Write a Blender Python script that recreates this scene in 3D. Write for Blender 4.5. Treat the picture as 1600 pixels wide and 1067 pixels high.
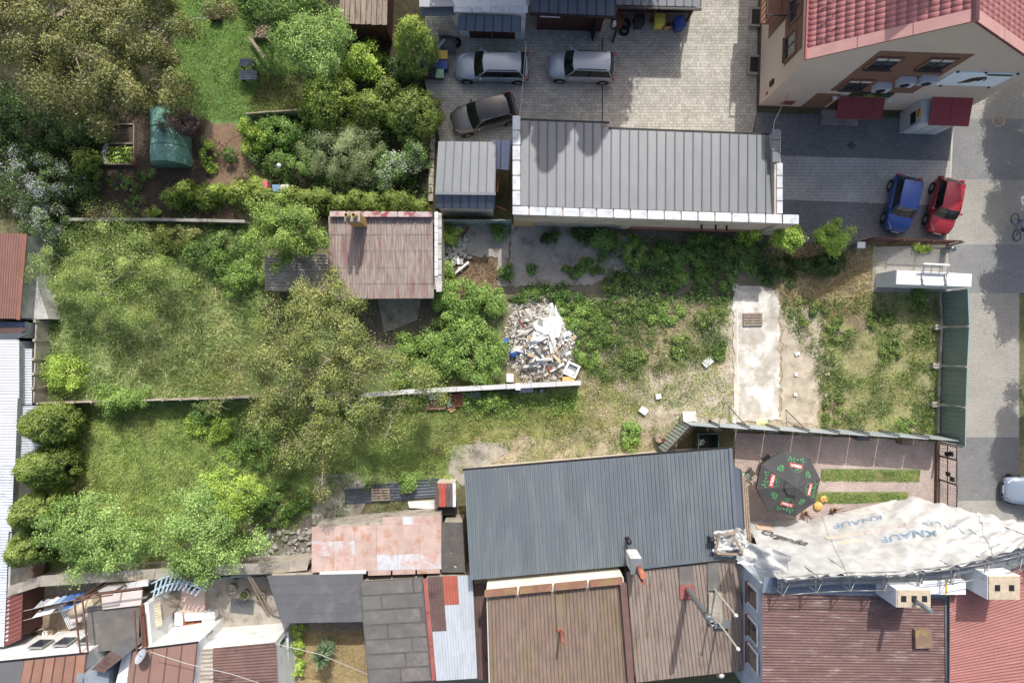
import bpy, math, random
import numpy as np
from mathutils import Vector, Matrix, noise as mnoise
R = math.radians
for o in list(bpy.data.objects): bpy.data.objects.remove(o)
SC = bpy.context.scene
COL = SC.collection
# ---------------------------------------------------------------- camera, sky, sun, exposure
CAMH, PPM = 43.0, 24.8            # drone height in metres, photo pixels per metre on the ground
cam_d = bpy.data.cameras.new('camera'); cam = bpy.data.objects.new('camera', cam_d); COL.objects.link(cam)
cam.location = (0, 0, CAMH); cam.rotation_euler = (0, 0, 0)
cam_d.sensor_width = 36.0; cam_d.lens = 36.0 * CAMH / (1600 / PPM); cam_d.clip_start = 0.5; cam_d.clip_end = 2000
SC.camera = cam
SUN_EL, SUN_AZ = R(46), R(9.5)     # elevation; angle from +Y (photo's up) towards +X
world = bpy.data.worlds.new('World'); SC.world = world; world.use_nodes = True
wn = world.node_tree.nodes; wl = world.node_tree.links
bg = wn['Background']; sky = wn.new('ShaderNodeTexSky'); sky.sky_type = 'NISHITA'; sky.sun_disc = False
sky.sun_elevation = SUN_EL; sky.sun_rotation = SUN_AZ; sky.air_density = 0.85; sky.dust_density = 4.0; sky.ozone_density = 1.0
wl.new(sky.outputs[0], bg.inputs[0]); bg.inputs[1].default_value = 0.15
sd = bpy.data.lights.new('sun', 'SUN'); sd.energy = 3.2; sd.angle = R(0.53); sd.color = (1.0, 0.97, 0.915)
sun = bpy.data.objects.new('sun', sd); COL.objects.link(sun)
to_sun = Vector((math.sin(SUN_AZ) * math.cos(SUN_EL), math.cos(SUN_AZ) * math.cos(SUN_EL), math.sin(SUN_EL)))
sun.rotation_euler = to_sun.to_track_quat('Z', 'Y').to_euler(); sun.location = to_sun * 80
SC.view_settings.view_transform = 'Standard'; SC.view_settings.look = 'None'; SC.view_settings.gamma = 1.0
SC.view_settings.exposure = 0.36; SC.view_settings.use_curve_mapping = False
SC.render.engine = 'CYCLES'; SC.cycles.max_bounces = 6; SC.cycles.diffuse_bounces = 3; SC.cycles.glossy_bounces = 2
SC.cycles.transmission_bounces = 3; SC.cycles.transparent_max_bounces = 6; SC.cycles.use_denoising = True
SC.cycles.use_adaptive_sampling = True; SC.cycles.adaptive_threshold = 0.02

# ---------------------------------------------------------------- helpers
RNG = np.random.default_rng(7); random.seed(7)
def W(px, py, z=0.0):
    """a world point at height z from its survey coordinate on the orthophoto grid (photo pixels)"""
    k = (CAMH - z) / CAMH / PPM
    return Vector(((px - 800) * k, (533.5 - py) * k, z))
def G(px, py, z=0.0):
    """a world point from ground-plan pixels (no height correction)"""
    return Vector(((px - 800) / PPM, (533.5 - py) / PPM, z))
def lin(c): c /= 255.0; return c / 12.92 if c <= 0.04045 else ((c + 0.055) / 1.055) ** 2.4
def C(r, g, b, k=0.86, ds=0.14):
    a = [lin(r) * k, lin(g) * k, lin(b) * k]; m = 0.3 * a[0] + 0.55 * a[1] + 0.15 * a[2]
    return tuple(x + (m - x) * ds for x in a) + (1.0,)

ORG = {}
def link(o, parent=None):
    COL.objects.link(o)
    if parent is not None: o.parent = parent
    return o
def tag(o, label, cat, group=None):
    o['label'] = label; o['category'] = cat
    if group: o['group'] = group
    return o
def struct(o): o['kind'] = 'structure'; return o
def stuff(o, label=None, cat=None):
    o['kind'] = 'stuff'
    if label: o['label'] = label
    if cat: o['category'] = cat
    return o
def thing(name, label, cat, loc=(0, 0, 0), group=None, rz=0.0):
    o = bpy.data.objects.new(name, None); o.empty_display_size = 0.2
    o.location = loc; o.rotation_euler = (0, 0, rz); link(o); tag(o, label, cat, group)
    ORG[o.name] = Vector(loc) if rz == 0 else Vector((0, 0, 0))
    return o
def org(p):
    return ORG.get(p.name, Vector((0, 0, 0))) if p is not None else Vector((0, 0, 0))

class MB:
    """collects faces and links them as one mesh object"""
    def __init__(s): s.v = []; s.f = []; s.sm = []
    def add(s, vs, fs, smooth=False):
        b = len(s.v); s.v += [tuple(p) for p in vs]
        for f in fs: s.f.append(tuple(i + b for i in f)); s.sm.append(smooth)
        return s
    def quad(s, a, b, c, d): return s.add([a, b, c, d], [(0, 1, 2, 3)])
    def poly(s, pts): return s.add(pts, [tuple(range(len(pts)))])
    def hexa(s, p):      # 8 points: bottom ring 0-3, top ring 4-7
        return s.add(p, [(3, 2, 1, 0), (4, 5, 6, 7), (0, 1, 5, 4), (1, 2, 6, 5), (2, 3, 7, 6), (3, 0, 4, 7)])
    def box(s, c, size, rz=0.0):
        x, y, z = size[0] / 2, size[1] / 2, size[2] / 2; ca, sa = math.cos(rz), math.sin(rz)
        P = []
        for dz in (-z, z):
            for dx, dy in ((-x, -y), (x, -y), (x, y), (-x, y)):
                P.append((c[0] + dx * ca - dy * sa, c[1] + dx * sa + dy * ca, c[2] + dz))
        return s.hexa(P)
    def prism(s, pts, z0, z1):      # pts: xy ring
        n = len(pts); a = [(p[0], p[1], z0) for p in pts]; b = [(p[0], p[1], z1) for p in pts]
        ar = sum(pts[i][0] * pts[(i + 1) % n][1] - pts[(i + 1) % n][0] * pts[i][1] for i in range(n))
        if ar < 0: a.reverse(); b.reverse()
        return s.add(a + b, [tuple(range(n - 1, -1, -1)), tuple(range(n, 2 * n))] + [(i, (i + 1) % n, n + (i + 1) % n, n + i) for i in range(n)])
    def slab(s, top, th):           # polygon of 3-D points, extruded down by th
        n = len(top); b = [(p[0], p[1], p[2] - th) for p in top]
        t = [tuple(p) for p in top]
        ar = sum(t[i][0] * t[(i + 1) % n][1] - t[(i + 1) % n][0] * t[i][1] for i in range(n))
        if ar < 0: t.reverse(); b.reverse()
        return s.add(b + t, [tuple(range(n - 1, -1, -1)), tuple(range(n, 2 * n))] + [(i, (i + 1) % n, n + (i + 1) % n, n + i) for i in range(n)])
    def skirt(s, top, z0):          # walls under a (possibly sloping) roof outline
        n = len(top)
        for i in range(n):
            a, b = top[i], top[(i + 1) % n]
            s.add([(a[0], a[1], z0), (b[0], b[1], z0), tuple(b), tuple(a)], [(0, 1, 2, 3)])
        return s
    def tube(s, pts, r, n=6, cap=True):
        pts = [Vector(p) for p in pts]; m = len(pts)
        rr = [r] * m if not hasattr(r, '__len__') else r
        base = len(s.v); ref = None
        for i, p in enumerate(pts):
            d = (pts[min(i + 1, m - 1)] - pts[max(i - 1, 0)])
            d = d.normalized() if d.length > 1e-9 else Vector((0, 0, 1))
            u = d.orthogonal().normalized() if ref is None else (ref - d * ref.dot(d))
            u = u.normalized() if u.length > 1e-6 else d.orthogonal().normalized()
            ref = u; w = d.cross(u)
            for k in range(n):
                a = 2 * math.pi * k / n; s.v.append(tuple(p + (u * math.cos(a) + w * math.sin(a)) * rr[i]))
        for i in range(m - 1):
            for k in range(n):
                k2 = (k + 1) % n
                s.f.append((base + i * n + k, base + i * n + k2, base + (i + 1) * n + k2, base + (i + 1) * n + k)); s.sm.append(n > 4)
        if cap:
            s.f.append(tuple(base + k for k in range(n - 1, -1, -1))); s.sm.append(False)
            s.f.append(tuple(base + (m - 1) * n + k for k in range(n))); s.sm.append(False)
        return s
    def lathe(s, prof, c=(0, 0, 0), n=16):      # prof: (radius, z)
        base = len(s.v)
        for r, z in prof:
            for k in range(n):
                a = 2 * math.pi * k / n; s.v.append((c[0] + r * math.cos(a), c[1] + r * math.sin(a), c[2] + z))
        for i in range(len(prof) - 1):
            for k in range(n):
                k2 = (k + 1) % n
                s.f.append((base + i * n + k, base + i * n + k2, base + (i + 1) * n + k2, base + (i + 1) * n + k)); s.sm.append(True)
        return s
    def bar(s, a, b, w, h):         # rectangular bar from a to b
        a, b = Vector(a), Vector(b); d = (b - a).normalized()
        u = d.cross(Vector((0, 0, 1)))
        u = u.normalized() if u.length > 1e-5 else Vector((1, 0, 0))
        t = u.cross(d).normalized()
        P = []
        for t0 in (a, b):
            for i, j in ((-1, -1), (1, -1), (1, 1), (-1, 1)): P.append(t0 + u * (i * w / 2) + t * (j * h / 2))
        return s.hexa(P)
    def grid(s, fn, nu, nv, smooth=True):
        b = len(s.v)
        for j in range(nv + 1):
            for i in range(nu + 1): s.v.append(tuple(fn(i / nu, j / nv)))
        for j in range(nv):
            for i in range(nu):
                a = b + j * (nu + 1) + i
                s.f.append((a, a + 1, a + nu + 2, a + nu + 1)); s.sm.append(smooth)
        return s
    def mesh(s, name, mat, o=Vector((0, 0, 0))):
        me = bpy.data.meshes.new(name)
        me.from_pydata([(p[0] - o[0], p[1] - o[1], p[2] - o[2]) for p in s.v], [], s.f)
        me.polygons.foreach_set('use_smooth', s.sm)
        if mat is not None: me.materials.append(mat)
        me.update(); return me
    def build(s, name, mat, parent=None, local=False):
        me = s.mesh(name, mat, Vector((0, 0, 0)) if local else org(parent))
        o = bpy.data.objects.new(name, me); link(o, parent)
        if parent is not None: ORG[o.name] = org(parent)
        return o
def lerp(a, b, t): return a + (b - a) * t
def bil(c, u, v):     # c: four corners (u0v0, u1v0, u1v1, u0v1)
    return lerp(lerp(c[0], c[1], u), lerp(c[3], c[2], u), v)
def corr(mb, c, waves, amp, prof='sine', along='v', rows=1, per=6):
    """a corrugated sheet on four corners; waves run across u, ridges run along v"""
    c = [Vector(p) for p in c]
    nrm = (c[1] - c[0]).cross(c[3] - c[0]).normalized()
    if nrm.z < 0 and abs(nrm.z) > 0.01: nrm = -nrm
    n = int(waves * per)
    def h(u):
        t = (u * waves) % 1.0
        if prof == 'sine': return math.sin(2 * math.pi * t)
        if prof == 'trap': return 1.0 if t < 0.3 else (-1.0 if 0.42 < t < 0.88 else 0.0)
        return 1.0 if t < 0.12 else -1.0
    def fn(u, v):
        p = bil(c, u, v)
        return p + nrm * (amp * h(min(u, 0.99999)))
    return mb.grid(fn, n, rows, smooth=(prof == 'sine'))
def inside(px, py, poly):
    """vectorised even-odd test"""
    r = np.zeros(px.shape, bool); n = len(poly); j = n - 1
    for i in range(n):
        xi, yi = poly[i]; xj, yj = poly[j]
        if yi != yj:
            c = ((yi > py) != (yj > py)) & (px < (xj - xi) * (py - yi) / (yj - yi) + xi); r ^= c
        j = i
    return r
# value noise on numpy arrays
_perm = np.random.default_rng(3).random((256, 256))
def vnoise(x, y):
    xi = np.floor(x).astype(int); yi = np.floor(y).astype(int); fx = x - xi; fy = y - yi
    fx = fx * fx * (3 - 2 * fx); fy = fy * fy * (3 - 2 * fy); g = lambda a, b: _perm[a % 256, b % 256]
    return (g(xi, yi) * (1 - fx) + g(xi + 1, yi) * fx) * (1 - fy) + (g(xi, yi + 1) * (1 - fx) + g(xi + 1, yi + 1) * fx) * fy
def fbm(x, y, o=4):
    t = 0; a = 0.5
    for _ in range(o): t = t + a * vnoise(x, y); x = x * 2.03 + 17; y = y * 2.03 + 31; a *= 0.5
    return t

# ---------------------------------------------------------------- materials
class NT:
    def __init__(s, name):
        s.m = bpy.data.materials.new(name); s.m.use_nodes = True; s.t = s.m.node_tree; s.n = s.t.nodes; s.l = s.t.links
        s.b = s.n['Principled BSDF']
    def new(s, t, **k):
        nd = s.n.new(t)
        for a, v in k.items(): setattr(nd, a, v)
        return nd
    def link(s, a, b): s.l.new(a, b)
    def pos(s, obj=False):
        if obj: return s.new('ShaderNodeTexCoord').outputs['Object']
        return s.new('ShaderNodeNewGeometry').outputs['Position']
    def noise(s, co, scale, detail=4, rough=0.6):
        n = s.new('ShaderNodeTexNoise'); s.link(co, n.inputs['Vector']); n.inputs['Scale'].default_value = scale
        n.inputs['Detail'].default_value = detail; n.inputs['Roughness'].default_value = rough; return n.outputs['Fac']
    def ramp(s, f, stops, interp='LINEAR'):
        r = s.new('ShaderNodeValToRGB'); s.link(f, r.inputs[0]); r.color_ramp.interpolation = interp
        e = r.color_ramp.elements
        while len(e) < len(stops): e.new(0.5)
        for i, (p, c) in enumerate(stops):
            e[i].position = p; e[i].color = c if hasattr(c, '__len__') else (c, c, c, 1)
        return r.outputs[0]
    def mix(s, f, a, b, mode='MIX'):
        m = s.new('ShaderNodeMix', data_type='RGBA', blend_type=mode)
        for src, i in ((f, 0), (a, 6), (b, 7)):
            if hasattr(src, 'is_linked'): s.link(src, m.inputs[i])
            elif i == 0: m.inputs[0].default_value = src
            else: m.inputs[i].default_value = src
        return m.outputs[2]
    def math(s, op, a, b=0.0):
        m = s.new('ShaderNodeMath', operation=op)
        for src, i in ((a, 0), (b, 1)):
            if hasattr(src, 'is_linked'): s.link(src, m.inputs[i])
            else: m.inputs[i].default_value = src
        return m.outputs[0]
    def bump(s, h, st, dist=0.02):
        b = s.new('ShaderNodeBump'); b.inputs['Strength'].default_value = st; b.inputs['Distance'].default_value = dist
        s.link(h, b.inputs['Height']); s.link(b.outputs[0], s.b.inputs['Normal'])
    def col(s, c):
        if hasattr(c, 'is_linked'): s.link(c, s.b.inputs['Base Color'])
        else: s.b.inputs['Base Color'].default_value = c
    def set(s, rough=0.8, spec=0.3, metal=0.0):
        s.b.inputs['Roughness'].default_value = rough; s.b.inputs['Specular IOR Level'].default_value = spec; s.b.inputs['Metallic'].default_value = metal
        return s.m
def dim(c, k): return (c[0] * k, c[1] * k, c[2] * k, 1)
MC = {}
def mat(name, c, var=0.22, scale=2.0, rough=0.8, spec=0.3, metal=0.0, stain=None, stain_scale=1.2, stain_amt=(0.52, 0.68), fine=0.12, bump=0.0, bscale=60, rand=0.0, obj=False, stretch=None):
    """plain weathered surface: base colour with two scales of variation, an optional stain colour, fine relief"""
    if name in MC: return MC[name]
    t = NT(name); co = t.pos(obj)
    if stretch:
        mp = t.new('ShaderNodeMapping'); t.link(co, mp.inputs[0]); mp.inputs['Scale'].default_value = stretch; co = mp.outputs[0]
    n1 = t.noise(co, scale, 5); col = t.ramp(n1, [(0.3, dim(c, 1 - var)), (0.7, dim(c, 1 + var))])
    if stain: 
        ns = t.noise(co, stain_scale, 7, 0.65); f = t.ramp(ns, [(stain_amt[0], 0.0), (stain_amt[1], 1.0)])
        col = t.mix(f, col, stain)
    nf = t.noise(co, 45, 2); col = t.mix(1.0, col, t.ramp(nf, [(0.25, 1 - fine), (0.75, 1 + fine)]), 'MULTIPLY')
    if rand:
        oi = t.new('ShaderNodeObjectInfo'); col = t.mix(1.0, col, t.ramp(oi.outputs['Random'], [(0, 1 - rand), (1, 1 + rand)]), 'MULTIPLY')
    t.col(col)
    if bump: t.bump(t.noise(co, bscale, 4), bump, 0.03)
    MC[name] = t.set(rough, spec, metal); return MC[name]
def flat(name, c, rough=0.5, spec=0.4, metal=0.0): return mat(name, c, var=0.06, scale=3, rough=rough, spec=spec, metal=metal, fine=0.04)
def pavers(name, ca, cb, mortar, bw=0.2, rh=0.1, stains=0.35, rot=0.0, offs=0.5, squash=1.0, freq=2):
    t = NT(name); co = t.pos()
    mp = t.new('ShaderNodeMapping'); t.link(co, mp.inputs[0]); mp.inputs['Rotation'].default_value = (0, 0, rot)
    b = t.new('ShaderNodeTexBrick'); t.link(mp.outputs[0], b.inputs['Vector'])
    b.inputs['Color1'].default_value = ca; b.inputs['Color2'].default_value = cb; b.inputs['Mortar'].default_value = mortar
    b.inputs['Scale'].default_value = 1.0; b.inputs['Brick Width'].default_value = bw; b.inputs['Row Height'].default_value = rh
    b.inputs['Mortar Size'].default_value = 0.009; b.inputs['Mortar Smooth'].default_value = 0.3; b.offset = offs; b.squash = squash; b.squash_frequency = freq
    n = t.noise(co, 0.55, 6, 0.65); n2 = t.noise(co, 9, 4)
    col = t.mix(1.0, b.outputs[0], t.ramp(n, [(0.3, 1 - stains), (0.62, 1.06)]), 'MULTIPLY')
    col = t.mix(1.0, col, t.ramp(n2, [(0.3, 0.86), (0.7, 1.1)]), 'MULTIPLY')
    oil = t.noise(co, 0.9, 3, 0.5); col = t.mix(t.math('MULTIPLY', t.ramp(oil, [(0.68, 0.0), (0.74, 1.0)]), 0.35), col, dim(mortar, 0.5))
    t.col(col); h = t.math('SUBTRACT', 1.0, b.outputs['Fac']); t.bump(h, 0.5, 0.01)
    return t.set(0.88, 0.2)
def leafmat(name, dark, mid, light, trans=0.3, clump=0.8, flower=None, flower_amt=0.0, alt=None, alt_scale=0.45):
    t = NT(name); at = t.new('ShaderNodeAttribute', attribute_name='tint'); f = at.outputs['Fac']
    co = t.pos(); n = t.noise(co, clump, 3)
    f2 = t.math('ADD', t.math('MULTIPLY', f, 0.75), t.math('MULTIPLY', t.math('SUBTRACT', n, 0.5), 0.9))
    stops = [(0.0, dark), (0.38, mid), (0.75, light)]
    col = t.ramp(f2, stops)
    if alt:
        na = t.noise(co, alt_scale, 4, 0.6); col = t.mix(t.math('MULTIPLY', t.ramp(na, [(0.46, 0.0), (0.66, 1.0)]), 0.55), col, t.mix(1.0, alt, t.ramp(f2, [(0.0, 0.45), (0.75, 1.35)]), 'MULTIPLY'))
    if flower: col = t.mix(t.math('GREATER_THAN', f, 1 - flower_amt), col, flower)
    d = t.new('ShaderNodeBsdfDiffuse'); tr = t.new('ShaderNodeBsdfTranslucent'); g = t.new('ShaderNodeBsdfGlossy')
    t.link(col, d.inputs[0]); t.link(col, tr.inputs[0]); g.inputs['Roughness'].default_value = 0.45
    m1 = t.new('ShaderNodeMixShader'); m1.inputs[0].default_value = trans; t.link(d.outputs[0], m1.inputs[1]); t.link(tr.outputs[0], m1.inputs[2])
    m2 = t.new('ShaderNodeMixShader'); m2.inputs[0].default_value = 0.035; t.link(m1.outputs[0], m2.inputs[1]); t.link(g.outputs[0], m2.inputs[2])
    t.link(m2.outputs[0], t.n['Material Output'].inputs[0]); t.n.remove(t.b)
    return t.m
# ---------------------------------------------------------------- ground sheet with real soil / grass / sand colour patches
ZONES = [  # polygon in plan pixels, lit colour, edge wobble in pixels
    ([(-400, -400), (700, -400), (700, 345), (-400, 345)], (74, 70, 52), 4),
    ([(150, 170), (395, 185), (395, 350), (90, 350), (110, 240)], (96, 82, 70), 8),
    ([(330, 190), (395, 190), (395, 345), (330, 345)], (150, 122, 98), 8),
    ([(262, -60), (480, -60), (470, 170), (385, 195), (320, 185), (275, 190)], (112, 150, 72), 10),
    ([(400, 110), (475, 120), (475, 175), (385, 180)], (92, 92, 60), 8),
    ([(40, 345), (420, 345), (420, 470), (620, 470), (790, 430), (800, 610), (40, 632)], (112, 128, 72), 6),
    ([(95, 560), (160, 560), (165, 628), (95, 628)], (128, 106, 86), 8),
    ([(40, 632), (700, 615), (915, 608), (920, 660), (720, 690), (720, 760), (480, 800), (460, 900), (20, 905)], (150, 168, 88), 6),
    ([(108, 690), (135, 690), (125, 800), (100, 830)], (140, 100, 76), 5),
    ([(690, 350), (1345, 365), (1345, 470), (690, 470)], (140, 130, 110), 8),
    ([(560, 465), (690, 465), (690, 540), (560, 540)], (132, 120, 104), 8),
    ([(905, 470), (1480, 455), (1480, 690), (1080, 668), (1040, 712), (720, 745), (690, 720), (760, 655), (900, 660), (905, 560)], (188, 172, 142), 9),
    ([(660, 660), (910, 625), (960, 600), (1000, 650), (900, 710), (700, 730)], (150, 150, 88), 14),
    ([(1000, 520), (1145, 480), (1145, 660), (1060, 660), (1010, 640)], (206, 192, 166), 12),
    ([(1290, 455), (1475, 455), (1475, 688), (1270, 680), (1300, 560)], (166, 162, 110), 12),
    ([(905, 600), (960, 590), (950, 700), (900, 705)], (170, 156, 112), 10),
    ([(980, 500), (1100, 470), (1110, 560), (960, 600)], (172, 158, 122), 12),
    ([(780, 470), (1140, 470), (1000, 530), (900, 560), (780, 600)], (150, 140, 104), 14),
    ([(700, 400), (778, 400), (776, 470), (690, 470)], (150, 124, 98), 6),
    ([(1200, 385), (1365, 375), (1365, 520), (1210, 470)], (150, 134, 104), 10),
    ([(720, 700), (1060, 655), (1050, 715), (720, 745)], (192, 176, 148), 8),
    ([(380, 800), (490, 800), (490, 905), (380, 905)], (134, 128, 116), 8),
    ([(-400, 905), (760, 905), (760, 1500), (-400, 1500)], (158, 148, 130), 4),
    ([(452, 985), (580, 985), (580, 1080), (452, 1080)], (176, 152, 104), 3),
    ([(1488, -400), (2200, -400), (2200, 1500), (1488, 1500)], (150, 140, 110), 1),
    ([(1592, 455), (2200, 455), (2200, 700), (1592, 700)], (120, 124, 84), 2),
]
xs = np.concatenate([[-12000, -6000, -3000, -1500, -700, -300, -120], np.arange(-30, 1641, 5.0), [1750, 1950, 2300, 3200, 5000, 8000, 14000]])
ys = np.concatenate([[-12000, -6000, -3000, -1500, -700, -300, -120], np.arange(-30, 1101, 5.0), [1200, 1400, 1800, 2600, 4500, 8000, 14000]])
GX, GY = np.meshgrid(xs, ys); gx, gy = GX.ravel(), GY.ravel()
colr = np.tile(np.array(C(120, 116, 82)[:3]), (gx.size, 1))
wx = (fbm(gx / 22, gy / 22) - 0.47) * 2; wy = (fbm(gx / 22 + 60, gy / 22 + 9) - 0.47) * 2
for poly, c, wob in ZONES:
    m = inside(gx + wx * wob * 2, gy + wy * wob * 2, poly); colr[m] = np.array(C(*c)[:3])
zz = -0.035 + (fbm(gx / 35, gy / 35) - 0.47) * 0.05
zz[(np.abs(gx - 800) > 900) | (np.abs(gy - 533) > 640)] = -0.04
v = np.stack([(gx - 800) / PPM, (533.5 - gy) / PPM, zz], 1)
nx, ny = len(xs), len(ys); idx = np.arange(nx * ny).reshape(ny, nx)
faces = np.stack([idx[:-1, :-1], idx[1:, :-1], idx[1:, 1:], idx[:-1, 1:]], -1).reshape(-1, 4)
me = bpy.data.meshes.new('ground'); me.vertices.add(len(v)); me.vertices.foreach_set('co', v.ravel())
me.loops.add(faces.size); me.loops.foreach_set('vertex_index', faces.ravel().astype(np.int32))
me.polygons.add(len(faces)); me.polygons.foreach_set('loop_start', np.arange(0, faces.size, 4, dtype=np.int32)); me.polygons.foreach_set('loop_total', np.full(len(faces), 4, np.int32))
me.update(); a = me.attributes.new('soil', 'FLOAT_COLOR', 'POINT'); a.data.foreach_set('color', np.concatenate([colr, np.ones((len(colr), 1))], 1).ravel())
me.polygons.foreach_set('use_smooth', np.ones(len(faces), bool))
t = NT('soil_and_grass'); at = t.new('ShaderNodeAttribute', attribute_name='soil'); co = t.pos()
n1 = t.noise(co, 0.9, 8, 0.75); n2 = t.noise(co, 6, 8, 0.8); n3 = t.noise(co, 38, 3)
c = t.mix(1.0, at.outputs['Color'], t.ramp(n1, [(0.3, 0.72), (0.7, 1.22)]), 'MULTIPLY')
c = t.mix(1.0, c, t.ramp(n2, [(0.3, 0.62), (0.7, 1.32)]), 'MULTIPLY')
c = t.mix(1.0, c, t.ramp(n3, [(0.3, 0.72), (0.7, 1.2)]), 'MULTIPLY')
ng = t.noise(co, 2.2, 8, 0.75); c = t.mix(t.math('MULTIPLY', t.ramp(ng, [(0.52, 0.0), (0.66, 1.0)]), 0.4), c, C(96, 100, 58))
t.col(c); t.bump(t.math('ADD', n2, t.math('MULTIPLY', n3, 0.5)), 0.6, 0.06); MC['soil'] = t.set(0.95, 0.1)
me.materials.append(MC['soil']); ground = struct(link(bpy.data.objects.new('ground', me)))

def sheet(name, pts, mt, z=0.02, th=0.06, parent=None):
    if name == 'concrete_slab' and len(pts) > 4 or mt.name in ('pale_concrete', 'sandy_concrete'):      # crumbled edges
        rw = random.Random(int(pts[0][0])); q = []
        for (x0, y0), (x1, y1) in zip(pts, pts[1:] + pts[:1]):
            n = max(1, int(math.hypot(x1 - x0, y1 - y0) / 5))
            for i in range(n): q.append((x0 + (x1 - x0) * i / n + rw.gauss(0, 1.5), y0 + (y1 - y0) * i / n + rw.gauss(0, 1.5)))
        pts = q
    o = MB().prism([G(*p) for p in pts], z - th, z).build(name, mt, parent)
    if parent is None: struct(o)
    return o
# paving materials
M_court = pavers('courtyard_blocks', C(202, 198, 184), C(176, 173, 161), C(120, 116, 105), 0.27, 0.18, 0.22, squash=0.62, freq=3)
M_pale = pavers('beige_blocks', C(178, 174, 163), C(170, 166, 156), C(146, 142, 133), 0.2, 0.1, 0.12)
M_pale2 = pavers('lot_pale_blocks', C(206, 203, 194), C(188, 186, 179), C(128, 126, 120), 0.1, 0.2, 0.22)
M_grey = pavers('grey_blocks', C(140, 140, 139), C(132, 132, 131), C(112, 112, 110), 0.2, 0.1, 0.14)
M_grey2 = pavers('road_grey_blocks', C(150, 150, 148), C(144, 144, 143), C(126, 126, 124), 0.2, 0.1, 0.1)
M_dark = pavers('charcoal_blocks', C(142, 142, 140), C(126, 126, 125), C(92, 92, 91), 0.2, 0.1, 0.18)
M_pink = pavers('rose_blocks', C(206, 184, 172), C(192, 172, 162), C(160, 142, 132), 0.2, 0.1, 0.25)
sheet('courtyard_paving', [(664, -220), (1186, -220), (1182, 176), (1174, 216), (690, 230), (664, 130)], M_court)
sheet('parking_paving', [(1182, 176), (1487, 188), (1485, 252), (1174, 242)], M_dark)
sheet('parking_paving', [(1174, 242), (1485, 252), (1480, 322), (1174, 310)], M_pale2)
sheet('parking_paving', [(1174, 310), (1480, 322), (1478, 380), (1174, 378)], M_dark)
sheet('kerb_strip', [(1487.2, 186), (1490, 186), (1481, 379), (1478.2, 379)], flat('kerb_concrete', C(196, 192, 182), 0.85), 0.035)
rl = [(1490, 186), (1485.6, 280), (1481, 382), (1488, 459), (1494, 683), (1496, 782), (1500, 1300)]
def rx(y):
    for (a, b), (c_, d) in zip(rl, rl[1:]):
        if b <= y <= d: return a + (c_ - a) * (y - b) / (d - b)
    return 1490
for y0, y1, mt in ((186, 281, M_grey2), (281, 382, M_pale), (382, 458, M_grey2), (458, 683, M_pale), (683, 782, M_grey), (782, 1300, M_pale)):
    xr = 1592 if y0 in (458, 683) else 1640
    sheet('road_paving', [(rx(y0), y0), (xr, y0), (xr, y1), (rx(y1), y1)], mt)
sheet('road_paving', [(1490, -300), (1760, -300), (1760, 186), (1490, 186)], M_pale)
sheet('road', [(1640.3, 186), (1900, 186), (1900, 1300), (1640.3, 1300)], mat('asphalt', C(105, 104, 102), rough=0.9), 0.0)
sheet('driveway_paving', [(1364, 386), (1480.5, 382.5), (1487, 456), (1362, 456)], M_pale)
sheet('patio_paving', [(1148, 676), (1495, 690), (1497, 830), (1148, 840)], M_pink)
M_conc = mat('weathered_concrete', C(172, 164, 150), var=0.2, scale=1.2, stain=C(122, 116, 106), stain_scale=0.9, fine=0.14, bump=0.25, bscale=25, rough=0.92)
M_conc_p = mat('pale_concrete', C(192, 184, 168), var=0.26, scale=1.6, stain=C(232, 227, 216), stain_scale=0.7, stain_amt=(0.47, 0.6), fine=0.25, bump=0.3, bscale=25, rough=0.92)
sheet('concrete_slab', [(1146, 446), (1200, 447), (1218, 470), (1216, 655), (1146, 660)], M_conc_p, 0.03)
sheet('concrete_slab', [(1150.5, 480), (1153, 480), (1153, 652), (1150.5, 652)], flat('slab_edge', C(226, 218, 202), 0.9), 0.05)
sheet('concrete_slab', [(1222, 478), (1282, 486), (1278, 662), (1221, 660)], mat('sandy_concrete', C(192, 178, 154), var=0.25, scale=1.5, stain=C(160, 144, 120), fine=0.14, bump=0.2), 0.005)
sheet('concrete_slab', [(797, 350), (930, 356), (985, 372), (990, 420), (920, 446), (797, 446)], M_conc, 0.02)
sheet('concrete_slab', [(694, 346), (795, 350), (795, 446), (778, 446), (777, 402), (700, 398)], M_conc, 0.02)
sheet('concrete_slab', [(488, 742), (560, 738), (575, 775), (560, 815), (488, 818)], M_conc, 0.02)
sheet('concrete_slab', [(706, 695), (760, 690), (800, 700), (722, 760), (700, 740)], M_conc, 0.02)
sheet('concrete_slab', [(588, 455), (660, 455), (652, 500), (600, 520)], M_conc, 0.02)
sheet('concrete_slab', [(150, 906), (452, 900), (460, 980), (460, 1100), (150, 1100)], M_conc, 0.02)
sheet('concrete_slab', [(0, 940), (148, 925), (148, 1100), (0, 1100)], mat('brown_soil_yard', C(150, 132, 108), stain=C(112, 98, 80), bump=0.3), 0.015)
sheet('path', [(452, 970), (464, 970), (464, 1100), (452, 1100)], M_pale, 0.045)
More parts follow.
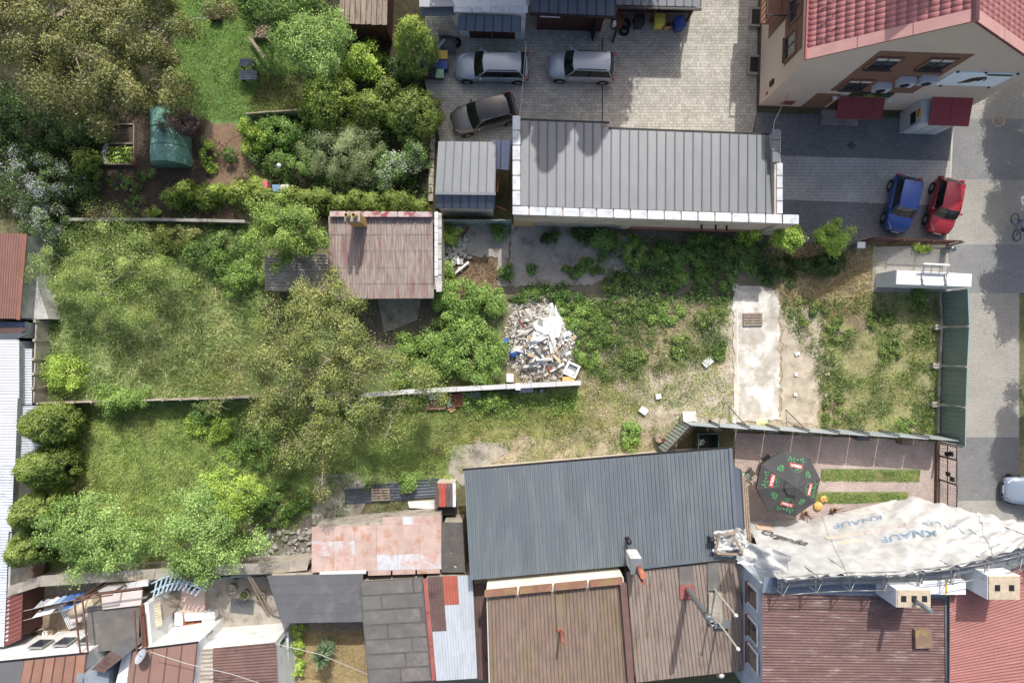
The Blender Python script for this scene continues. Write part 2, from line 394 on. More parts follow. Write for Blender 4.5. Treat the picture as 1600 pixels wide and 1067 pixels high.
# ---------------------------------------------------------------- building kit
M_render = mat('beige_render', C(206, 192, 172), var=0.08, scale=0.8, fine=0.05, rough=0.9)
M_zinc = mat('grey_zinc', C(117, 122, 127), var=0.1, scale=1.5, rough=0.42, spec=0.5, fine=0.03, rand=0.05, stretch=(1, 0.35, 1))
M_anth = mat('anthracite_sheet', C(100, 110, 117), var=0.1, scale=0.8, rough=0.5, spec=0.4, fine=0.06, rand=0.05, stain=C(120, 126, 126), stain_scale=1.2, stain_amt=(0.5, 0.8), stretch=(1.6, 0.25, 1))
M_navy = mat('slate_blue_sheet', C(92, 102, 118), var=0.07, scale=1.2, rough=0.45, spec=0.5, fine=0.03, rand=0.04)
M_capw = mat('white_stone_cap', C(212, 216, 218), var=0.1, scale=1.5, stain=C(176, 180, 182), stain_scale=1.6, stain_amt=(0.48, 0.7), fine=0.08, rand=0.03, rough=0.75)
M_rust = mat('rusty_brown', C(116, 72, 52), var=0.25, scale=4, rough=0.85)
M_brownw = mat('brown_door', C(92, 58, 46), var=0.15, scale=4, rough=0.7)
M_white = mat('white_paint', C(236, 236, 234), var=0.04, scale=1.5, stain=C(206, 204, 198), stain_scale=1.5, fine=0.03, rough=0.6)
M_glass = NT('window_glass'); M_glass.b.inputs['Base Color'].default_value = (0.03, 0.04, 0.05, 1); M_glass = M_glass.set(0.06, 0.6)
M_black = flat('black_metal', C(38, 38, 40), 0.5)
M_steel = flat('grey_steel', C(150, 156, 160), 0.35, 0.5, 0.6)
M_wood = mat('grey_wood', C(158, 140, 120), var=0.25, scale=5, rough=0.9, stretch=(1, 1, 1))
M_felt = mat('roofing_felt', C(114, 111, 107), var=0.14, scale=1.4, stain=C(132, 126, 118), fine=0.12, rough=0.95, rand=0.05)

def V4(*c): return [W(*p) for p in c]
SEAMS = {}
def seam_mat(mt):
    if mt.name not in SEAMS:
        k = {'grey_zinc': C(96, 99, 103), 'slate_blue_sheet': C(60, 68, 80), 'rusting_brown_panel': C(92, 68, 58), 'plain_brown_panel': C(98, 76, 68)}.get(mt.name, C(110, 110, 112)); SEAMS[mt.name] = flat(mt.name + '_seam', k, 0.6)
    return SEAMS[mt.name]
def panels(parent, corners, n, mt, name='roof_panel', rib=0.05, th=0.03, gap=0.0, cuts=None, seam=0.06):
    """standing-seam panels side by side across u, each one part with its raised seam"""
    c = [Vector(p) for p in corners]; out = []
    for i in range(n):
        u0, u1 = (i / n, (i + 1) / n) if cuts is None else (cuts[i], cuts[i + 1])
        a, b = bil(c, u0, 0), bil(c, u1, 0); d, e = bil(c, u0, 1), bil(c, u1, 1)
        m = MB(); up = Vector((0, 0, 1)); w = (b - a).length; g = (b - a).normalized() * gap; g2 = (e - d).normalized() * gap
        m.slab([a + g, b, e, d + g2], th)
        M_s = seam_mat(mt); pan = m.build(name, mt, parent); out.append(pan)
        if rib:
            m = MB(); s1 = (b - a).normalized() * seam; s2 = (e - d).normalized() * seam; z1 = up * 0.004
            m.hexa([b - s1 + z1, b + z1, e + z1, e - s2 + z1, b - s1 + up * rib, b + up * rib, e + up * rib, e - s2 + up * rib]).build('seam', M_s, pan)
    return out
def sheets(parent, corners, nu, nv, waves, amp, mt, prof='sine', name='roof_sheet', mats=None, jit=0.006, lap=0.012, per=6):
    """a roof of nu x nv corrugated sheets, ridges along v; each sheet is a part"""
    c = [Vector(p) for p in corners]; out = []
    for j in range(nv):
        for i in range(nu):
            u0, u1, v0, v1 = i / nu, (i + 1) / nu, j / nv, (j + 1) / nv
            q = [bil(c, u0, v0), bil(c, u1, v0), bil(c, u1, v1 + 0.1 / nv if j < nv - 1 else v1), bil(c, u0, v1 + 0.1 / nv if j < nv - 1 else v1)]
            dz = random.uniform(-jit, jit)
            q[0].z += dz; q[1].z += dz; q[2].z += dz + lap; q[3].z += dz + lap
            m = corr(MB(), q, waves, amp, prof, per=per)
            out.append(m.build(name, (mats(i, j) if mats else mt), parent))
    return out
def house(name, label, cat, outline, wall, drop=0.06, inset=None, group=None, z0=0.0):
    """an Empty with a 'wall' part that closes under a (sloping) roof outline"""
    pts = [Vector(p) for p in outline]; cen = sum(pts, Vector()) / len(pts)
    t = thing(name, label, cat, (cen.x, cen.y, 0), group)
    ins = 0.12 if inset is None else inset
    q = []
    for p in pts:
        d = Vector((cen.x - p.x, cen.y - p.y, 0)); L = d.length; q.append(p + d * (ins / L) - Vector((0, 0, drop)))
    m = MB(); m.skirt(q, z0); m.poly(q); m.build('wall', wall, t); return t
def gridgap(parent, a, b, zb, zt, th, mt, name): return MB().hexa([]).build(name, mt, parent)
def wallseg(mb, a, b, z0, z1, th):
    a, b = Vector(a), Vector(b); d = (b - a); d.z = 0; d.normalize(); n = Vector((-d.y, d.x, 0)) * th / 2
    return mb.prism([a - n, b - n, b + n, a + n], z0, z1)

# ---- long building with the standing-seam roof and white parapets
zt = 4.4
t = thing('long_building', 'long low building with grey standing seam roof and white parapet caps beside the courtyard', 'building', tuple(W(1010, 260, 4)[:2]) + (0,))
wp = [W(803, 188, 3.5), W(950, 194, 3.5), W(951, 203, 3.5), W(1219, 212, 3.5), W(1221, 346, zt), W(803, 333, zt)]
MB().prism(wp, 0, 3.3).build('wall', mat('pinkish_render', C(212, 192, 170), var=0.1, scale=0.9, stain=C(176, 160, 146), stain_scale=0.6, rough=0.92), t)
NW, NE, SE, SW_ = W(814, 189, 3.55), W(1212, 209.5, 3.55), W(1211, 334, 4.02), W(814, 322, 4.02)
n = 28
for i in range(n):
    x0, x1 = 814 + 398 * i / n, 814 + 398 * (i + 1) / n
    yn = (lambda x: 188.5 + (x - 814) * 0.036) if x1 <= 952 else (lambda x: 202.5 + (x - 951) * 0.036)
    ysf = lambda x: 322 + (x - 814) * 0.0302
    a, b, d, e = W(x0, yn(x0), 3.55), W(x1, yn(x1), 3.55), W(x0 - 0.5, ysf(x0), 4.02), W(x1 - 0.5, ysf(x1), 4.02)
    pan = MB().slab([a, b, e, d], 0.03).build('roof_panel', M_zinc, t); up = Vector((0, 0, 1)); s1 = Vector((0.065, 0, 0)); m = MB()
    m.hexa([b - s1 + up * .004, b + up * .004, e + up * .004, e - s1 + up * .004, b - s1 + up * .06, b + up * .06, e + up * .06, e - s1 + up * .06])
    m.build('seam', seam_mat(M_zinc), pan)
m = MB(); m.bar(W(813, 187, 3.5), W(952, 192, 3.5), 0.1, 0.1); m.bar(W(951, 200.5, 3.5), W(1207, 210, 3.5), 0.1, 0.1); m.build('gutter', M_black, t)
def cap(parent, a, b, c_, d, k, z, mt, name='cap_stone', th=0.09, over=0.0):
    a, b, c_, d = [W(*p, z) for p in (a, b, c_, d)]
    for i in range(k):
        u0, u1 = i / k, (i + 1) / k
        q = [lerp(a, b, u0), lerp(a, b, u1 - 0.012 / k * 6), lerp(d, c_, u1 - 0.012 / k * 6), lerp(d, c_, u0)]
        for p in q: p.z += random.uniform(-0.004, 0.004)
        MB().slab(q, th).build(name, mt, parent)
# parapet walls then caps
M_pw = MC['pinkish_render']
MB().prism([W(804, 182, zt), W(812, 182, zt), W(812, 333, zt), W(804, 333, zt)], 3.3, zt - 0.1).build('parapet', M_pw, t)
MB().prism([W(804, 325, zt), W(1246, 338, zt), W(1246, 348, zt), W(804, 334, zt)], 3.3, zt - 0.1).build('parapet', M_pw, t)
MB().prism([W(1222, 338, zt), W(1247, 339, zt), W(1247, 349.5, zt), W(1222, 348.5, zt)], 0, zt - 0.1).build('parapet', M_pw, t)
MB().prism([W(1211, 204, zt), W(1221, 204, zt), W(1221, 338, zt), W(1211, 338, zt)], 3.3, zt - 0.1).build('parapet', M_pw, t)
cap(t, (813, 181), (813, 322), (801, 322), (801, 181), 6, zt, M_capw)
cap(t, (801, 322.3), (1250, 336), (1250, 350), (801, 335), 17, zt, M_capw)
cap(t, (1223, 255), (1223, 335), (1214, 335), (1214, 255), 4, zt, M_capw)
cap(t, (1219, 202), (1219, 254.6), (1207, 254.6), (1207, 202), 3, zt, M_zinc)
# south wall bands (paint of their own colour) and vent pipes
sw = lambda px: W(px, 333 + (px - 803) * 0.0312, zt)
def band(x0, x1, z0, z1, mt, name, off=0.012):
    a, b = sw(x0), sw(x1); q = Vector((0, -off, 0))
    MB().hexa([Vector((a.x, a.y, z0)) + q, Vector((b.x, b.y, z0)) + q, Vector((b.x, b.y + .01, z0)), Vector((a.x, a.y + .01, z0)), Vector((a.x, a.y, z1)) + q, Vector((b.x, b.y, z1)) + q, Vector((b.x, b.y + .01, z1)), Vector((a.x, a.y + .01, z1))]).build(name, mt, t)
band(1000, 1219, 0, 1.3, mat('brick_red_plinth', C(168, 112, 92), var=0.12), 'plinth')
band(804, 836, 0, 1.9, mat('ochre_render', C(214, 178, 112), var=0.12), 'plinth')
band(836.4, 985, 0, 1.7, mat('bare_render', C(170, 162, 146), var=0.2, stain=C(122, 114, 100)), 'plinth')
for px in (1110, 1133, 1151):
    p = sw(px); m = MB(); m.tube([(p.x, p.y + .05, 2.6), (p.x, p.y - .22, 2.6), (p.x, p.y - .3, 2.75)], 0.06, 8); m.build('vent_pipe', M_black, t)

# ---- small metal shed with gable roof
t = house('metal_shed', 'small grey metal shed with standing seam gable roof behind the rubble yard', 'shed',
          V4((686, 222, 3.1), (775, 222, 3.1), (771, 327, 2.9), (682, 325, 2.9)), mat('shed_beige', C(206, 198, 186), var=0.08), drop=0.02)
panels(t, V4((685, 221, 3.15), (776, 222, 3.15), (774, 303, 3.5), (680, 302, 3.5)), 7, M_zinc)
panels(t, V4((680, 302.5, 3.5), (774, 303.5, 3.5), (773, 327, 2.95), (681, 325, 2.95)), 7, M_navy)  # south slope in a darker colour: its shade away from the sun, painted in
gm = MB()
for x0, s in ((681.5, 0), (773, 0)):
    gm.add([W(x0 + (4 if x0 < 700 else 1), 224, 3.1), W(x0, 302, 3.45), W(x0, 325, 2.85)], [(0, 1, 2)])
gm.build('gable', MC['shed_beige'], t)
MB().bar(W(680, 302, 3.55), W(774.5, 303, 3.55), 0.16, 0.05).build('ridge_cap', M_zinc, t)
# polycarbonate canopy beside it
t = thing('canopy', 'small pale blue reflective canopy between metal shed and long building', 'canopy', tuple(W(786, 240, 2.6)))
pc = NT('blue_polycarbonate'); pc.b.inputs['Base Color'].default_value = C(150, 164, 186); pc = pc.set(0.12, 0.8, 0.35)
cq = V4((768, 219, 2.75), (799, 219, 2.75), (796, 266, 2.6), (770, 264, 2.6))
panels(t, cq, 2, pc, 'roof_panel', rib=0.03)
for q in cq[2:]: MB().box((q.x, q.y, 1.3), (0.07, 0.07, 2.5)).build('post', M_rust, t)
m = MB(); m.bar(W(777, 300, 1.6), W(779, 275, 1.6), 0.12, 0.1); m.build('beam', flat('orange_board', C(190, 120, 70), 0.8), t)
MB().bar(W(776, 322, 1.2), W(794, 330, 1.2), 0.1, 0.1).build('beam', M_rust, t)
# translucent fence closing the rubble yard
M_teal = NT('teal_glass'); M_teal.b.inputs['Base Color'].default_value = C(150, 172, 165); M_teal = M_teal.set(0.3, 0.5)
t = thing('yard_fence', 'pale teal panel fence below the small metal shed', 'fence', tuple(G(742, 352)))
for i in range(6):
    a, b = G(688 + i * 18.4, 351.5), G(688 + i * 18.4 + 17.6, 352.2)
    MB().hexa([a + Vector((0, -.02, 0)), b + Vector((0, -.02, 0)), b + Vector((0, .02, 0)), a + Vector((0, .02, 0)), a + Vector((0, .02, 1.6)), b + Vector((0, .02, 1.6)), b + Vector((0, .06, 1.6)), a + Vector((0, .06, 1.6))]).build('panel', M_teal, t)
for i in range(7): MB().box(G(687.6 + i * 18.4, 352, 0.85), (0.06, 0.1, 1.7)).build('post', M_steel, t)

# ---- derelict shed with red painted corrugated roof
M_redcorr = mat('flaking_red_asbestos', C(164, 150, 140), var=0.34, scale=2.2, stain=C(150, 108, 104), stain_scale=1.0, stain_amt=(0.5, 0.66), fine=0.3, rough=0.95, stretch=(5.0, 0.5, 1))
t = house('derelict_shed', 'derelict shed with flaking red corrugated roof and double chimney', 'shed', V4((514, 341, 3.4), (676, 341, 3.4), (677, 465, 2.8), (517, 466, 2.8)), mat('old_plaster', C(180, 170, 156), stain=C(130, 118, 104)), drop=0.1)
sheets(t, V4((513, 338, 3.42), (676, 338, 3.42), (678, 466, 2.82), (516, 467, 2.82)), 4, 5, 9, 0.035, M_redcorr, jit=0.008, lap=0.02, per=5)
M_pinkcap = mat('pink_stained_cap', C(196, 176, 172), stain=C(160, 78, 80), stain_scale=1.6, stain_amt=(0.48, 0.6), rough=0.9, rand=0.05)
cap(t, (515, 330), (676, 331), (676, 339), (515, 338.5), 6, 3.75, M_pinkcap)
MB().prism(V4((516, 331.5, 3.7), (675, 332, 3.7), (675, 338, 3.7), (516, 338, 3.7)), 2.8, 3.65).build('parapet', MC['old_plaster'], t)
MB().prism(V4((678.5, 332, 3.5), (687, 332, 3.5), (687, 452, 3.5), (678.5, 452, 3.5)), 0, 3.42).build('side_wall', MC['old_plaster'], t)
cap(t, (679, 331), (679, 432), (684, 432), (684, 331), 9, 3.62, M_white, 'cap_board', 0.1)
cap(t, (684.5, 333), (684.5, 455), (690, 455), (690, 333), 5, 3.5, mat('grey_board', C(190, 186, 178), stain=C(140, 132, 120)), 'cap_board', 0.1)
MB().slab(V4((679, 433, 3.6), (684, 433, 3.6), (691, 440, 3.6), (690, 456, 3.6), (682, 456, 3.6)), 0.1).build('cap_board', mat('grey_board', C(190, 186, 178)), t)
cb = W(563, 349, 3.35); M_obrick = mat('yellow_brick', C(206, 164, 92), var=0.25, scale=5, stain=C(150, 120, 80)); cx_, cy_ = cb.x, cb.y
ch = MB().box((cx_, cy_, 4.3), (0.8, 0.45, 2.0)).build('chimney', M_obrick, t)
MB().box((cx_, cy_, 5.34), (0.86, 0.5, 0.08)).build('cap', M_conc, ch)
for dx in (-0.2, 0.2):
    m = MB(); m.lathe([(0.02, 0.0), (0.13, 0.0), (0.12, 0.6), (0.09, 0.6), (0.09, 0.2)], (cx_ + dx, cy_, 5.39), 14); m.build('pot', mat('yellow_pot', C(196, 170, 104)), ch)
# low annex roof almost swallowed by ivy
t = house('ivy_annex', 'low grey corrugated roof of the annex half swallowed by ivy', 'shed', V4((415, 398, 2.3), (512, 398, 2.3), (512, 452, 2.1), (415, 454, 2.1)), MC['old_plaster'])
M_asb = mat('grey_asbestos', C(170, 160, 146), var=0.18, stain=C(118, 112, 98), fine=0.18, rough=0.95, rand=0.06)
for j in range(2):
    for i in range(2):
        q = V4((414 + 49 * i, 397 + 28 * j, 2.32 - j * 0.02), (414 + 49 * i + 50, 397 + 28 * j, 2.32 - j * 0.02), (414 + 49 * i + 50, 426 + 28 * j, 2.25), (414 + 49 * i, 426 + 28 * j, 2.25))
        corr(MB(), [q[1], q[2], q[3], q[0]], 6, 0.03, per=5).build('roof_sheet', M_asb, t)

# ---- big hall with the ribbed anthracite roof
hall = [(725, 735, 3.2), (1138, 701, 3.2), (1149, 868, 4.2), (735, 906, 4.2)]
t = house('hall', 'large hall with ribbed anthracite sheet roof below the vacant lot', 'building', V4(*hall), M_render, drop=0.1, inset=0.95)
sheets(t, V4(*hall), 16, 2, 4, 0.034, M_anth, 'trap', jit=0.004, lap=0.01, per=8)
MB().bar(W(723, 734, 3.1), W(1139, 699, 3.1), 0.12, 0.12).build('gutter', M_black, t)
MB().bar(W(1141, 700, 3.25), W(1152, 868, 4.25), 0.2, 0.06).build('verge_strip', M_navy, t)
MB().slab([W(985, 884, 4.28), W(1149, 866, 4.28), W(1152, 872, 4.28), W(985, 891, 4.28)], 0.04).build('ridge_cap', M_anth, t)
panels(t, [W(1146, 728, 2.7), W(1158, 733, 2.7), W(1164, 830, 2.7), W(1152, 830, 2.7)], 1, M_navy, 'side_roof', rib=0.03)
MB().prism([W(1147, 730, 2.6), W(1157, 735, 2.6), W(1163, 829, 2.6), W(1153, 829, 2.6)], 0, 2.64).build('lean_to_wall', M_render, t)
for k in range(3):
    MB().bar(W(1160 + k * 3.2, 740 + k * 6, 2.4), W(1166 + k * 3.2, 845, 2.4), 0.09, 0.09).build('pergola_beam', M_wood, t)
for px in (1162, 1170):
    for py in (760, 838): MB().box(G(px - 14, py - 16, 1.18), (0.09, 0.09, 2.36)).build('pergola_post', M_wood, t)
# chimney of the hall
c0 = W(986, 868, 4.1)
ch = MB().box((c0.x, c0.y, 4.9), (0.62, 0.72, 2.1)).build('chimney', mat('white_chimney', C(222, 220, 214), stain=C(160, 160, 158), stain_scale=1.4), t)
MB().slab([(c0.x - .36, c0.y - .42, 5.99), (c0.x + .36, c0.y - .42, 5.99), (c0.x + .36, c0.y + .42, 5.99), (c0.x - .36, c0.y + .42, 5.99)], 0.06).build('cap', M_zinc, ch)
MB().tube([(c0.x + .1, c0.y - .1, 5.9), (c0.x + .1, c0.y - .1, 7.2)], 0.16, 12).build('pot', flat('orange_clay', C(196, 112, 80), 0.8), ch)
MB().tube([(c0.x + .16, c0.y - .3, 5.0), (c0.x + .16, c0.y - .55, 5.2), (c0.x + .16, c0.y - .55, 7.0)], 0.09, 10).build('pipe', flat('red_pipe', C(170, 84, 66), 0.8), ch)
for px, py in ((1108, 840), (980, 842)):
    p = W(px, py, 4.0); MB().lathe([(0.16, 0), (0.1, 0.15), (0.1, 0.55), (0.17, 0.6), (0.15, 0.75), (0, 0.78)], (p.x, p.y, p.z - .1), 12).build('vent_pipe', M_black, t)

# ---- rusty pink sheet roof
M_pinkrust = mat('pink_rusting_sheet', C(192, 164, 152), var=0.16, scale=1.0, stain=C(176, 118, 80), stain_scale=1.5, stain_amt=(0.5, 0.7), rough=0.6, rand=0.05, fine=0.08)
M_pinkblue = mat('bare_blue_sheet', C(192, 196, 200), var=0.14, scale=1.2, stain=C(190, 150, 138), stain_scale=0.9, stain_amt=(0.44, 0.6), rough=0.55, rand=0.05, fine=0.08)
t = house('rusty_shed', 'shed with faded pink roof sheets streaked with rust', 'shed', V4((487, 824, 2.4), (690, 805, 2.4), (690, 892, 2.8), (487, 895, 2.8)), MC['old_plaster'], drop=0.12)
rows = [(823, 846), (845, 869), (868, 894)]
for j, (y0, y1) in enumerate(rows):
    for i in range(6):
        x0, x1 = 487 + 33.8 * i, 487 + 33.8 * (i + 1); s0, s1 = -5 * i / 6, -5 * (i + 1) / 6
        z0, z1 = 2.42 + 0.13 * j + 0.006 * (j % 2), 2.42 + 0.13 * (j + 1) - 0.012
        m = MB().slab([W(x0, y0 + s0, z0), W(x1 - .4, y0 + s1, z0), W(x1 - .4, y1 + s1, z1 + .03), W(x0, y1 + s0, z1 + .03)], 0.015)
        m.bar(W(x1 - .6, y0 + s1, z0 + .02), W(x1 - .6, y1 + s1, z1 + .05), 0.03, 0.03)
        m.build('roof_sheet', M_pinkblue if (j, i) in ((1, 0), (1, 1), (2, 3), (2, 4), (2, 5)) else M_pinkrust, t)
for i in range(3):
    x0, x1 = 598 + 30.7 * i, 598 + 30.7 * (i + 1)
    MB().slab([W(x0, 807.5 - i, 2.36), W(x1 - .4, 806.5 - i, 2.36), W(x1 - .4, 820, 2.41), W(x0, 820, 2.41)], 0.015).build('roof_sheet', M_pinkblue if i == 1 else M_pinkrust, t)
MB().slab(V4((500, 893, 2.86), (572, 890, 2.86), (572, 896, 2.82), (498, 899, 2.82)), 0.02).build('edge_flashing', M_white, t)
cap(t, (575, 891), (690, 888), (690, 895), (575, 899), 3, 2.83, M_pinkrust, 'edge_flashing', 0.02)
t = house('felt_outhouse', 'low black felt outhouse roof spattered white beside the hall', 'shed', V4((691, 818, 2.5), (722, 817, 2.5), (727, 896, 2.6), (692, 893, 2.6)), MC['old_plaster'])
M_feltd = mat('black_felt_spattered', C(98, 94, 90), var=0.2, scale=2, stain=C(190, 186, 180), stain_scale=3.4, stain_amt=(0.66, 0.7), rough=0.95)
for j in range(3): MB().slab(V4((690, 816 + 26 * j, 2.53 + j * .03), (722 + 1.6 * j, 816 + 26 * j, 2.53 + j * .03), (724 + 1.6 * j, 842 + 26 * j, 2.555 + j * .03), (690, 842 + 26 * j, 2.555 + j * .03)), 0.03).build('felt_strip', M_feltd, t)

# ---- felt roofs along the bottom
t = house('felt_shed', 'flat shed roof of dark grey felt strips beside the dirt yard', 'shed', V4((418, 900, 2.8), (566, 897, 2.8), (568, 970, 2.6), (440, 972, 2.6)), MC['old_plaster'])
M_felt2 = mat('dark_grey_felt', C(104, 105, 108), var=0.08, scale=0.9, stain=C(120, 120, 122), stain_scale=0.7, fine=0.06, rough=0.9, rand=0.05)
for j in range(5):
    a0, a1 = j / 5, (j + 1) / 5; q = V4((417, 899, 2.84), (567, 896, 2.84), (569, 971, 2.64), (440, 973, 2.64))
    MB().slab([bil(q, 0, a0), bil(q, 1, a0), bil(q, 1, a1) + Vector((0, 0, .012)), bil(q, 0, a1) + Vector((0, 0, .012))], 0.03).build('felt_strip', M_felt2, t)
t = house('patched_felt_shed', 'shed roof of brown-grey felt laid in oblong patches', 'shed', V4((563, 909, 3.0), (660, 903, 3.0), (674, 1062, 2.8), (576, 1068, 2.8)), MC['old_plaster'])
q = V4((562, 908, 3.04), (661, 902, 3.04), (676, 1063, 2.84), (575, 1069, 2.84)); MB().slab(q, 0.05).build('felt_base', mat('felt_joint', C(100, 96, 92), rough=0.95), t)
cutsx = [(0, .82, 1), (0, .3, 1), (0, .9, 1), (0, .36, 1), (0, .72, 1), (0, .6, 1), (0, .5, 1)]
for j in range(7):
    cu = (0.02,) + cutsx[j][1:]
    for i in range(2):
        u0, u1 = (0.02, cutsx[j][1]) if i == 0 else (cutsx[j][1] + 0.03, 0.97)
        if u1 - u0 < 0.05: continue
        v0, v1 = (j + 0.06) / 7, (j + 0.93) / 7; zz_ = Vector((0, 0, 0.014))
        MB().slab([bil(q, u0, v0) + zz_, bil(q, u1, v0) + zz_, bil(q, u1, v1) + zz_, bil(q, u0, v1) + zz_], 0.012).build('felt_patch', M_felt, t)
# corrugated zinc and red sheets next to it
M_galv = mat('galvanised_rust_streaks', C(190, 198, 206), var=0.1, scale=1.6, stain=C(150, 104, 78), stain_scale=1.6, stain_amt=(0.62, 0.74), rough=0.5, rand=0.05, stretch=(2.5, 0.5, 1))
M_dbrown = mat('dark_brown_sheet', C(112, 88, 82), var=0.15, scale=2, stain=C(90, 66, 60), rand=0.06, rough=0.7)
M_orange = mat('orange_red_sheet', C(182, 96, 74), var=0.14, scale=2, rough=0.7)
t = house('zinc_shed', 'shed of streaked galvanised sheets with brown and orange ones at the top', 'shed', V4((664, 902, 3.1), (736, 900, 3.1), (744, 1058, 2.9), (680, 1062, 2.9)), MC['old_plaster'])
def zm(i, j): return M_dbrown if (i == 0 and j < 2) else (M_orange if (i == 1 and j == 0) else M_galv)
sheets(t, V4((668, 901, 3.15), (738, 898, 3.15), (746, 1059, 2.95), (682, 1063, 2.95)), 3, 4, 5, 0.022, M_galv, mats=zm)
for j in range(3):
    q = V4((661, 903, 3.22), (667, 903, 3.22), (681, 1062, 3.02), (675, 1063, 3.02))
    MB().slab([bil(q, 0, j / 3 + .005), bil(q, 1, j / 3 + .005), bil(q, 1, (j + 1) / 3), bil(q, 0, (j + 1) / 3)], 0.05).build('edge_board', mat('red_board', C(170, 92, 84), rough=0.8), t)
t = house('dark_lean_to', 'narrow dark brown lean-to roof in the gap beside the mossy house', 'shed', V4((738, 915, 2.5), (770, 915, 2.5), (770, 1060, 2.4), (748, 1060, 2.4)), MC['old_plaster'])
sheets(t, V4((736, 912, 2.55), (772, 912, 2.55), (772, 1062, 2.45), (748, 1062, 2.45)), 1, 3, 7, 0.02, M_dbrown)

# ---- mossy red roof with the cream wall
t = house('mossy_house', 'house with mossy dull red corrugated roof and bright cream wall against the hall', 'house', V4((759, 924, 5.5), (976, 904, 5.5), (993, 1115, 5.0), (764, 1115, 5.0)), mat('cream_wall', C(240, 236, 222), var=0.04, scale=0.8, stain=C(226, 220, 196), stain_scale=0.7, fine=0.03, rough=0.85), drop=0.25, inset=0.03)
M_moss = mat('mossy_red_sheet', C(144, 122, 106), var=0.22, scale=1.6, stain=C(136, 122, 84), stain_scale=0.55, stain_amt=(0.48, 0.72), fine=0.2, rough=0.9, rand=0.04, stretch=(1.8, 0.5, 1))
sheets(t, V4((762, 934, 5.3), (970, 913, 5.3), (985, 1115, 4.8), (767, 1115, 4.8)), 6, 2, 6, 0.026, M_moss, 'narrow', per=8)
cap(t, (757, 924), (977, 903), (977, 912), (757, 933), 4, 5.62, mat('mossy_cap', C(150, 108, 84), stain=C(150, 128, 70)), 'parapet_cap', 0.3)
MB().slab(V4((969, 913, 5.62), (979, 912, 5.62), (995, 1115, 5.1), (985, 1115, 5.1)), 0.3).build('parapet_cap', mat('brown_cap', C(122, 92, 84), var=0.1), t)
p = W(876, 984, 5.15); MB().box((p.x, p.y, 5.2), (0.3, 0.14, 0.16)).build('vent_base', M_orange, t)
MB().tube([(p.x, p.y, 5.2), (p.x, p.y, 5.85), (p.x + .03, p.y - .1, 6.6)], 0.075, 10).build('vent_pipe', flat('clay_red', C(160, 84, 68), 0.8), t)
MB().slab(V4((868, 930, 5.345), (878, 929, 5.345), (881, 985, 5.22), (871, 985, 5.22)), 0.03).build('flashing_strip', M_moss, t)

# ---- brown-grey roof with the tall flues
t = house('flue_house', 'house with grey-brown ribbed roof carrying three tall flues', 'house', V4((978, 896, 4.0), (1149, 877, 4.0), (1173, 1046, 3.6), (993, 1065, 3.6)), MC['old_plaster'], drop=0.1)
M_gbrown = mat('grey_brown_sheet', C(152, 136, 124), var=0.12, scale=1.6, stain=C(124, 106, 94), stain_scale=1.1, fine=0.2, rough=0.9, rand=0.04, stretch=(1.8, 0.5, 1))
sheets(t, V4((979, 893, 4.05), (1149, 875, 4.05), (1174, 1046, 3.65), (994, 1066, 3.65)), 6, 1, 5, 0.026, M_gbrown, 'narrow', per=8)
for a in ((1061, 886, 1083, 914), (1105, 880, 1122, 922)):
    MB().slab(V4((a[0], a[1], 4.12), (a[2], a[1] - 2, 4.12), (a[2] + 2, a[3], 4.06), (a[0] + 1, a[3] + 1, 4.06)), 0.04).build('flat_panel', M_felt, t)
MB().slab(V4((1062, 914.5, 4.09), (1083, 913, 4.09), (1085, 935, 4.03), (1063, 936, 4.03)), 0.03).build('flat_panel', mat('red_board', C(170, 92, 84)), t)
def flue(px, py, z0, h, r, mt, capm=None, collar=True):
    p = W(px, py, z0); m = MB().lathe([(r, 0), (r, h)], (p.x, p.y, z0 - .1), 14); f = m.build('flue', mt, t)
    if capm: MB().lathe([(r, h - .1), (r * 1.9, h - .06), (r * 1.9, h + .02), (0, h + .12)], (p.x, p.y, z0 - .1), 14).build('cap', capm, f)
    else:
        MB().lathe([(r * 1.02, h * .8), (r * 1.18, h * .8), (r * 1.18, h * .92), (r * .8, h * .92), (r * .8, h + .1), (r * .6, h + .1), (r * .6, h * .9)], (p.x, p.y, z0 - .1), 14).build('cap', mt, f)
    return f
flue(1074, 919, 4.0, 4.9, 0.16, M_steel)
flue(1116, 920, 3.95, 3.9, 0.055, flat('pale_pole', C(196, 194, 180), 0.5), M_white)
flue(1121, 970, 3.8, 3.7, 0.055, MC['pale_pole'], M_white)
p = W(1116, 948, 3.9); MB().box((p.x, p.y, 4.0), (0.75, 1.7, 0.3)).build('roof_hatch', M_conc, t)
p = W(1126, 972, 3.7); MB().box((p.x, p.y, 3.85), (0.9, 0.4, 0.45)).build('flue_base', M_zinc, t)
p = W(1126, 1053, 3.3); t2 = thing('pot_lamp', 'round terracotta vent cowl with white top at the bottom roof edge', 'vent', (p.x, p.y, 0))
MB().lathe([(0.08, 0), (0.08, 3.0), (0.26, 3.05), (0.27, 3.3), (0.14, 3.42)], (p.x, p.y, 0), 16).build('cowl', flat('terracotta', C(190, 140, 104), 0.8), t2)
MB().lathe([(0.15, 3.4), (0.14, 3.52), (0, 3.56)], (p.x, p.y, 0), 14).build('lid', M_white, t2)
MB().prism(V4((1000, 1068, 0), (1190, 1050, 0), (1190, 1120, 0), (1000, 1120, 0)), -0.05, 0.03)
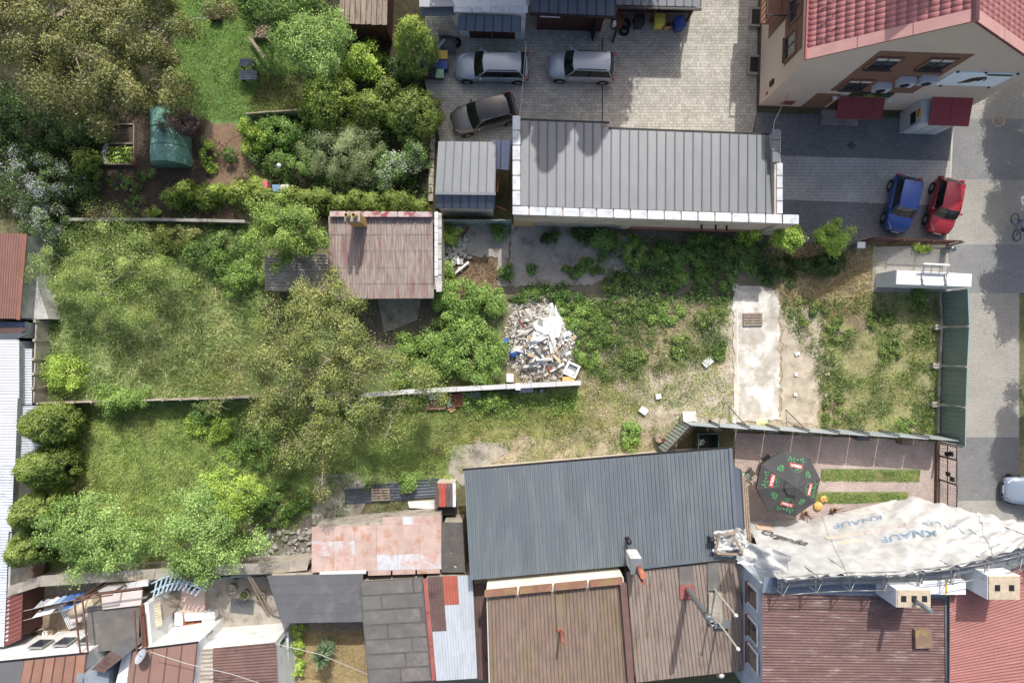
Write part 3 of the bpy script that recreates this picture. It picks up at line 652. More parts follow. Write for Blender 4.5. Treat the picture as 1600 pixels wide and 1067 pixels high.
# ---------------------------------------------------------------- tall corner house, top
ZR, ZE = 12.5, 8.0
B_sw, B_se = G(1183, 168), G(1493, 178.5)
ux = (B_se - B_sw).normalized(); uy = Vector((-ux.y, ux.x, 0)); LW = (B_se - B_sw).length; DEP = 16.0
bo = B_sw
def BP(a, b, z): p = bo + ux * a + uy * b; return Vector((p.x, p.y, z))
t = thing('corner_house', 'tall beige corner house with red tiled gable roof and brown window bands', 'house', tuple(BP(LW / 2, DEP / 2, 0)))
RX = LW * 0.42       # ridge position across the gable
m = MB()
fr = [BP(0, 0, 0), BP(LW, 0, 0), BP(LW, 0, ZE - .6), BP(RX, 0, ZR - .15), BP(0, 0, ZE)]; bk = [p + uy * DEP for p in fr]
m.add(fr + bk, [(0, 1, 2, 3, 4), (9, 8, 7, 6, 5), (0, 5, 6, 1), (1, 6, 7, 2), (4, 9, 5, 0), (2, 7, 8, 3), (3, 8, 9, 4)])
M_bh = mat('warm_beige_render', C(226, 204, 182), var=0.05, scale=0.5, stain=C(222, 202, 166), stain_scale=0.3, stain_amt=(0.5, 0.8), fine=0.03, rough=0.9)
m.build('wall', M_bh, t)
M_brband = mat('brown_render', C(146, 104, 82), var=0.06, fine=0.04, rough=0.9)
M_plinth = mat('dark_plinth', C(104, 84, 72), var=0.1)
m = MB(); m.prism([BP(-.06, -.06, 0), BP(LW + .06, -.06, 0), BP(LW + .06, DEP, 0), BP(-.06, DEP, 0)], 0, 0.35); m.build('plinth', M_plinth, t)
# roof slopes: underlay then tiles, flashing at the gable verge
ov = 0.25; SL = math.hypot(RX + ov, ZR - ZE + .1)
eL, eR = BP(-ov, -ov, ZE - .12), BP(LW + ov, -ov, ZE - .75); rg = BP(RX, -ov, ZR)
M_tile = mat('red_metal_tile', C(196, 122, 120), var=0.07, scale=1.2, rough=0.5, spec=0.4, rand=0.05, fine=0.04)
M_verge = mat('faded_red_verge', C(198, 146, 138), var=0.08, scale=1.2, rough=0.7)
und = MB(); d = uy * (DEP + .3)
for e in (eL, eR): und.slab([e, rg, rg + d, e + d] if e is eL else [rg, e, e + d, rg + d], 0.1)
roof = und.build('roof', mat('roof_underlay', C(150, 70, 66)), t)
def slope_tiles(e, ncol, nrow, y0, y1):
    """metal tiles, one mesh shared by all, laid in courses from eave to ridge"""
    up = (rg - e); L = up.length; up.normalize(); nrm = uy.cross(up); nrm = nrm if nrm.z > 0 else -nrm; nrm.normalize()
    cl = L / ncol; rw = (y1 - y0) / nrow
    mm = MB()
    def fn(u, v): 
        return up * (cl * u) + uy * (rw * v) + nrm * (0.02 + 0.035 * math.sin(math.pi * v) ** 0.8 + 0.035 * (1 - u))
    mm.grid(fn, 1, 5); b = len(mm.v)
    for j in range(6):
        mm.v.append(tuple(Vector(mm.v[j * 2]) - nrm * 0.06))
    for j in range(5): mm.f.append((j * 2, (j + 1) * 2, b + j + 1, b + j)); mm.sm.append(False)
    me = mm.mesh('tile', M_tile)
    for i in range(ncol):
        for j in range(nrow):
            o = bpy.data.objects.new('tile', me); p = e + up * (cl * i) + uy * (y0 + rw * j); o.location = p - org(roof); link(o, roof)
slope_tiles(eL, 16, 12, 0.55, 3.9); slope_tiles(eR, 15, 7, 0.55, 2.6)
for e in (eL, eR):      # rest of the slopes beyond the frame, and the verge flashing
    up = rg - e; nrm = uy.cross(up); nrm = (nrm if nrm.z > 0 else -nrm).normalized(); y1 = 3.9 if e is eL else 2.6
    for a, b, z in ((-.02, 0.55, 0.05),):
        for k in range(3):
            q = [e + up * (k / 3) + uy * a, e + up * ((k + 1) / 3 - .004) + uy * a, e + up * ((k + 1) / 3 - .004) + uy * b, e + up * (k / 3) + uy * b]
            MB().slab([p + nrm * (z + .03) for p in q], 0.05).build('verge_flashing', M_verge, roof)
    MB().slab([p + nrm * 0.07 for p in (e + uy * (y1 + .002), rg + uy * (y1 + .002), rg + d, e + d)], 0.05).build('roof_sheet', M_tile, roof)
MB().tube([rg + uy * 0.0 + Vector((0, 0, .02)), rg + d], 0.16, 8).build('ridge_cap', M_tile, roof)
MB().bar(eL + Vector((-.06, 0, 0)), eL + d + Vector((-.06, 0, 0)), 0.14, 0.14).build('gutter', flat('red_gutter', C(168, 70, 66), 0.5), t)
up = (rg - eL).normalized()
sm = MB(); sm.tube([(0, 0, 0), (0, 0, .14), (.1, .06, .2), (.2, 0, .14)], 0.022, 5); smm = sm.mesh('snow_hook', M_black)
for k in range(8):
    o = bpy.data.objects.new('snow_hook', smm); p = eL + up * (0.6 + 0.55 * (k % 2)) + uy * (0.75 + 0.4 * k) + Vector((0, 0, .06)); o.location = p - org(roof); link(o, roof)
# a dormer / chimney block on the left slope that throws the dark patch on the tiles
c1 = BP(RX - 1.6, 4.4, 0); MB().box((c1.x, c1.y, 12.6), (1.3, 1.0, 4.2)).build('chimney', M_bh, t)
# brown window bands on the south wall, windows set into them
def south(a0, a1, z0, z1, mt, name, off=0.03, parent=None, back=0.0):
    q = [BP(a0, -off, z0), BP(a1, -off, z0), BP(a1, -back + .005, z0), BP(a0, -back + .005, z0)]
    return MB().hexa(q + [p + Vector((0, 0, z1 - z0)) for p in q]).build(name, mt, parent or t)
def window_s(a0, a1, z0, z1):
    """frame ring proud of the wall, recessed glass with mullion, sill"""
    w = MB(); fw = 0.09
    for b in ((a0 - .1, a1 + .1, z1, z1 + .1), (a0 - .1, a0, z0, z1), (a1, a1 + .1, z0, z1)):
        q = [BP(b[0], -.12, b[2]), BP(b[1], -.12, b[2]), BP(b[1], -.03, b[2]), BP(b[0], -.03, b[2])]; w.hexa(q + [p + Vector((0, 0, b[3] - b[2])) for p in q])
    wo = w.build('window', M_brband, t)
    south(a0, a1, z0, z1, M_glass, 'pane', 0.045, wo, 0.03)
    south((a0 + a1) / 2 - .035, (a0 + a1) / 2 + .035, z0, z1, M_brownw, 'mullion', 0.075, wo, 0.046)
    q = [BP(a0 - .12, -.22, z0 - .05), BP(a1 + .12, -.22, z0 - .05), BP(a1 + .12, -.03, z0 - .05), BP(a0 - .12, -.03, z0 - .05)]
    MB().hexa(q + [p + Vector((0, 0, .05)) for p in q]).build('sill', M_plinth, wo)
    south(a0, a1, z0 + (z1 - z0) * .72, z1, flat('white_blind', C(220, 216, 206), 0.7), 'blind', 0.06, wo, 0.046)
south(3.1, 7.9, 3.2, 8.6, M_brband, 'wall_band', 0.025)
for a0, z0 in ((3.5, 3.6), (3.4, 6.6), (6.1, 6.7)): window_s(a0, a0 + 1.25, z0, z0 + 1.35)
for k, (a0, z0) in enumerate(((5.05, 4.1), (5.9, 5.0), (5.35, 5.05), (6.9, 5.3))):
    if k == 2: continue
    ac = south(a0, a0 + .85, z0, z0 + .62, flat('aircon_white', C(214, 216, 220), 0.5), 'air_conditioner', 0.4)
    p = BP(a0 + .36, -.41, z0 + .31); mm = MB(); mm.tube([p, p - uy * .02], 0.25, 14); mm.build('fan_grille', M_black, ac)
    for q in range(3):
        south(a0 + .04, a0 + .6, z0 + .12 + q * .16, z0 + .14 + q * .16, M_steel, 'louvre', 0.425, ac, 0.405)
    mm = MB()
    for s in (0.1, 0.7): mm.bar(BP(a0 + s, -.03, z0 - .05), BP(a0 + s, -.4, z0 - .05), 0.04, 0.05)
    mm.build('bracket', M_steel, ac)
# painted sign board: pale panel with a dark knotted emblem
sg = south(8.25, 11.6, 4.7, 6.5, flat('sign_pale_blue', C(236, 246, 248, 1.0), 0.6), 'sign_board', 0.07)
em = MB()
cc = BP(9.9, -.09, 5.55)
for ph, rr in ((0, 0.5), (1.1, 0.42), (2.2, 0.33)):
    pts = [cc + ux * (rr * 1.1 * math.cos(a / 12 * math.pi + ph)) + Vector((0, 0, rr * 0.9 * math.sin(a / 12 * math.pi * 1.5 + ph))) for a in range(20)]
    em.tube(pts, 0.035, 5)
em.build('emblem', flat('emblem_brown', C(92, 70, 44), 0.7), sg)
south(10.1, 11.5, 6.2, 6.42, flat('sign_text_green', C(60, 92, 80), 0.7), 'title_strip', 0.085, sg, 0.072)
for a, z in ((8.3, 6.55), (9.8, 6.55), (11.5, 6.55), (8.6, 4.6), (11.3, 4.6)): south(a, a + .1, z, z + .1, M_black, 'clamp', 0.14, sg, 0.072)
# green fascia sign, door canopy and door
gs = south(4.5, 6.9, 2.55, 3.15, flat('dark_green_sign', C(40, 72, 44), 0.5), 'fascia_sign', 0.08)
em = MB(); cc = BP(5.6, -.1, 2.85)
for k in range(3):
    pts = [cc + ux * ((k - 1) * .16 + .14 * math.cos(a / 10 * 2 * math.pi)) + Vector((0, 0, .14 * math.sin(a / 10 * 2 * math.pi))) for a in range(11)]; em.tube(pts, 0.016, 5)
em.build('emblem', flat('gold_paint', C(196, 170, 70), 0.4), gs)
sb = MB()
for k in range(18): 
    q = BP(4.75 + k * .105, -.085, 2.6); sb.box((q.x, q.y, q.z + .03), (0.06, 0.012, 0.05 + 0.03 * (k % 3 == 0)))
sb.build('lettering', MC['gold_paint'], gs)
M_awn = mat('dark_red_awning', C(150, 62, 66), var=0.06, rough=0.6)
aw = MB(); corr(aw, [BP(4.0, -.1, 2.55), BP(6.7, -.1, 2.55), BP(6.75, -1.25, 2.1), BP(3.95, -1.25, 2.1)], 10, 0.04, per=6); aw = aw.build('door_canopy', M_awn, t)
for a in (4.1, 6.6):
    MB().bar(BP(a, -.1, 1.8), BP(a, -1.15, 2.08), 0.04, 0.04).build('bracket', M_black, aw)
south(2.6, 4.0, 0.35, 2.7, M_brband, 'door_surround', 0.03)
south(4.2, 6.4, 0.02, 2.2, M_brownw, 'door', 0.05)
st = MB(); q = [BP(4.0, -.95, 0.02), BP(6.3, -.95, 0.02), BP(6.3, -.07, 0.02), BP(4.0, -.07, 0.02)]; st.hexa(q + [p + Vector((0, 0, .16)) for p in q]); st.build('door_step', M_conc, t)
for a in (3.75, 7.0):
    l = MB(); p = BP(a, -.15, 2.45); l.box(p, (0.22, 0.2, 0.12)); l.build('wall_lamp', M_white, t)
south(1.2, 1.9, 0.75, 1.3, flat('notice_red', C(150, 84, 60), 0.7), 'notice_board', 0.05)
# corner vestibule with its own little red roof
q0 = 9.0
v = MB(); pv = [BP(q0, -1.35, 0), BP(q0 + 2.3, -1.35, 0), BP(q0 + 2.3, -.01, 0), BP(q0, -.01, 0)]; v.prism(pv, 0.0, 2.3)
ve = v.build('vestibule', flat('pale_panel', C(206, 206, 204), 0.6), t)
for k in range(3):
    MB().hexa([BP(q0 + .12 + k * .75, -1.37, 0.15), BP(q0 + .72 + k * .75, -1.37, 0.15), BP(q0 + .72 + k * .75, -1.352, 0.15), BP(q0 + .12 + k * .75, -1.352, 0.15)] + [p + Vector((0, 0, 1.95)) for p in (BP(q0 + .12 + k * .75, -1.37, 0.15), BP(q0 + .72 + k * .75, -1.37, 0.15), BP(q0 + .72 + k * .75, -1.352, 0.15), BP(q0 + .12 + k * .75, -1.352, 0.15))]).build('panel', M_white, ve)
q = [BP(q0 - .02, -1.2, 1.2), BP(q0 - .02, -.5, 1.2), BP(q0 - .002, -.5, 1.2), BP(q0 - .002, -1.2, 1.2)]
MB().hexa(q + [p + Vector((0, 0, .55)) for p in q]).build('screen', M_black, ve)
q = [BP(q0 - .03, -1.0, 1.85), BP(q0 - .03, -.45, 1.85), BP(q0 - .002, -.45, 1.85), BP(q0 - .002, -1.0, 1.85)]
es = MB().hexa(q + [p + Vector((0, 0, .4)) for p in q]).build('emblem_sign', flat('yellow_sign', C(236, 190, 30), 0.5), ve)
MB().bar(BP(q0 - .035, -.9, 1.95), BP(q0 - .035, -.55, 2.15), 0.05, 0.05).build('emblem', M_black, es)
for k in range(2):
    a0, a1 = q0 + .75 * 0 + 0.4 + k * 1.2, q0 + 0.4 + (k + 1) * 1.2 - .02
    MB().slab([BP(a0, .0, 2.75), BP(a1, .0, 2.75), BP(a1, -1.55, 2.4), BP(a0, -1.55, 2.4)], 0.06).build('canopy_panel', flat('crimson_sheet', C(164, 56, 66), 0.5), ve)
# west wall: balcony, windows, gutters, wells
def west(b0, b1, z0, z1, mt, name, off=0.03, parent=None, back=0.0):
    q = [BP(-off, b0, z0), BP(-back + .005, b0, z0), BP(-back + .005, b1, z0), BP(-off, b1, z0)]
    return MB().hexa(q + [p + Vector((0, 0, z1 - z0)) for p in q]).build(name, mt, parent or t)
west(0.9, 4.2, 4.2, 6.6, M_brband, 'wall_band', 0.02)
west(3.6, 8, 1.6, 6.8, M_brband, 'wall_band', 0.022)
for b0, z0 in ((1.1, 4.4), (2.9, 5.0), (5.2, 4.6)):
    wo = west(b0 - .1, b0 + 1.3, z0 + 1.401, z0 + 1.5, M_brband, 'window', 0.1)
    west(b0 - .1, b0 - .002, z0, z0 + 1.4, M_brband, 'frame', 0.1, wo); west(b0 + 1.202, b0 + 1.3, z0, z0 + 1.4, M_brband, 'frame', 0.1, wo); west(b0, b0 + 1.2, z0, z0 + 1.4, M_glass, 'pane', 0.04, wo, 0.025); west(b0 + .56, b0 + .63, z0, z0 + 1.4, M_brownw, 'mullion', 0.06, wo, 0.042); west(b0 - .12, b0 + 1.32, z0 - .05, z0, M_plinth, 'sill', 0.2, wo)
west(0.45, 0.75, 2.2, 2.75, M_black, 'meter_box', 0.1); west(0.2, 0.35, 1.5, 1.8, flat('notice_red', C(150, 84, 60)), 'notice', 0.04)
bal = MB(); q = [BP(-1.2, 3.6, 3.4), BP(-.03, 3.6, 3.4), BP(-.03, 7.2, 3.4), BP(-1.2, 7.2, 3.4)]; bal.hexa(q + [p + Vector((0, 0, .16)) for p in q]); bal = bal.build('balcony', M_brband, t)
for k in range(14):
    p = BP(-1.17 + (0 if k > 3 else (3 - k) * .36), 3.63 if k <= 3 else 3.63 + (k - 3) * .34, 3.56); MB().box((p.x, p.y, p.z + .45), (0.03, 0.03, 0.9)).build('baluster', M_black, bal)
MB().bar(BP(-1.17, 3.63, 4.48), BP(-1.17, 7.2, 4.48), 0.06, 0.05).build('handrail', M_black, bal); MB().bar(BP(-1.14, 3.63, 4.485), BP(-.03, 3.63, 4.485), 0.06, 0.05).build('handrail', M_black, bal)
for b in (2.0, 5.0):
    lw = MB(); q = [BP(-.75, b, .02), BP(-.07, b, .02), BP(-.07, b + 1.2, .02), BP(-.75, b + 1.2, .02)]; lw.hexa(q + [p + Vector((0, 0, .2)) for p in q]); lw = lw.build('light_well', M_conc, t)
    q = [BP(-.6, b + .14, .2205), BP(-.1, b + .14, .2205), BP(-.1, b + 1.06, .2205), BP(-.6, b + 1.06, .2205)]; MB().slab([p + Vector((0, 0, .02)) for p in q], 0.018).build('grating', M_black, lw)

# ---------------------------------------------------------------- courtyard outbuildings along the top edge
t = house('timber_shed', 'old timber shed with brown plank roof among the trees at the top edge', 'shed', V4((534, -60, 2.7), (606, -60, 2.7), (603, 40, 2.5), (530, 37, 2.5)), M_brownw)
for i in range(9):
    q = V4((533, -60, 2.8), (607, -60, 2.8), (605, 40, 2.55), (529, 37, 2.55)); u0, u1 = i / 9, (i + 1) / 9
    MB().slab([bil(q, u0 + .006, 0), bil(q, u1 - .006, 0), bil(q, u1 - .006, 1 - random.random() * .02), bil(q, u0 + .006, 1)], 0.04).build('roof_plank', mat('weathered_plank', C(156, 138, 120), var=0.2, scale=3, stain=C(112, 96, 80), rand=0.1, stretch=(3, 0.5, 1)), t)
M_memb = mat('grey_membrane', C(172, 172, 174), var=0.06, scale=0.8, rough=0.7)
t = house('white_garage', 'low white garage with slate blue awning panels and brown doors', 'garage', V4((660, -90, 3.5), (828, -90, 3.5), (824, 20, 3.7), (711, 16, 3.7)), M_white, drop=0.05)
MB().slab(V4((655, -90, 3.55), (830, -90, 3.55), (827, 9, 3.55), (655, 11, 3.55)), 0.04).build('roof', M_memb, t)
cap(t, (709, 11), (827, 8), (827, 20), (709, 19), 4, 3.72, M_capw)
awn = panels(t, V4((716, 24, 3.3), (814, 26, 3.3), (814, 51, 2.75), (714, 48, 2.75)), 7, M_navy, 'awning_panel', rib=0.04)
def fw(px, z): 
    a, b = W(711, 16, 3.7), W(824, 20, 3.7); u = (px - 711) / 113.0; p = lerp(a, b, u); return Vector((p.x, p.y + .12, z))
for x0, x1 in ((728, 766), (767, 805)):
    q = [fw(x0, 0.02) + Vector((0, -.06, 0)), fw(x1, 0.02) + Vector((0, -.06, 0)), fw(x1, 0.02), fw(x0, 0.02)]; dr = MB().hexa(q + [p + Vector((0, 0, 2.1)) for p in q]).build('door', M_brownw, t)
    MB().box(fw((x0 + x1) / 2 + 12, 1.05) + Vector((0, -.09, 0)), (0.14, 0.05, 0.04)).build('handle', M_steel, dr)
MB().slab(V4((655, 12, 3.0), (711, 11, 3.0), (711, 24, 2.9), (657, 25, 2.9)), 0.06).build('shelter_roof', M_zinc, t)
MB().prism(V4((683, 47, 1.2), (712, 47, 1.2), (712, 62, 0), (690, 60, 0)), 0, 1.1).build('low_wall', M_render, t)
t = house('brown_garage', 'row of brown garages under a slate seam roof at the top edge', 'garage', V4((832, -90, 3.1), (962, -90, 3.1), (958, 24, 2.9), (831, 20, 2.9)), M_brownw, drop=0.1, inset=0.5)
panels(t, V4((830, -90, 3.3), (964, -90, 3.3), (962, 26, 3.0), (829, 20, 3.0)), 9, M_navy)
MB().bar(W(828, 22, 2.95), W(962, 28, 2.95), 0.14, 0.12).build('gutter', M_black, t)
gp = [G(842, 46.5), G(872, 48)]
MB().bar(Vector((gp[0].x, gp[0].y, 1.9)), Vector((gp[1].x, gp[1].y, 1.9)), 0.05, 0.4).build('sign_panel', M_white, t)
MB().bar(G(941, 49, 1.9), G(952, 49.5, 1.9), 0.05, 0.4).build('sign_panel', M_white, t)
MB().bar(G(922, 50, 1.05), G(926, 66, 1.05), 0.05, 2.0).build('open_door', M_black, t)
MB().box(G(957, 66, 0.9), (0.12, 0.12, 1.8)).build('post', M_black, t); MB().box(G(954, 55, 1.5), (0.2, 0.25, 0.35)).build('lamp_box', M_white, t)
t = thing('carport', 'open carport with light seam roof sheltering the wheelie bins', 'carport', tuple(G(1030, -20)))
panels(t, V4((962, -90, 3.3), (1098, -90, 3.3), (1096, 11, 3.0), (963, 8, 3.0)), 10, M_zinc)
MB().bar(W(960, 12, 2.95), W(1096, 15, 2.95), 0.14, 0.14).build('gutter', M_black, t)
for px in (966, 1030, 1090): MB().box(G(px - (px - 800) * .06, 34, 1.45), (0.12, 0.12, 2.9)).build('post', M_brownw, t)
MB().bar(G(964, 18, 1.0), G(1080, 20, 1.0), 0.08, 2.0).build('back_wall', M_brownw, t)

# ---------------------------------------------------------------- left edge buildings
t = house('brown_roof_house', 'house end with brown ribbed roof at the left edge', 'house', V4((-90, 364, 2.6), (44, 366, 2.6), (30, 499, 2.6), (-90, 497, 2.6)), mat('grey_plaster', C(196, 194, 188), stain=C(170, 168, 160)), drop=0.05)
sheets(t, V4((-90, 363, 3.1), (34, 365, 2.7), (24, 498, 2.7), (-90, 496, 3.1)), 5, 1, 6, 0.016, mat('brown_ribbed_sheet', C(140, 100, 88), var=0.1, rough=0.6, rand=0.03), 'narrow', per=8)
MB().slab(V4((34.5, 365, 2.72), (42, 366, 2.7), (31, 500, 2.7), (24.5, 499, 2.72)), 0.06).build('gutter', mat('red_brown_gutter', C(146, 96, 80), var=0.12, stain=C(200, 190, 180), stain_scale=3, stain_amt=(0.66, 0.7)), t)
t = thing('concrete_ledge', 'pale concrete ledge wall beside the brown roofed house end', 'wall', tuple(G(62, 440)))
MB().prism([W(43, 376, 1.4), W(52, 378, 1.4), W(60, 450, 1.4), W(76, 498, 1.4), W(34, 500, 1.4)], 0, 1.4).build('block', MC['grey_plaster'], t)
t = house('white_corrugated_barn', 'long barn at the left edge with bright white corrugated roof', 'barn', V4((-120, 532, 2.9), (29, 530, 2.2), (12, 1005, 2.2), (-120, 1005, 2.9)), MC['grey_plaster'])
M_wcor = mat('white_corrugated', C(212, 215, 219), var=0.05, scale=1.2, stain=C(200, 204, 208), stain_scale=1.0, fine=0.05, rough=0.6, rand=0.03)
for k, (y0, y1, xa) in enumerate(((531, 622, 30), (620, 728, 28), (726, 830, 22), (828, 930, 14), (928, 1010, 10))):
    q = V4((-120, y0, 2.98), (xa, y0, 2.26), (xa - (4 if k else 0), y1, 2.26), (-120, y1, 2.98)); d2 = Vector((0, 0, .02 * (k % 2)))
    corr(MB(), [q[1] + d2, q[2] + d2, q[3] + d2, q[0] + d2], int((y1 - y0) / 4.2), 0.02, per=5).build('roof_sheet', M_wcor if k < 2 else mat('pale_blue_corrugated', C(200, 208, 218), rough=0.6), t)
t = thing('corrugated_side_fence', 'grey corrugated sheet lean-to strip between white barn and garden', 'lean-to', tuple(G(70, 640)))
for k, (y0, y1, x0, x1) in enumerate(((545, 632, 29, 50), (634, 740, 27, 70))):
    q = V4((x0, y0, 1.75), (x1, y0, 1.5), (x1, y1, 1.5), (x0, y1, 1.75))
    corr(MB(), [q[1], q[2], q[3], q[0]], int((y1 - y0) / 4), 0.02, per=5).build('sheet', M_galv, t)
    MB().prism([W(x1 - 3, y0, 1.5), W(x1 - 1, y0, 1.5), W(x1 - 1, y1, 1.5), W(x1 - 3, y1, 1.5)], 0, 1.44).build('wall', MC['grey_plaster'], t)
t = thing('junk_lean_to', 'dark slate lean-to roof between brown roof and white barn', 'lean-to', tuple(G(40, 515)))
for k in range(3): MB().slab(V4((-40, 503 + k * 9, 2.2 + .02 * k), (44, 503 + k * 9, 2.2 + .02 * k), (40 - 8 * k, 513 + k * 9, 2.15), (-40, 513 + k * 9, 2.15)), 0.04).build('sheet', (M_navy, M_dbrown, M_anth)[k], t)
MB().prism(V4((-40, 504, 2.1), (40, 504, 2.1), (36, 528, 2.1), (-40, 528, 2.1)), 0, 2.08).build('wall', MC['grey_plaster'], t)
# ---------------------------------------------------------------- fences and walls of the plots
M_cpan = mat('concrete_panel', C(182, 172, 156), var=0.14, scale=1.5, stain=C(130, 122, 108), stain_scale=1.2, rough=0.95, rand=0.06)
M_gsheet = mat('green_sheet', C(134, 148, 138), var=0.1, scale=1.4, rough=0.45, spec=0.45, rand=0.06)
t = thing('green_fence', 'tall green ribbed sheet fence along the road side of the lot', 'fence', tuple(G(1470, 570)))
fy = [455, 511, 571, 631, 689]; fx = [1470, 1472, 1469, 1467, 1466]
for i in range(4):
    a, b = G(fx[i], fy[i] + 1.2), G(fx[i + 1], fy[i + 1] - 1.2); up = Vector((0.03, 0, 2.5))
    pn = corr(MB(), [a, b, b + up, a + up], 8 if i else 8, 0.022, 'narrow', per=8); pn = pn.build('panel', M_gsheet, t)
    MB().bar(a + up, b + up, 0.05, 0.06).build('top_rail', flat('teal_rail', C(120, 168, 164), 0.5), t)
    MB().bar(a + Vector((-.12, 0, .1)), b + Vector((-.12, 0, .1)), 0.14, 0.2).build('base_beam', M_cpan, t)
for i in range(1, 5):
    p = G(fx[i], fy[i]); MB().bar(p + Vector((-.1, 0, 0)), p + Vector((-.06, 0, 2.5)), 0.07, 0.07).build('post', M_steel, t)
    if i < 4:
        MB().box(p + Vector((-.35, 0, .14)), (0.5, 0.34, 0.3)).build('footing', M_cpan, t); MB().bar(p + Vector((-.9, -.02, .06)), p + Vector((-.12, -.02, 1.3)), 0.05, 0.05).build('brace', M_steel, t)
M_gatem = flat('dark_gate_metal', C(56, 52, 50), 0.5)
t = thing('mesh_gate', 'black wire mesh gate between green fence and scaffolding', 'gate', tuple(G(1467, 750)))
gy = [(692, 711), (712, 748), (749, 812)]
for y0, y1 in gy:
    a, b = G(1467, y0), G(1466, y1); up = Vector((0, 0, 1.75)); fm = MB()
    for p, q in ((a + Vector((0, 0, .06)), b + Vector((0, 0, .06))), (a + up, b + up), (a + up * .5, b + up * .5)): fm.bar(p, q, 0.045, 0.045)
    lf = fm.build('rail', M_gatem, t)
    for p in (a, b): MB().bar(p, p + up, 0.05, 0.05).build('upright', M_gatem, t)
    n = max(3, int((y1 - y0) / 4)); mm = MB()
    for k in range(n):
        p, q = lerp(a, b, (k + .15) / n), lerp(a, b, (k + .85) / n)
        for z in range(7):
            z0 = .12 + z * .23; mm.bar(p + Vector((0, 0, z0)), q + Vector((0, 0, z0 + .18)), 0.014, 0.014); mm.bar(q + Vector((0, 0, z0)), p + Vector((0, 0, z0 + .18)), 0.014, 0.014)
    stuff(mm.build('wire_mesh', M_gatem, t))
for py, z in ((704, 1.2), (706, .8), (736, .9), (742, 1.3)): MB().box(G(1467, py, z), (0.1, 0.26, 0.34)).build('lock_box', M_black, t)
MB().bar(G(1462, 690, .06), G(1460, 812, .06), 0.12, 0.1).build('threshold', M_rust, t)
# grey sheet fence of the patio, panel by panel with gaps that let the light through
t = thing('patio_fence', 'grey blue sheet panel fence between vacant lot and patio', 'fence', tuple(G(1262, 668)))
A, B_ = G(1064, 657.5), G(1463, 680); k = 9; M_gpan = mat('blue_grey_sheet', C(172, 182, 186), var=0.08, scale=1.5, rough=0.5, rand=0.06)
for i in range(k):
    a, b = lerp(A, B_, i / k), lerp(A, B_, (i + .94) / k); a = a + Vector((0, .02, 0)); b = b + Vector((0, -.02, 0)); up = Vector((0, -.02, 2.3)); th = Vector((0, .03, 0))
    MB().hexa([a, b, b + th, a + th, a + up, b + up, b + up + th, a + up + th]).build('panel', M_gpan, t)
    p = lerp(A, B_, (i + .97) / k); MB().box((p.x, p.y + .12, 1.15), (0.06, 0.06, 2.3)).build('post', M_gatem, t)
    if i % 2 == 1: MB().bar((p.x - .5, p.y + 1.1, .02), (p.x, p.y + .14, 1.6), 0.04, 0.04).build('brace', M_gatem, t)
t = thing('ribbed_gate', 'short ribbed grey-green sheet gate slanting to the hall corner', 'gate', tuple(G(1046, 678)))
a, b = G(1061, 659), G(1026, 697); up = Vector((0.02, -.03, 2.2))
corr(MB(), [a, b, b + up, a + up], 9, 0.03, 'narrow', per=8).build('panel', mat('grey_green_sheet', C(158, 168, 156), rough=0.5), t)
for p in (a, b): MB().bar(p, p + up, 0.07, 0.07).build('post', M_steel, t)
MB().bar(a + up, b + up, 0.06, 0.06).build('top_rail', M_steel, t)
for i in range(5): tag(MB().box(G(1068 + i * 15 + 3 * (i % 2), 654 + i * .9, 0.15), (0.5, 0.3, 0.36), 0.1 * i).build('concrete_block', M_cpan), ('pale concrete block at the patio fence end, %s' % ('nearest the ribbed gate', 'second from the ribbed gate', 'third from the ribbed gate', 'fourth from the ribbed gate', 'farthest from the ribbed gate')[i]), 'block', 'blocks along the patio fence')
tag(MB().box(G(1074, 649, 0.5), (0.85, 0.62, 0.1), 0.05).box(G(1074, 650, 0.22), (0.7, 0.5, 0.44), 0.05).build('concrete_well_cap', M_conc_p), 'square concrete lid at the end of the patio fence', 'concrete lid')
t = thing('skip_bin', 'dark green open skip beside the ribbed gate', 'skip', tuple(G(1099, 686)))
c0 = G(1099, 686); M_dgreen = flat('dark_green_paint', C(62, 84, 66), 0.5)
for dx, dy, sx, sy in ((-.62, 0, .06, 1.0), (.62, 0, .06, 1.0), (0, .48, 1.18, .06), (0, -.48, 1.18, .06)): MB().box((c0.x + dx, c0.y + dy, .6), (sx, sy, 1.1)).build('side', M_dgreen, t)
MB().box((c0.x, c0.y, .12), (1.18, .9, .1)).build('base', M_black, t)
for k in range(14): MB().box((c0.x - .3 + random.uniform(-.2, .25), c0.y + random.uniform(-.3, .3), .25 + random.random() * .2), (.14, .1, .05), random.random() * 3).build('rubbish', M_white if k % 2 else M_steel, t)
# parking fence with pickets
t = thing('picket_fence', 'rusty brown picket fence in front of the blue and red cars', 'fence', tuple(G(1410, 379)))
a, b = G(1345, 378), G(1478, 383); M_rb = mat('red_brown_steel', C(120, 86, 74), var=0.15, scale=3)
for z in (.25, 1.45): MB().bar(a + Vector((0, 0, z)), b + Vector((0, 0, z)), 0.05, 0.06).build('rail', M_rb, t)
pm = MB().box((0, 0, .8), (0.05, 0.025, 1.6)).mesh('picket', M_rb)
for i in range(56):
    o = bpy.data.objects.new('picket', pm); o.location = lerp(a, b, i / 55) + Vector((0, .045, 0)) - org(t); link(o, t)
for i in range(4):
    p = lerp(a, b, i / 3); MB().box((p.x, p.y - .06, .85), (0.08, 0.08, 1.7)).build('post', M_rb, t)
t = thing('metal_bollard', 'round grey bollard at the corner of the parking fence', 'bollard', tuple(G(1474, 392)))
MB().lathe([(.2, 0), (.2, .9), (.17, 1.0), (0, 1.02)], G(1474, 392), 14).build('tube', M_steel, t)
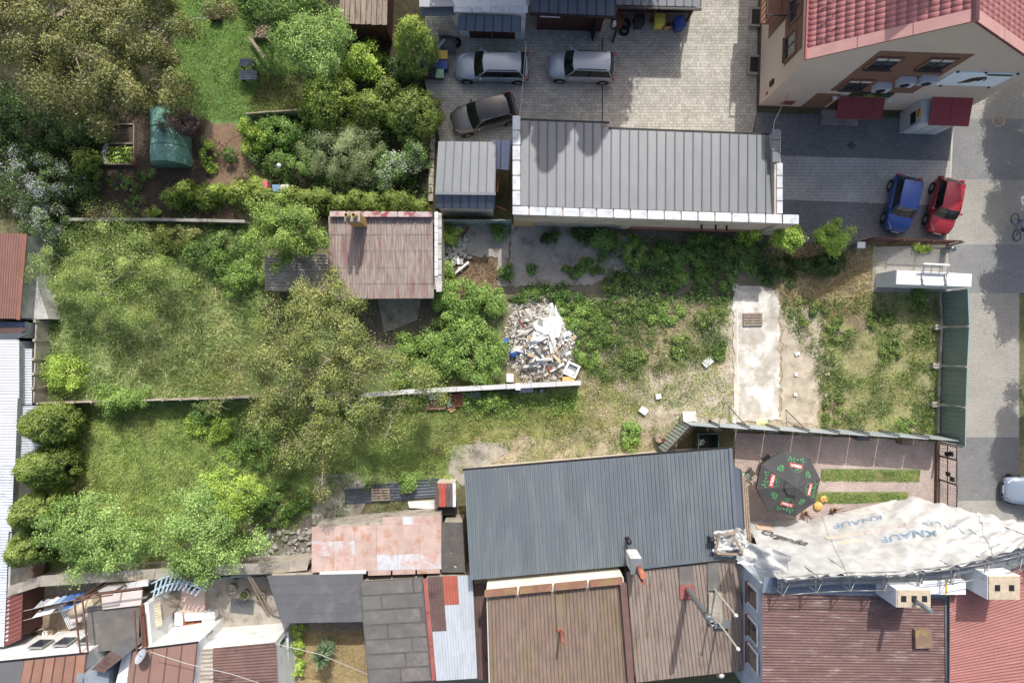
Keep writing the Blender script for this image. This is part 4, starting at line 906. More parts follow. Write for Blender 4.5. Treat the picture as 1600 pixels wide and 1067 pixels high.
# white billboard box
t = thing('billboard_box', 'long white box shaped billboard wall with a frame on its top', 'billboard', tuple(G(1425, 440)))
q = [W(1401, 422, 2.35), W(1519, 428, 2.35), W(1518, 448, 2.35), W(1400, 444, 2.35)]
MB().prism(q, 0.0, 2.28).build('body', mat('white_box', C(232, 236, 238), var=0.03, rough=0.7), t)
for i in range(3):
    MB().slab([lerp(q[0], q[1], i / 3 + .003), lerp(q[0], q[1], (i + 1) / 3 - .003), lerp(q[3], q[2], (i + 1) / 3 - .003), lerp(q[3], q[2], i / 3 + .003)], 0.06).build('top_panel', M_white, t)
f0, f1, f2, f3 = W(1442, 427, 2.4), W(1480, 429, 2.4), W(1483, 414, 2.95), W(1444, 412, 2.95)
fr = thing
for p, r_ in ((f0, f1), (f1, f2), (f2, f3), (f3, f0)): MB().bar(p, r_, 0.1, 0.06).build('frame_bar', M_white, t)
for u in (.33, .66): MB().bar(lerp(f0, f1, u), lerp(f3, f2, u), 0.03, 0.03).build('mullion', M_steel, t)
for px in (1441, 1477): MB().tube([W(px, 428, 2.42), W(px - .6, 436, 2.42), W(px + 1, 440, 2.42), W(px - .5, 444, 2.4), W(px + 3, 445, 2.4)], 0.035, 6).build('bracket', M_steel, t)
# broken wall beside the rubbish heap
def wallrun(name, label, pts, h, th, npan, mt, capm=None, post=False, cat='wall'):
    P_ = [G(*p) for p in pts]; cen = sum(P_, Vector()) / len(P_); t = thing(name, label, cat, (cen.x, cen.y, 0)); L = [(b - a).length for a, b in zip(P_, P_[1:])]; tot = sum(L)
    for (a, b), l in zip(zip(P_, P_[1:]), L):
        n = max(1, round(npan * l / tot))
        for i in range(n):
            p, q = lerp(a, b, i / n), lerp(a, b, (i + .985) / n); dz = random.uniform(-.03, .03)
            wallseg(MB(), p, q, -.05, h + dz, th).build('panel', mt, t)
            if capm: wallseg(MB(), p, q, h + dz + .003, h + dz + .06, th + .08).build('cap', capm, t)
            if post: MB().box((p.x, p.y, (h + .12) / 2), (th + .07, th + .07, h + .12)).build('post', mt, t)
    return t
wallrun('broken_wall', 'pale topped low wall running below the rubbish heap', [(572, 616), (640, 609.5), (905, 596)], 1.3, 0.2, 9, M_cpan, mat('pale_cap', C(206, 206, 204), var=0.08, stain=C(150, 92, 64), stain_scale=2.2, stain_amt=(.66, .7)))
wallrun('plank_fence', 'thin weathered fence line between thicket and lower lawn', [(84, 627), (300, 621), (560, 614)], 1.4, 0.06, 18, mat('fence_grey', C(176, 164, 144), rand=0.1), post=True, cat='fence')
wallrun('panel_fence', 'concrete panel fence at the left side of the thicket', [(82, 503), (80, 560), (78, 626)], 1.5, 0.08, 5, M_cpan, post=True, cat='fence')
wallrun('garden_wall', 'pale topped wall between soil plot and thicket', [(122, 347), (250, 347), (392, 350)], 0.9, 0.1, 10, M_cpan, mat('pale_cap2', C(160, 156, 146)))
wallrun('garden_fence', 'olive grey concrete panel by the round evergreen', [(398, 190), (476, 184)], 1.5, 0.08, 2, mat('olive_panel', C(150, 140, 112)), cat='fence')
t = thing('asbestos_wall_roof', 'long narrow strip of pale asbestos slabs above the dirt yard', 'lean-to', tuple(G(250, 880)))
pts = [(10, 924), (60, 908), (140, 902), (240, 897), (330, 890), (420, 888), (480, 882)]
for (x0, y0), (x1, y1) in zip(pts, pts[1:]):
    n = 2
    for i in range(n):
        u0, u1 = i / n, (i + .985) / n; w0 = 17
        MB().slab([W(lerp(x0, x1, u0), lerp(y0, y1, u0) + w0 * .5, 2.2), W(lerp(x0, x1, u1), lerp(y0, y1, u1) + w0 * .5, 2.2), W(lerp(x0, x1, u1) + 4, lerp(y0, y1, u1) - w0 * .5, 2.4), W(lerp(x0, x1, u0) + 4, lerp(y0, y1, u0) - w0 * .5, 2.4)], 0.05).build('slab', mat('pale_asbestos', C(190, 180, 162), var=0.14, scale=2, stain=C(150, 138, 118), rand=0.06), t)
    wallseg(MB(), W(x0, y0, 2.2), W(x1, y1, 2.2), 0, 2.16, .2).build('wall', M_cpan, t)

# ---------------------------------------------------------------- house under renovation with scaffolding
ZH = 7.2
t = house('renovated_house', 'house under renovation with dark brown ribbed roof behind the scaffolding', 'house', V4((1193, 915, ZH), (1480, 905, ZH), (1481, 1120, ZH - .4), (1193, 1120, ZH - .4)), mat('pale_blue_wall', C(196, 210, 222), var=0.08, stain=C(170, 184, 198), stain_scale=.8), drop=.1, inset=.03)
M_br2 = mat('dark_brown_ribbed', C(122, 92, 86), var=0.2, scale=1.3, stain=C(166, 146, 140), stain_scale=1.7, stain_amt=(.54, .74), rough=.6, rand=.04, stretch=(.5, 2, 1))
q = V4((1191, 926, ZH), (1478, 934, ZH), (1480, 1120, ZH - .5), (1191, 1120, ZH - .5))
for i in range(3):
    for j in range(2):
        s = [bil(q, (i + 1) / 3, j / 2), bil(q, (i + 1) / 3, (j + 1) / 2), bil(q, i / 3, (j + 1) / 2), bil(q, i / 3, j / 2)]
        corr(MB(), s, 22, .02, 'sine', per=5).build('roof_sheet', M_br2, t)
MB().slab(V4((1193, 903, ZH + .12), (1482, 890, ZH + .12), (1480, 934, ZH + .1), (1191, 926, ZH + .1)), .08).build('roof_membrane', mat('shade_tinted_membrane', C(120, 132, 148), var=.05), t)  # grey membrane; the tarpaulin's bluish shadow is put into its colour
MB().slab(V4((1476, 930, ZH + .06), (1483, 930, ZH + .06), (1486, 1120, ZH - .4), (1479, 1120, ZH - .4)), .1).build('valley_strip', M_zinc, t)
sk = MB().slab(V4((1430, 984, ZH + .1), (1456, 983, ZH + .1), (1458, 1012, ZH + .06), (1431, 1013, ZH + .06)), .25).build('roof_hatch', mat('brass_brown_hatch', C(140, 112, 92), stain=C(168, 146, 70), stain_scale=2.2), t)
for (z0, py) in ((4.8, 950), (4.8, 1005), (4.8, 1050)):       # windows in the west wall
    p = W(1193, py, 7.2); x_ = p.x - .0
    wo = MB().box((x_, p.y, 5.6), (.09, 1.15, 1.5)).build('window', M_white, t); MB().box((x_ - .05, p.y, 5.6), (.03, .95, 1.3)).build('pane', M_glass, wo); MB().box((x_ - .06, p.y, 4.82), (.2, 1.2, .05)).build('sill', M_rust, wo)
def chim(x, y, z0, h, sx, sy, mt, nf, name='chimney'):
    c0 = W(x, y, z0); c1 = MB().box((c0.x, c0.y, z0 + h / 2 - .1), (sx, sy, h)).build(name, mt, t)
    tp = MB().box((c0.x, c0.y, z0 + h - .065), (sx - .06, sy - .06, .06)).build('top', mat('flue_brick', C(196, 178, 150), var=.15, scale=5), c1)
    for i in range(nf): MB().box((c0.x + (i - (nf - 1) / 2) * sx / (nf + .3), c0.y, z0 + h - .03), (.26, .3, .02)).build('flue', M_black, c1)
    return c1, c0
M_iw = mat('insulation_white', C(244, 246, 248), var=.03, scale=1, fine=.02, rough=.8)
c1, cc = chim(1392, 912, ZH, 2.1, 1.7, 0.9, M_iw, 3)
MB().tube([(cc.x + .05, cc.y - .1, ZH + 1.6), (cc.x + .05, cc.y - .1, ZH + 3.4)], .11, 12).build('steel_flue', M_steel, c1)
c2, cd = chim(1527, 897, ZH + .2, 2.0, 1.6, 1.2, M_iw, 2)
MB().box(((cc.x + cd.x) / 2, cc.y + .15, ZH + .5), (2.2, .7, .9)).build('parapet', M_iw, t)
MB().box(((cc.x + cd.x) / 2 + .1, cc.y + .15, ZH + .98), (.08, .74, .03)).build('yellow_tape', flat('yellow_foil', C(228, 190, 40), .5), t)
t = house('red_roof_house', 'house with salmon red ribbed roof in the bottom right corner', 'house', V4((1484, 946, ZH + .2), (1700, 892, ZH + .2), (1700, 1130, ZH - .2), (1484, 1130, ZH - .2)), MC['pale_blue_wall'], drop=.1)
q = V4((1484, 930, ZH + .25), (1700, 838, ZH + .25), (1700, 1130, ZH - .2), (1484, 1130, ZH - .2))
M_rr = mat('salmon_red_ribbed', C(172, 112, 102), var=.08, scale=1.2, stain=C(206, 160, 150), stain_scale=1.8, stain_amt=(.62, .72), rough=.6, rand=.03, stretch=(.5, 2, 1))
for i in range(2):
    for j in range(2):
        s = [bil(q, (i + 1) / 2, j / 2), bil(q, (i + 1) / 2, (j + 1) / 2), bil(q, i / 2, (j + 1) / 2), bil(q, i / 2, j / 2)]
        corr(MB(), s, 24, .02, 'sine', per=5).build('roof_sheet', M_rr, t)

# scaffolding and its tarpaulins
t = thing('scaffolding', 'tube scaffolding wrapped in pale printed tarpaulins along the renovated house', 'scaffolding', tuple(G(1390, 820)))
TOP = [(1170, 872, 6.2), (1215, 903, 8.3), (1300, 895, 8.6), (1400, 895, 8.8), (1500, 882, 8.8), (1600, 858, 8.8), (1700, 835, 8.8)]
BOT = [(1150, 822, .3), (1172, 815, .15), (1262, 812, .15), (1330, 798, .5), (1425, 775, 1.2), (1500, 795, 3.0), (1560, 812, 4.5), (1600, 822, 5.0), (1700, 822, 5.0)]
def pl(P_, x):
    for a, b in zip(P_, P_[1:]):
        if a[0] <= x <= b[0]:
            u = (x - a[0]) / (b[0] - a[0]); return tuple(lerp(a[i], b[i], u) for i in range(3))
    return P_[-1] if x > P_[-1][0] else P_[0]
def TS(u, v, off=0.0, rip=1.0):
    """tarpaulin surface: u 0..1 along the scaffold, v 0..1 bottom to top"""
    xb = 1166 + u * 500; xt = 1212 + u * 470
    b, tp = W(*pl(BOT, xb)), W(*pl(TOP, xt)); p = lerp(b, tp, v)
    q = (u * 22, v * 5, 0.0); w = .5 * (.3 * mnoise.noise(q) + .14 * mnoise.noise((u * 44 - v * 6, v * 2.2, 3)) + .04 * mnoise.noise((u * 150 + v * 10, v * 5, 7)) + .22 * abs(mnoise.noise((u * 34 + v * 10, v * 1.4, 9))))
    k = max(0.0, u - .42) * 3.0; w += k * (.5 * abs(mnoise.noise((u * 26 + v * 7, v * 2.2 - u * 6, 5))) + .08 * math.sin(u * 60 + v * 22 + 3 * mnoise.noise((u * 9, v * 4, 1))))
    n = Vector((0, .75, .55)); sag = math.sin(math.pi * v) * .25
    return p + n * (rip * w * .9 - sag * .4 + off)
M_tarp = NT('tarpaulin'); co = M_tarp.pos(); M_tarp.col(M_tarp.mix(M_tarp.ramp(M_tarp.noise(co, 1.3, 6), [(.4, 0.), (.7, 1.)]), C(226, 226, 224), C(196, 195, 191))); M_tarp.bump(M_tarp.noise(co, 2.5, 4), .3, .06)
_tr = M_tarp.new('ShaderNodeBsdfTransparent'); _mx = M_tarp.new('ShaderNodeMixShader'); _mx.inputs[0].default_value = .2; M_tarp.link(M_tarp.b.outputs[0], _mx.inputs[1]); M_tarp.link(_tr.outputs[0], _mx.inputs[2]); M_tarp.link(_mx.outputs[0], M_tarp.n['Material Output'].inputs[0])
M_tarp = M_tarp.set(.65, .25)
for i, (u0, u1, v0, v1, o_) in enumerate(((0.0, .24, .0, 1.04, 0), (.235, .47, .0, 1.05, .05), (.46, .74, .02, 1.03, .0), (.72, 1.0, .0, 1.02, .07))):
    MB().grid(lambda a, b: TS(u0 + (u1 - u0) * a, v0 + (v1 - v0) * b, o_ + .12 * (b > .99) * math.sin(a * 30)), 44, 30).build('tarpaulin', M_tarp, t)
# a loose corner hanging past the house on the left
MB().grid(lambda a, b: lerp(lerp(W(1152, 880, 6.4), W(1232, 905, 8.2), a), lerp(W(1168, 845, 6.0), W(1235, 868, 8.4), a), b) + Vector((0, 0, .12 * math.sin(a * 9 + b * 4) + .5 * mnoise.noise((a * 4, b * 4, 8)) + .15 * mnoise.noise((a * 14, b * 10, 2)) - .6 * math.sin(a * 3.14) * (1 - b))), 24, 14).build('tarpaulin', M_tarp, t)
MB().grid(lambda a, b: W(1116 + 50 * a + 5 * mnoise.noise((b * 4, 1, 2)), 830 + 34 * b + 7 * mnoise.noise((a * 5, 4, 2)) - 6 * a, 4.5 + .5 * abs(mnoise.noise((a * 5, b * 5, 6))) + .2 * mnoise.noise((a * 14, b * 12, 3))), 22, 18).build('tarpaulin', M_tarp, t)
for a, b in (((1118, 862, 4.6), (1124, 832, 4.9)), ((1120, 864, 4.7), (1160, 866, 4.7)), ((1146, 838, 5.0), (1164, 870, 4.9)), ((1130, 836, 4.9), (1152, 830, 4.9))): MB().bar(W(*a), W(*b), .14, .06).build('loose_board', M_wood, t)
def tarp_text(txt, u, v, size, mt, rot=0.0, name='lettering'):
    cu = bpy.data.curves.new('lettering', 'FONT'); cu.body = txt; cu.size = 1.0; cu.align_x = 'CENTER'; cu.align_y = 'CENTER'; cu.offset = 0.02
    ob = bpy.data.objects.new('lettering_source', cu); COL.objects.link(ob); bpy.context.view_layer.update()
    me = bpy.data.meshes.new_from_object(ob.evaluated_get(bpy.context.evaluated_depsgraph_get())); COL.objects.unlink(ob); bpy.data.objects.remove(ob); bpy.data.curves.remove(cu)
    import bmesh
    bm = bmesh.new(); bm.from_mesh(me); bmesh.ops.triangulate(bm, faces=bm.faces); bmesh.ops.subdivide_edges(bm, edges=bm.edges, cuts=2, use_grid_fill=True)
    ca, sa = math.cos(rot), math.sin(rot)
    for vv in bm.verts:
        x, y = vv.co.x * ca - vv.co.y * sa, vv.co.x * sa + vv.co.y * ca
        p = TS(u - x * size / 20.0, v + y * size / 9.5, .07); vv.co = p - org(t)
    bm.to_mesh(me); bm.free(); me.materials.clear(); me.materials.append(mt); o = bpy.data.objects.new(name, me); link(o, tarps[0]); return o
tarps = [o for o in t.children if o.name.startswith('tarpaulin')]
M_pb, M_po, M_pg = flat('print_blue', C(132, 162, 188), .7), flat('print_orange', C(228, 192, 168), .7), flat('print_grey', C(96, 96, 98), .7)
tarp_text('KNAUF', .335, .22, .95, M_pb); tarp_text('KNAUF', .475, .55, 1.1, M_pb); tarp_text('Organika', .095, .36, 1.0, M_pg, 2.3); tarp_text('KNAUF', .62, .42, 1.1, flat('print_pale_blue', C(190, 202, 214), .7), -.3)
tarp_text('SYSTEMY', .40, .40, .8, flat('print_pale_red', C(222, 196, 188), .7))
for (u, v, du, dv, mt) in ((.045, .12, .05, .13, M_po), (.27, .42, .1, .05, flat('print_pale_orange', C(228, 206, 188), .7)), (.29, .52, .08, .06, MC['print_pale_orange'])):
    MB().grid(lambda a, b: TS(u + du * (a - .5), v + dv * (b - .5), .06), 8, 5).build('printed_patch', mt, tarps[0])
M_pole = flat('scaffold_tube', C(150, 152, 152), .4, .5, .5)
for i in range(9):
    u = (i + .15) / 9.0; tp = TS(u, .97, 0, 0)
    for dy in (0.0, -0.85):
        MB().tube([(tp.x, tp.y + dy, 0), (tp.x, tp.y + dy, tp.z + (.9 if dy == 0 else .5))], .032, 6).build('standard', M_pole, t)
    MB().tube([(tp.x, tp.y + .05, tp.z + .3), (tp.x, tp.y - .9, tp.z + .3)], .028, 6).build('transom', M_pole, t)
    if i < 8:
        tq = TS((i + 1.15) / 9.0, .97, 0, 0)
        for z, dy in ((.35, .04), (.8, .04), (.4, -.85)): MB().tube([(tp.x, tp.y + dy, tp.z + z), (tq.x, tq.y + dy, tq.z + z)], .026, 6).build('ledger', M_pole, t)
        MB().tube([(tp.x, tp.y - .9, tp.z + .4), (tq.x, tq.y + .06, tq.z - 1.5)], .024, 6).build('diagonal_brace', M_pole, t)
        for k in range(3):
            dy = -.18 - k * .24; MB().hexa([Vector((tp.x, tp.y + dy - .11, tp.z - .35)), Vector((tq.x, tq.y + dy - .11, tq.z - .35)), Vector((tq.x, tq.y + dy + .11, tq.z - .35)), Vector((tp.x, tp.y + dy + .11, tp.z - .35)), Vector((tp.x, tp.y + dy - .11, tp.z - .31)), Vector((tq.x, tq.y + dy - .11, tq.z - .31)), Vector((tq.x, tq.y + dy + .11, tq.z - .31)), Vector((tp.x, tp.y + dy + .11, tp.z - .31))]).build('deck_board', M_zinc, t)
# ---------------------------------------------------------------- vegetation kit
def fast_mesh(name, V, nper, mt, tint=None):
    """V: (n*nper,3) vertices, consecutive polygons of nper corners, one float 'tint' per polygon"""
    n = len(V) // nper; me = bpy.data.meshes.new(name)
    me.vertices.add(len(V)); me.vertices.foreach_set('co', np.ascontiguousarray(V, dtype=np.float32).ravel())
    me.loops.add(len(V)); me.loops.foreach_set('vertex_index', np.arange(len(V), dtype=np.int32))
    me.polygons.add(n); me.polygons.foreach_set('loop_start', np.arange(0, len(V), nper, dtype=np.int32)); me.polygons.foreach_set('loop_total', np.full(n, nper, np.int32))
    me.update()
    if tint is not None:
        a = me.attributes.new('tint', 'FLOAT', 'FACE'); a.data.foreach_set('value', np.ascontiguousarray(tint, dtype=np.float32))
    me.materials.append(mt); return me
def unit(a): return a / np.maximum(np.linalg.norm(a, axis=1, keepdims=True), 1e-9)
def leaf_quads(P, N, size, aspect, rng, fold=0.18, along=None):
    N = unit(N); r = rng.normal(size=P.shape) if along is None else along + rng.normal(size=P.shape) * 0.25
    U = unit(r - N * np.sum(r * N, 1, keepdims=True)); Vv = np.cross(N, U); s = size[:, None]
    a = P - U * s * 0.5; c = P + U * s * 0.5
    b = P + Vv * s * aspect * 0.5 - N * s * fold * 0.5 + U * s * 0.06; d = P - Vv * s * aspect * 0.5 - N * s * fold * 0.5 + U * s * 0.06
    return np.stack([a, b, c, d], 1).reshape(-1, 3)
def leaves(name, P, N, size, tint, mt, parent=None, aspect=0.6, rng=None, along=None, o=None):
    V = leaf_quads(P, N, size, aspect, rng or RNG, along=along)
    off = org(parent) if o is None else o
    V = V - np.array(off)
    ob = bpy.data.objects.new(name, fast_mesh(name, V, 4, mt, tint)); link(ob, parent); return ob
def crown(parent, c, rad, mt, nleaf, leaf=0.14, clumps=40, cr=0.5, shell=0.45, out=0.7, aspect=0.6, seed=1, name='crown', zmin=-0.5, rough=0.35, flat_=0.85, upb=0.35):
    rng = np.random.default_rng(seed); c = np.array(c); rad = np.array(rad); nleaf = int(nleaf * 1.6); leaf *= 0.78; clumps = int(clumps * 1.5); cr *= 0.92
    D = unit(rng.normal(size=(clumps * 3, 3))); D = D[D[:, 2] > zmin][:clumps]
    ph = rng.random(3) * 9
    f = 1 + rough * (np.sin(D[:, 0] * 3.1 + ph[0]) * np.sin(D[:, 1] * 3.7 + ph[1]) + 0.6 * np.sin(D[:, 0] * 7 + D[:, 1] * 6 + ph[2]))
    rr = (shell + (1 - shell) * rng.random(len(D)) ** 0.6) * f
    CC = c + D * rr[:, None] * rad * 0.88
    k = rng.integers(0, len(D), nleaf); csz = cr * (0.6 + 0.8 * rng.random(len(D)))
    off = rng.normal(size=(nleaf, 3)); off = unit(off) * (rng.random((nleaf, 1)) ** 0.45) * (1 + .5 * rng.random((nleaf, 1)) ** 4); off[:, 2] *= flat_
    P = CC[k] + off * csz[k][:, None]
    N = off * out * 0.7 + D[k] * 0.3 + rng.normal(size=off.shape) * 0.5 + np.array([0, 0, upb])
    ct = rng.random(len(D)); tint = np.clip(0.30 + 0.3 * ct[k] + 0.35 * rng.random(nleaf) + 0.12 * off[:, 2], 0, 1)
    keep = P[:, 2] > 0.03; P, N, tint = P[keep], N[keep], tint[keep]
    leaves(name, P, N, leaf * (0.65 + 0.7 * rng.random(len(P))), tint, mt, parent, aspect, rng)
    return CC
M_bark = mat('grey_bark', C(128, 114, 98), var=0.25, scale=5, rough=0.95)
M_bark2 = mat('pale_bark', C(168, 156, 136), var=0.18, scale=5, rough=0.95)
def skeleton(parent, base, hub, targets, mt, r0=0.16, name='branch', trunk=True, twig=0.012, wig=0.12, seed=3):
    """trunk from base to hub, then boughs grown from node to nearest node out to every clump"""
    rng = random.Random(seed); base, hub = Vector(base), Vector(hub)
    if trunk:
        mid = (base + hub) / 2 + Vector((rng.uniform(-.15, .15), rng.uniform(-.15, .15), 0))
        MB().tube([base, mid, hub], [r0 * 1.25, r0, r0 * 0.85], 8).build('trunk', mt, parent)
    T = sorted([Vector(p) for p in targets], key=lambda p: (p - hub).length)
    nodes = [hub]; par = [-1]; kids = [0]
    for p in T:
        best = min(range(len(nodes)), key=lambda i: (nodes[i] - p).length + 0.35 * (nodes[i] - hub).length)
        nodes.append(p); par.append(best); kids.append(0)
    load = [1] * len(nodes)
    for i in range(len(nodes) - 1, 0, -1): load[par[i]] += load[i]
    m = MB(); tot = load[0]
    for i in range(1, len(nodes)):
        a, b = nodes[par[i]], nodes[i]; L = (b - a).length
        ra = max(twig, r0 * 0.8 * (load[i] / tot) ** 0.5); rb = max(twig * 0.6, ra * 0.7)
        q = [a]
        for f in (0.33, 0.66): q.append(lerp(a, b, f) + Vector((rng.uniform(-wig, wig), rng.uniform(-wig, wig), rng.uniform(-wig, wig) + 0.06)) * L)
        q.append(b); m.tube(q, [ra, lerp(ra, rb, .4), lerp(ra, rb, .7), rb], 4, cap=False)
        for _ in range(3):       # twigs past the clump
            e = b + Vector((rng.gauss(0, 1), rng.gauss(0, 1), rng.gauss(0.3, .6))).normalized() * rng.uniform(.3, .8) * min(1.0, L + .3)
            m.tube([b, lerp(b, e, .5) + Vector((rng.uniform(-.08, .08), rng.uniform(-.08, .08), 0)), e], [rb, rb * .7, rb * .35], 3, cap=False)
    return m.build(name, mt, parent)
# leaf palettes (sunlit photo colours)
LM = {}
def lm(name, d, m, l, **k):
    if name not in LM: LM[name] = leafmat('leaf_' + name, C(*d, 1.0, 0), C(*m, 1.15, .06), C(*l, 1.32, .06), **k)
    return LM[name]
lm('walnut', (60, 68, 32), (102, 108, 52), (148, 150, 84), alt=C(122, 112, 72, .95), alt_scale=.6); lm('olive', (70, 86, 38), (118, 132, 64), (166, 174, 94), alt=C(146, 134, 88, 1.0), alt_scale=.55)
lm('green', (50, 76, 30), (88, 124, 52), (136, 168, 78), alt=C(120, 128, 70, 1.1)); lm('bright', (76, 106, 42), (118, 150, 64), (168, 194, 98), alt=C(104, 146, 66, 1.1), alt_scale=.8)
lm('lime', (96, 124, 40), (142, 172, 60), (192, 212, 96)); lm('fresh', (82, 116, 50), (124, 158, 76), (172, 196, 112))
lm('thuja', (58, 76, 30), (98, 118, 46), (144, 160, 70)); lm('thujal', (72, 92, 30), (116, 138, 50), (160, 176, 74))
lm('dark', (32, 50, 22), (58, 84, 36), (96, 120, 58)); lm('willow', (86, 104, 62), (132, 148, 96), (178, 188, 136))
lm('yellow', (84, 110, 44), (128, 152, 70), (178, 194, 104), alt=C(150, 150, 80, 1.1)); lm('reed', (92, 118, 58), (142, 164, 94), (194, 204, 142), trans=.2); lm('ivy', (70, 94, 36), (112, 138, 56), (160, 182, 86)); lm('purple', (52, 40, 40), (86, 68, 66), (128, 104, 98))
lm('lilac', (44, 66, 34), (80, 108, 52), (128, 150, 84), flower=C(216, 210, 222), flower_amt=0.22)
lm('blossom', (58, 86, 38), (98, 132, 60), (146, 172, 88), flower=C(236, 238, 226), flower_amt=0.2)
lm('grass', (90, 122, 52), (140, 166, 80), (186, 198, 112), trans=0.2, alt=C(180, 172, 108, 1.1), alt_scale=.5); lm('dry', (150, 132, 84), (180, 164, 110), (208, 194, 146), trans=0.2)
lm('weed', (56, 84, 34), (92, 122, 54), (140, 158, 80), alt=C(150, 158, 84, 1.1), alt_scale=.9); lm('yucca', (74, 100, 66), (116, 142, 100), (160, 178, 136))

def tree(name, label, cat, px, py, z, rpx, rpy, rz, mt, nleaf, leaf=0.14, clumps=50, cr=0.55, shell=0.4, bark=M_bark, r0=0.14, seed=1, group=None, trunk_px=None, aspect=0.6, out=0.6, rough=0.35, twig=0.012, upb=.35, branch=True):
    c = W(px, py, z); k = (CAMH - z) / CAMH / PPM
    base = Vector((c.x, c.y, 0)) if trunk_px is None else G(*trunk_px)
    t = thing(name, label, cat, (base.x, base.y, 0), group)
    CC = crown(t, c, (rpx * k, rpy * k, rz), mt, nleaf, leaf, clumps, cr, shell, out, aspect, seed, rough=rough, upb=upb)
    hub = (base.x * .6 + c.x * .4, base.y * .6 + c.y * .4, max(0.5, z - rz * 0.75))
    skeleton(t, (base.x, base.y, -0.05), hub, [tuple(p - (p - np.array(c)) * 0.06) for p in CC], bark, r0, seed=seed, twig=twig)
    return t
def bush(name, label, cat, px, py, rpx, rpy, h, mt, nleaf, leaf=0.12, clumps=22, cr=0.4, shell=0.5, seed=1, group=None, out=0.8, aspect=0.6, rough=0.25, upb=.35):
    """a shrub rooted on the ground: leafy dome on a few stems"""
    zc = h * 0.5; c = W(px, py, zc); k = (CAMH - zc) / CAMH / PPM
    t = thing(name, label, cat, (c.x, c.y, 0), group)
    CC = crown(t, c, (rpx * k, rpy * k, h * 0.55), mt, nleaf, leaf, clumps, cr, shell, out, aspect, seed, rough=rough, zmin=-0.75, upb=upb)
    m = MB(); rr = random.Random(seed)
    for p in CC[:: max(1, len(CC) // 9)]:
        m.tube([(c.x + rr.uniform(-.1, .1), c.y + rr.uniform(-.1, .1), -0.03), ((c.x + p[0]) / 2, (c.y + p[1]) / 2, p[2] * .6), tuple(p)], [.03, .022, .012], 4, cap=False)
    m.build('stem', M_bark, t)
    return t
def thuja(name, label, cat, px, py, r, h, mt, n=9000, seed=1, group=None, leaf=0.10, top=0.35, lump=0.17, ry=None):
    """dense evergreen: small lumps of scale sprays over an egg-shaped body; px,py is the foot in plan"""
    rng = np.random.default_rng(seed); g = G(px, py); t = thing(name, label, cat, (g.x, g.y, 0), group); ry = ry or r
    nl = int(90 * (r * h) ** 0.7 / (lump / .17)); zf = rng.random(nl) ** 0.8; a = rng.random(nl) * 6.283
    rad = np.sin(np.pi * (0.16 + 0.84 * zf) ** 0.9 * 0.98 + 0.02) ** 0.65 * (1 + 0.16 * np.sin(a * 3 + seed) * np.sin(zf * 6)) * (0.82 + 0.2 * rng.random(nl))
    CC = np.stack([g.x + np.cos(a) * rad * r, g.y + np.sin(a) * rad * ry, 0.12 + zf * (h - .25)], 1)
    k = rng.integers(0, nl, n); off = unit(rng.normal(size=(n, 3))) * rng.random((n, 1)) ** 0.4; cs = lump * (0.7 + .7 * rng.random(nl)) * (1 + .35 * r)
    P = CC[k] + off * cs[k][:, None] * np.array([1, 1, 1.3]); outw = np.stack([np.cos(a[k]), np.sin(a[k]), 0.25 + zf[k]], 1)
    N = off * 0.9 + outw * 0.4 + rng.normal(size=off.shape) * .3
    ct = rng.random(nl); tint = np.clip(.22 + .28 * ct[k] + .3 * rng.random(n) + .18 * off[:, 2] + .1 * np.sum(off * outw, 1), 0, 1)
    keep = P[:, 2] > 0.03
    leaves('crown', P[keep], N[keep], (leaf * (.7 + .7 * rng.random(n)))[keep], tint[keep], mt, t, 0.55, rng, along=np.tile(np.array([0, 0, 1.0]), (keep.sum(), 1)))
    MB().tube([(g.x, g.y, -0.05), (g.x, g.y, h * .5), (g.x, g.y, h * .9)], [0.09, 0.06, 0.02], 6).build('trunk', M_bark, t)
    return t
def scatter(poly, dens, rng, thr=None, nscale=28.0, seed=0):
    xs_ = [p[0] for p in poly]; ys_ = [p[1] for p in poly]; A = (max(xs_) - min(xs_)) * (max(ys_) - min(ys_)) / PPM ** 2
    n = int(A * dens); x = rng.uniform(min(xs_), max(xs_), n); y = rng.uniform(min(ys_), max(ys_), n)
    k = inside(x + (vnoise(x / 9, y / 9) - .5) * 8, y + (vnoise(x / 9 + 40, y / 9) - .5) * 8, poly)
    if thr is not None: k &= fbm(x / nscale + seed * 7.3, y / nscale + seed * 3.1) > thr + (rng.random(n) - .5) * .06
    return x[k], y[k]
def plan(x, y): return np.stack([(x - 800) / PPM, (533.5 - y) / PPM, np.full(len(x), -0.02)], 1)
def blades(name, label, poly, dens, L, mt, width=0.03, thr=None, nscale=28.0, seed=0, lean=0.5, dirv=None, cat='grass', hmul=1.0, lift=0.0):
    """grass blades: thin bent triangles-in-quads, nobody could count them"""
    rng = np.random.default_rng(100 + seed); x, y = (np.concatenate(q) for q in zip(*[scatter(p, dens, rng, thr, nscale, seed) for p in poly]))
    B = plan(x, y) + np.array([0, 0, lift]); n = len(B); d = rng.normal(size=(n, 3)) * lean; d[:, 2] = hmul
    if dirv is not None: d[:, :2] += np.array(dirv)
    d = unit(d); ln = L * (0.5 + rng.random((n, 1))); s = unit(np.cross(d, rng.normal(size=(n, 3)))) * width * (0.6 + .8 * rng.random((n, 1)))
    tip = B + d * ln; tip[:, 2] -= ln[:, 0] * 0.12; mid = B + d * ln * 0.55 + np.array([0, 0, 0.02])
    V = np.stack([B - s * .5, mid - s * .5, tip, mid + s * .5], 1).reshape(-1, 3)
    tint = np.clip(-.1 + 0.5 * rng.random(n) + 1.1 * (fbm(x / 14, y / 14) - .12), 0, 1)
    ob = bpy.data.objects.new(name, fast_mesh(name, V, 4, mt, tint)); link(ob); return stuff(ob, label, cat)
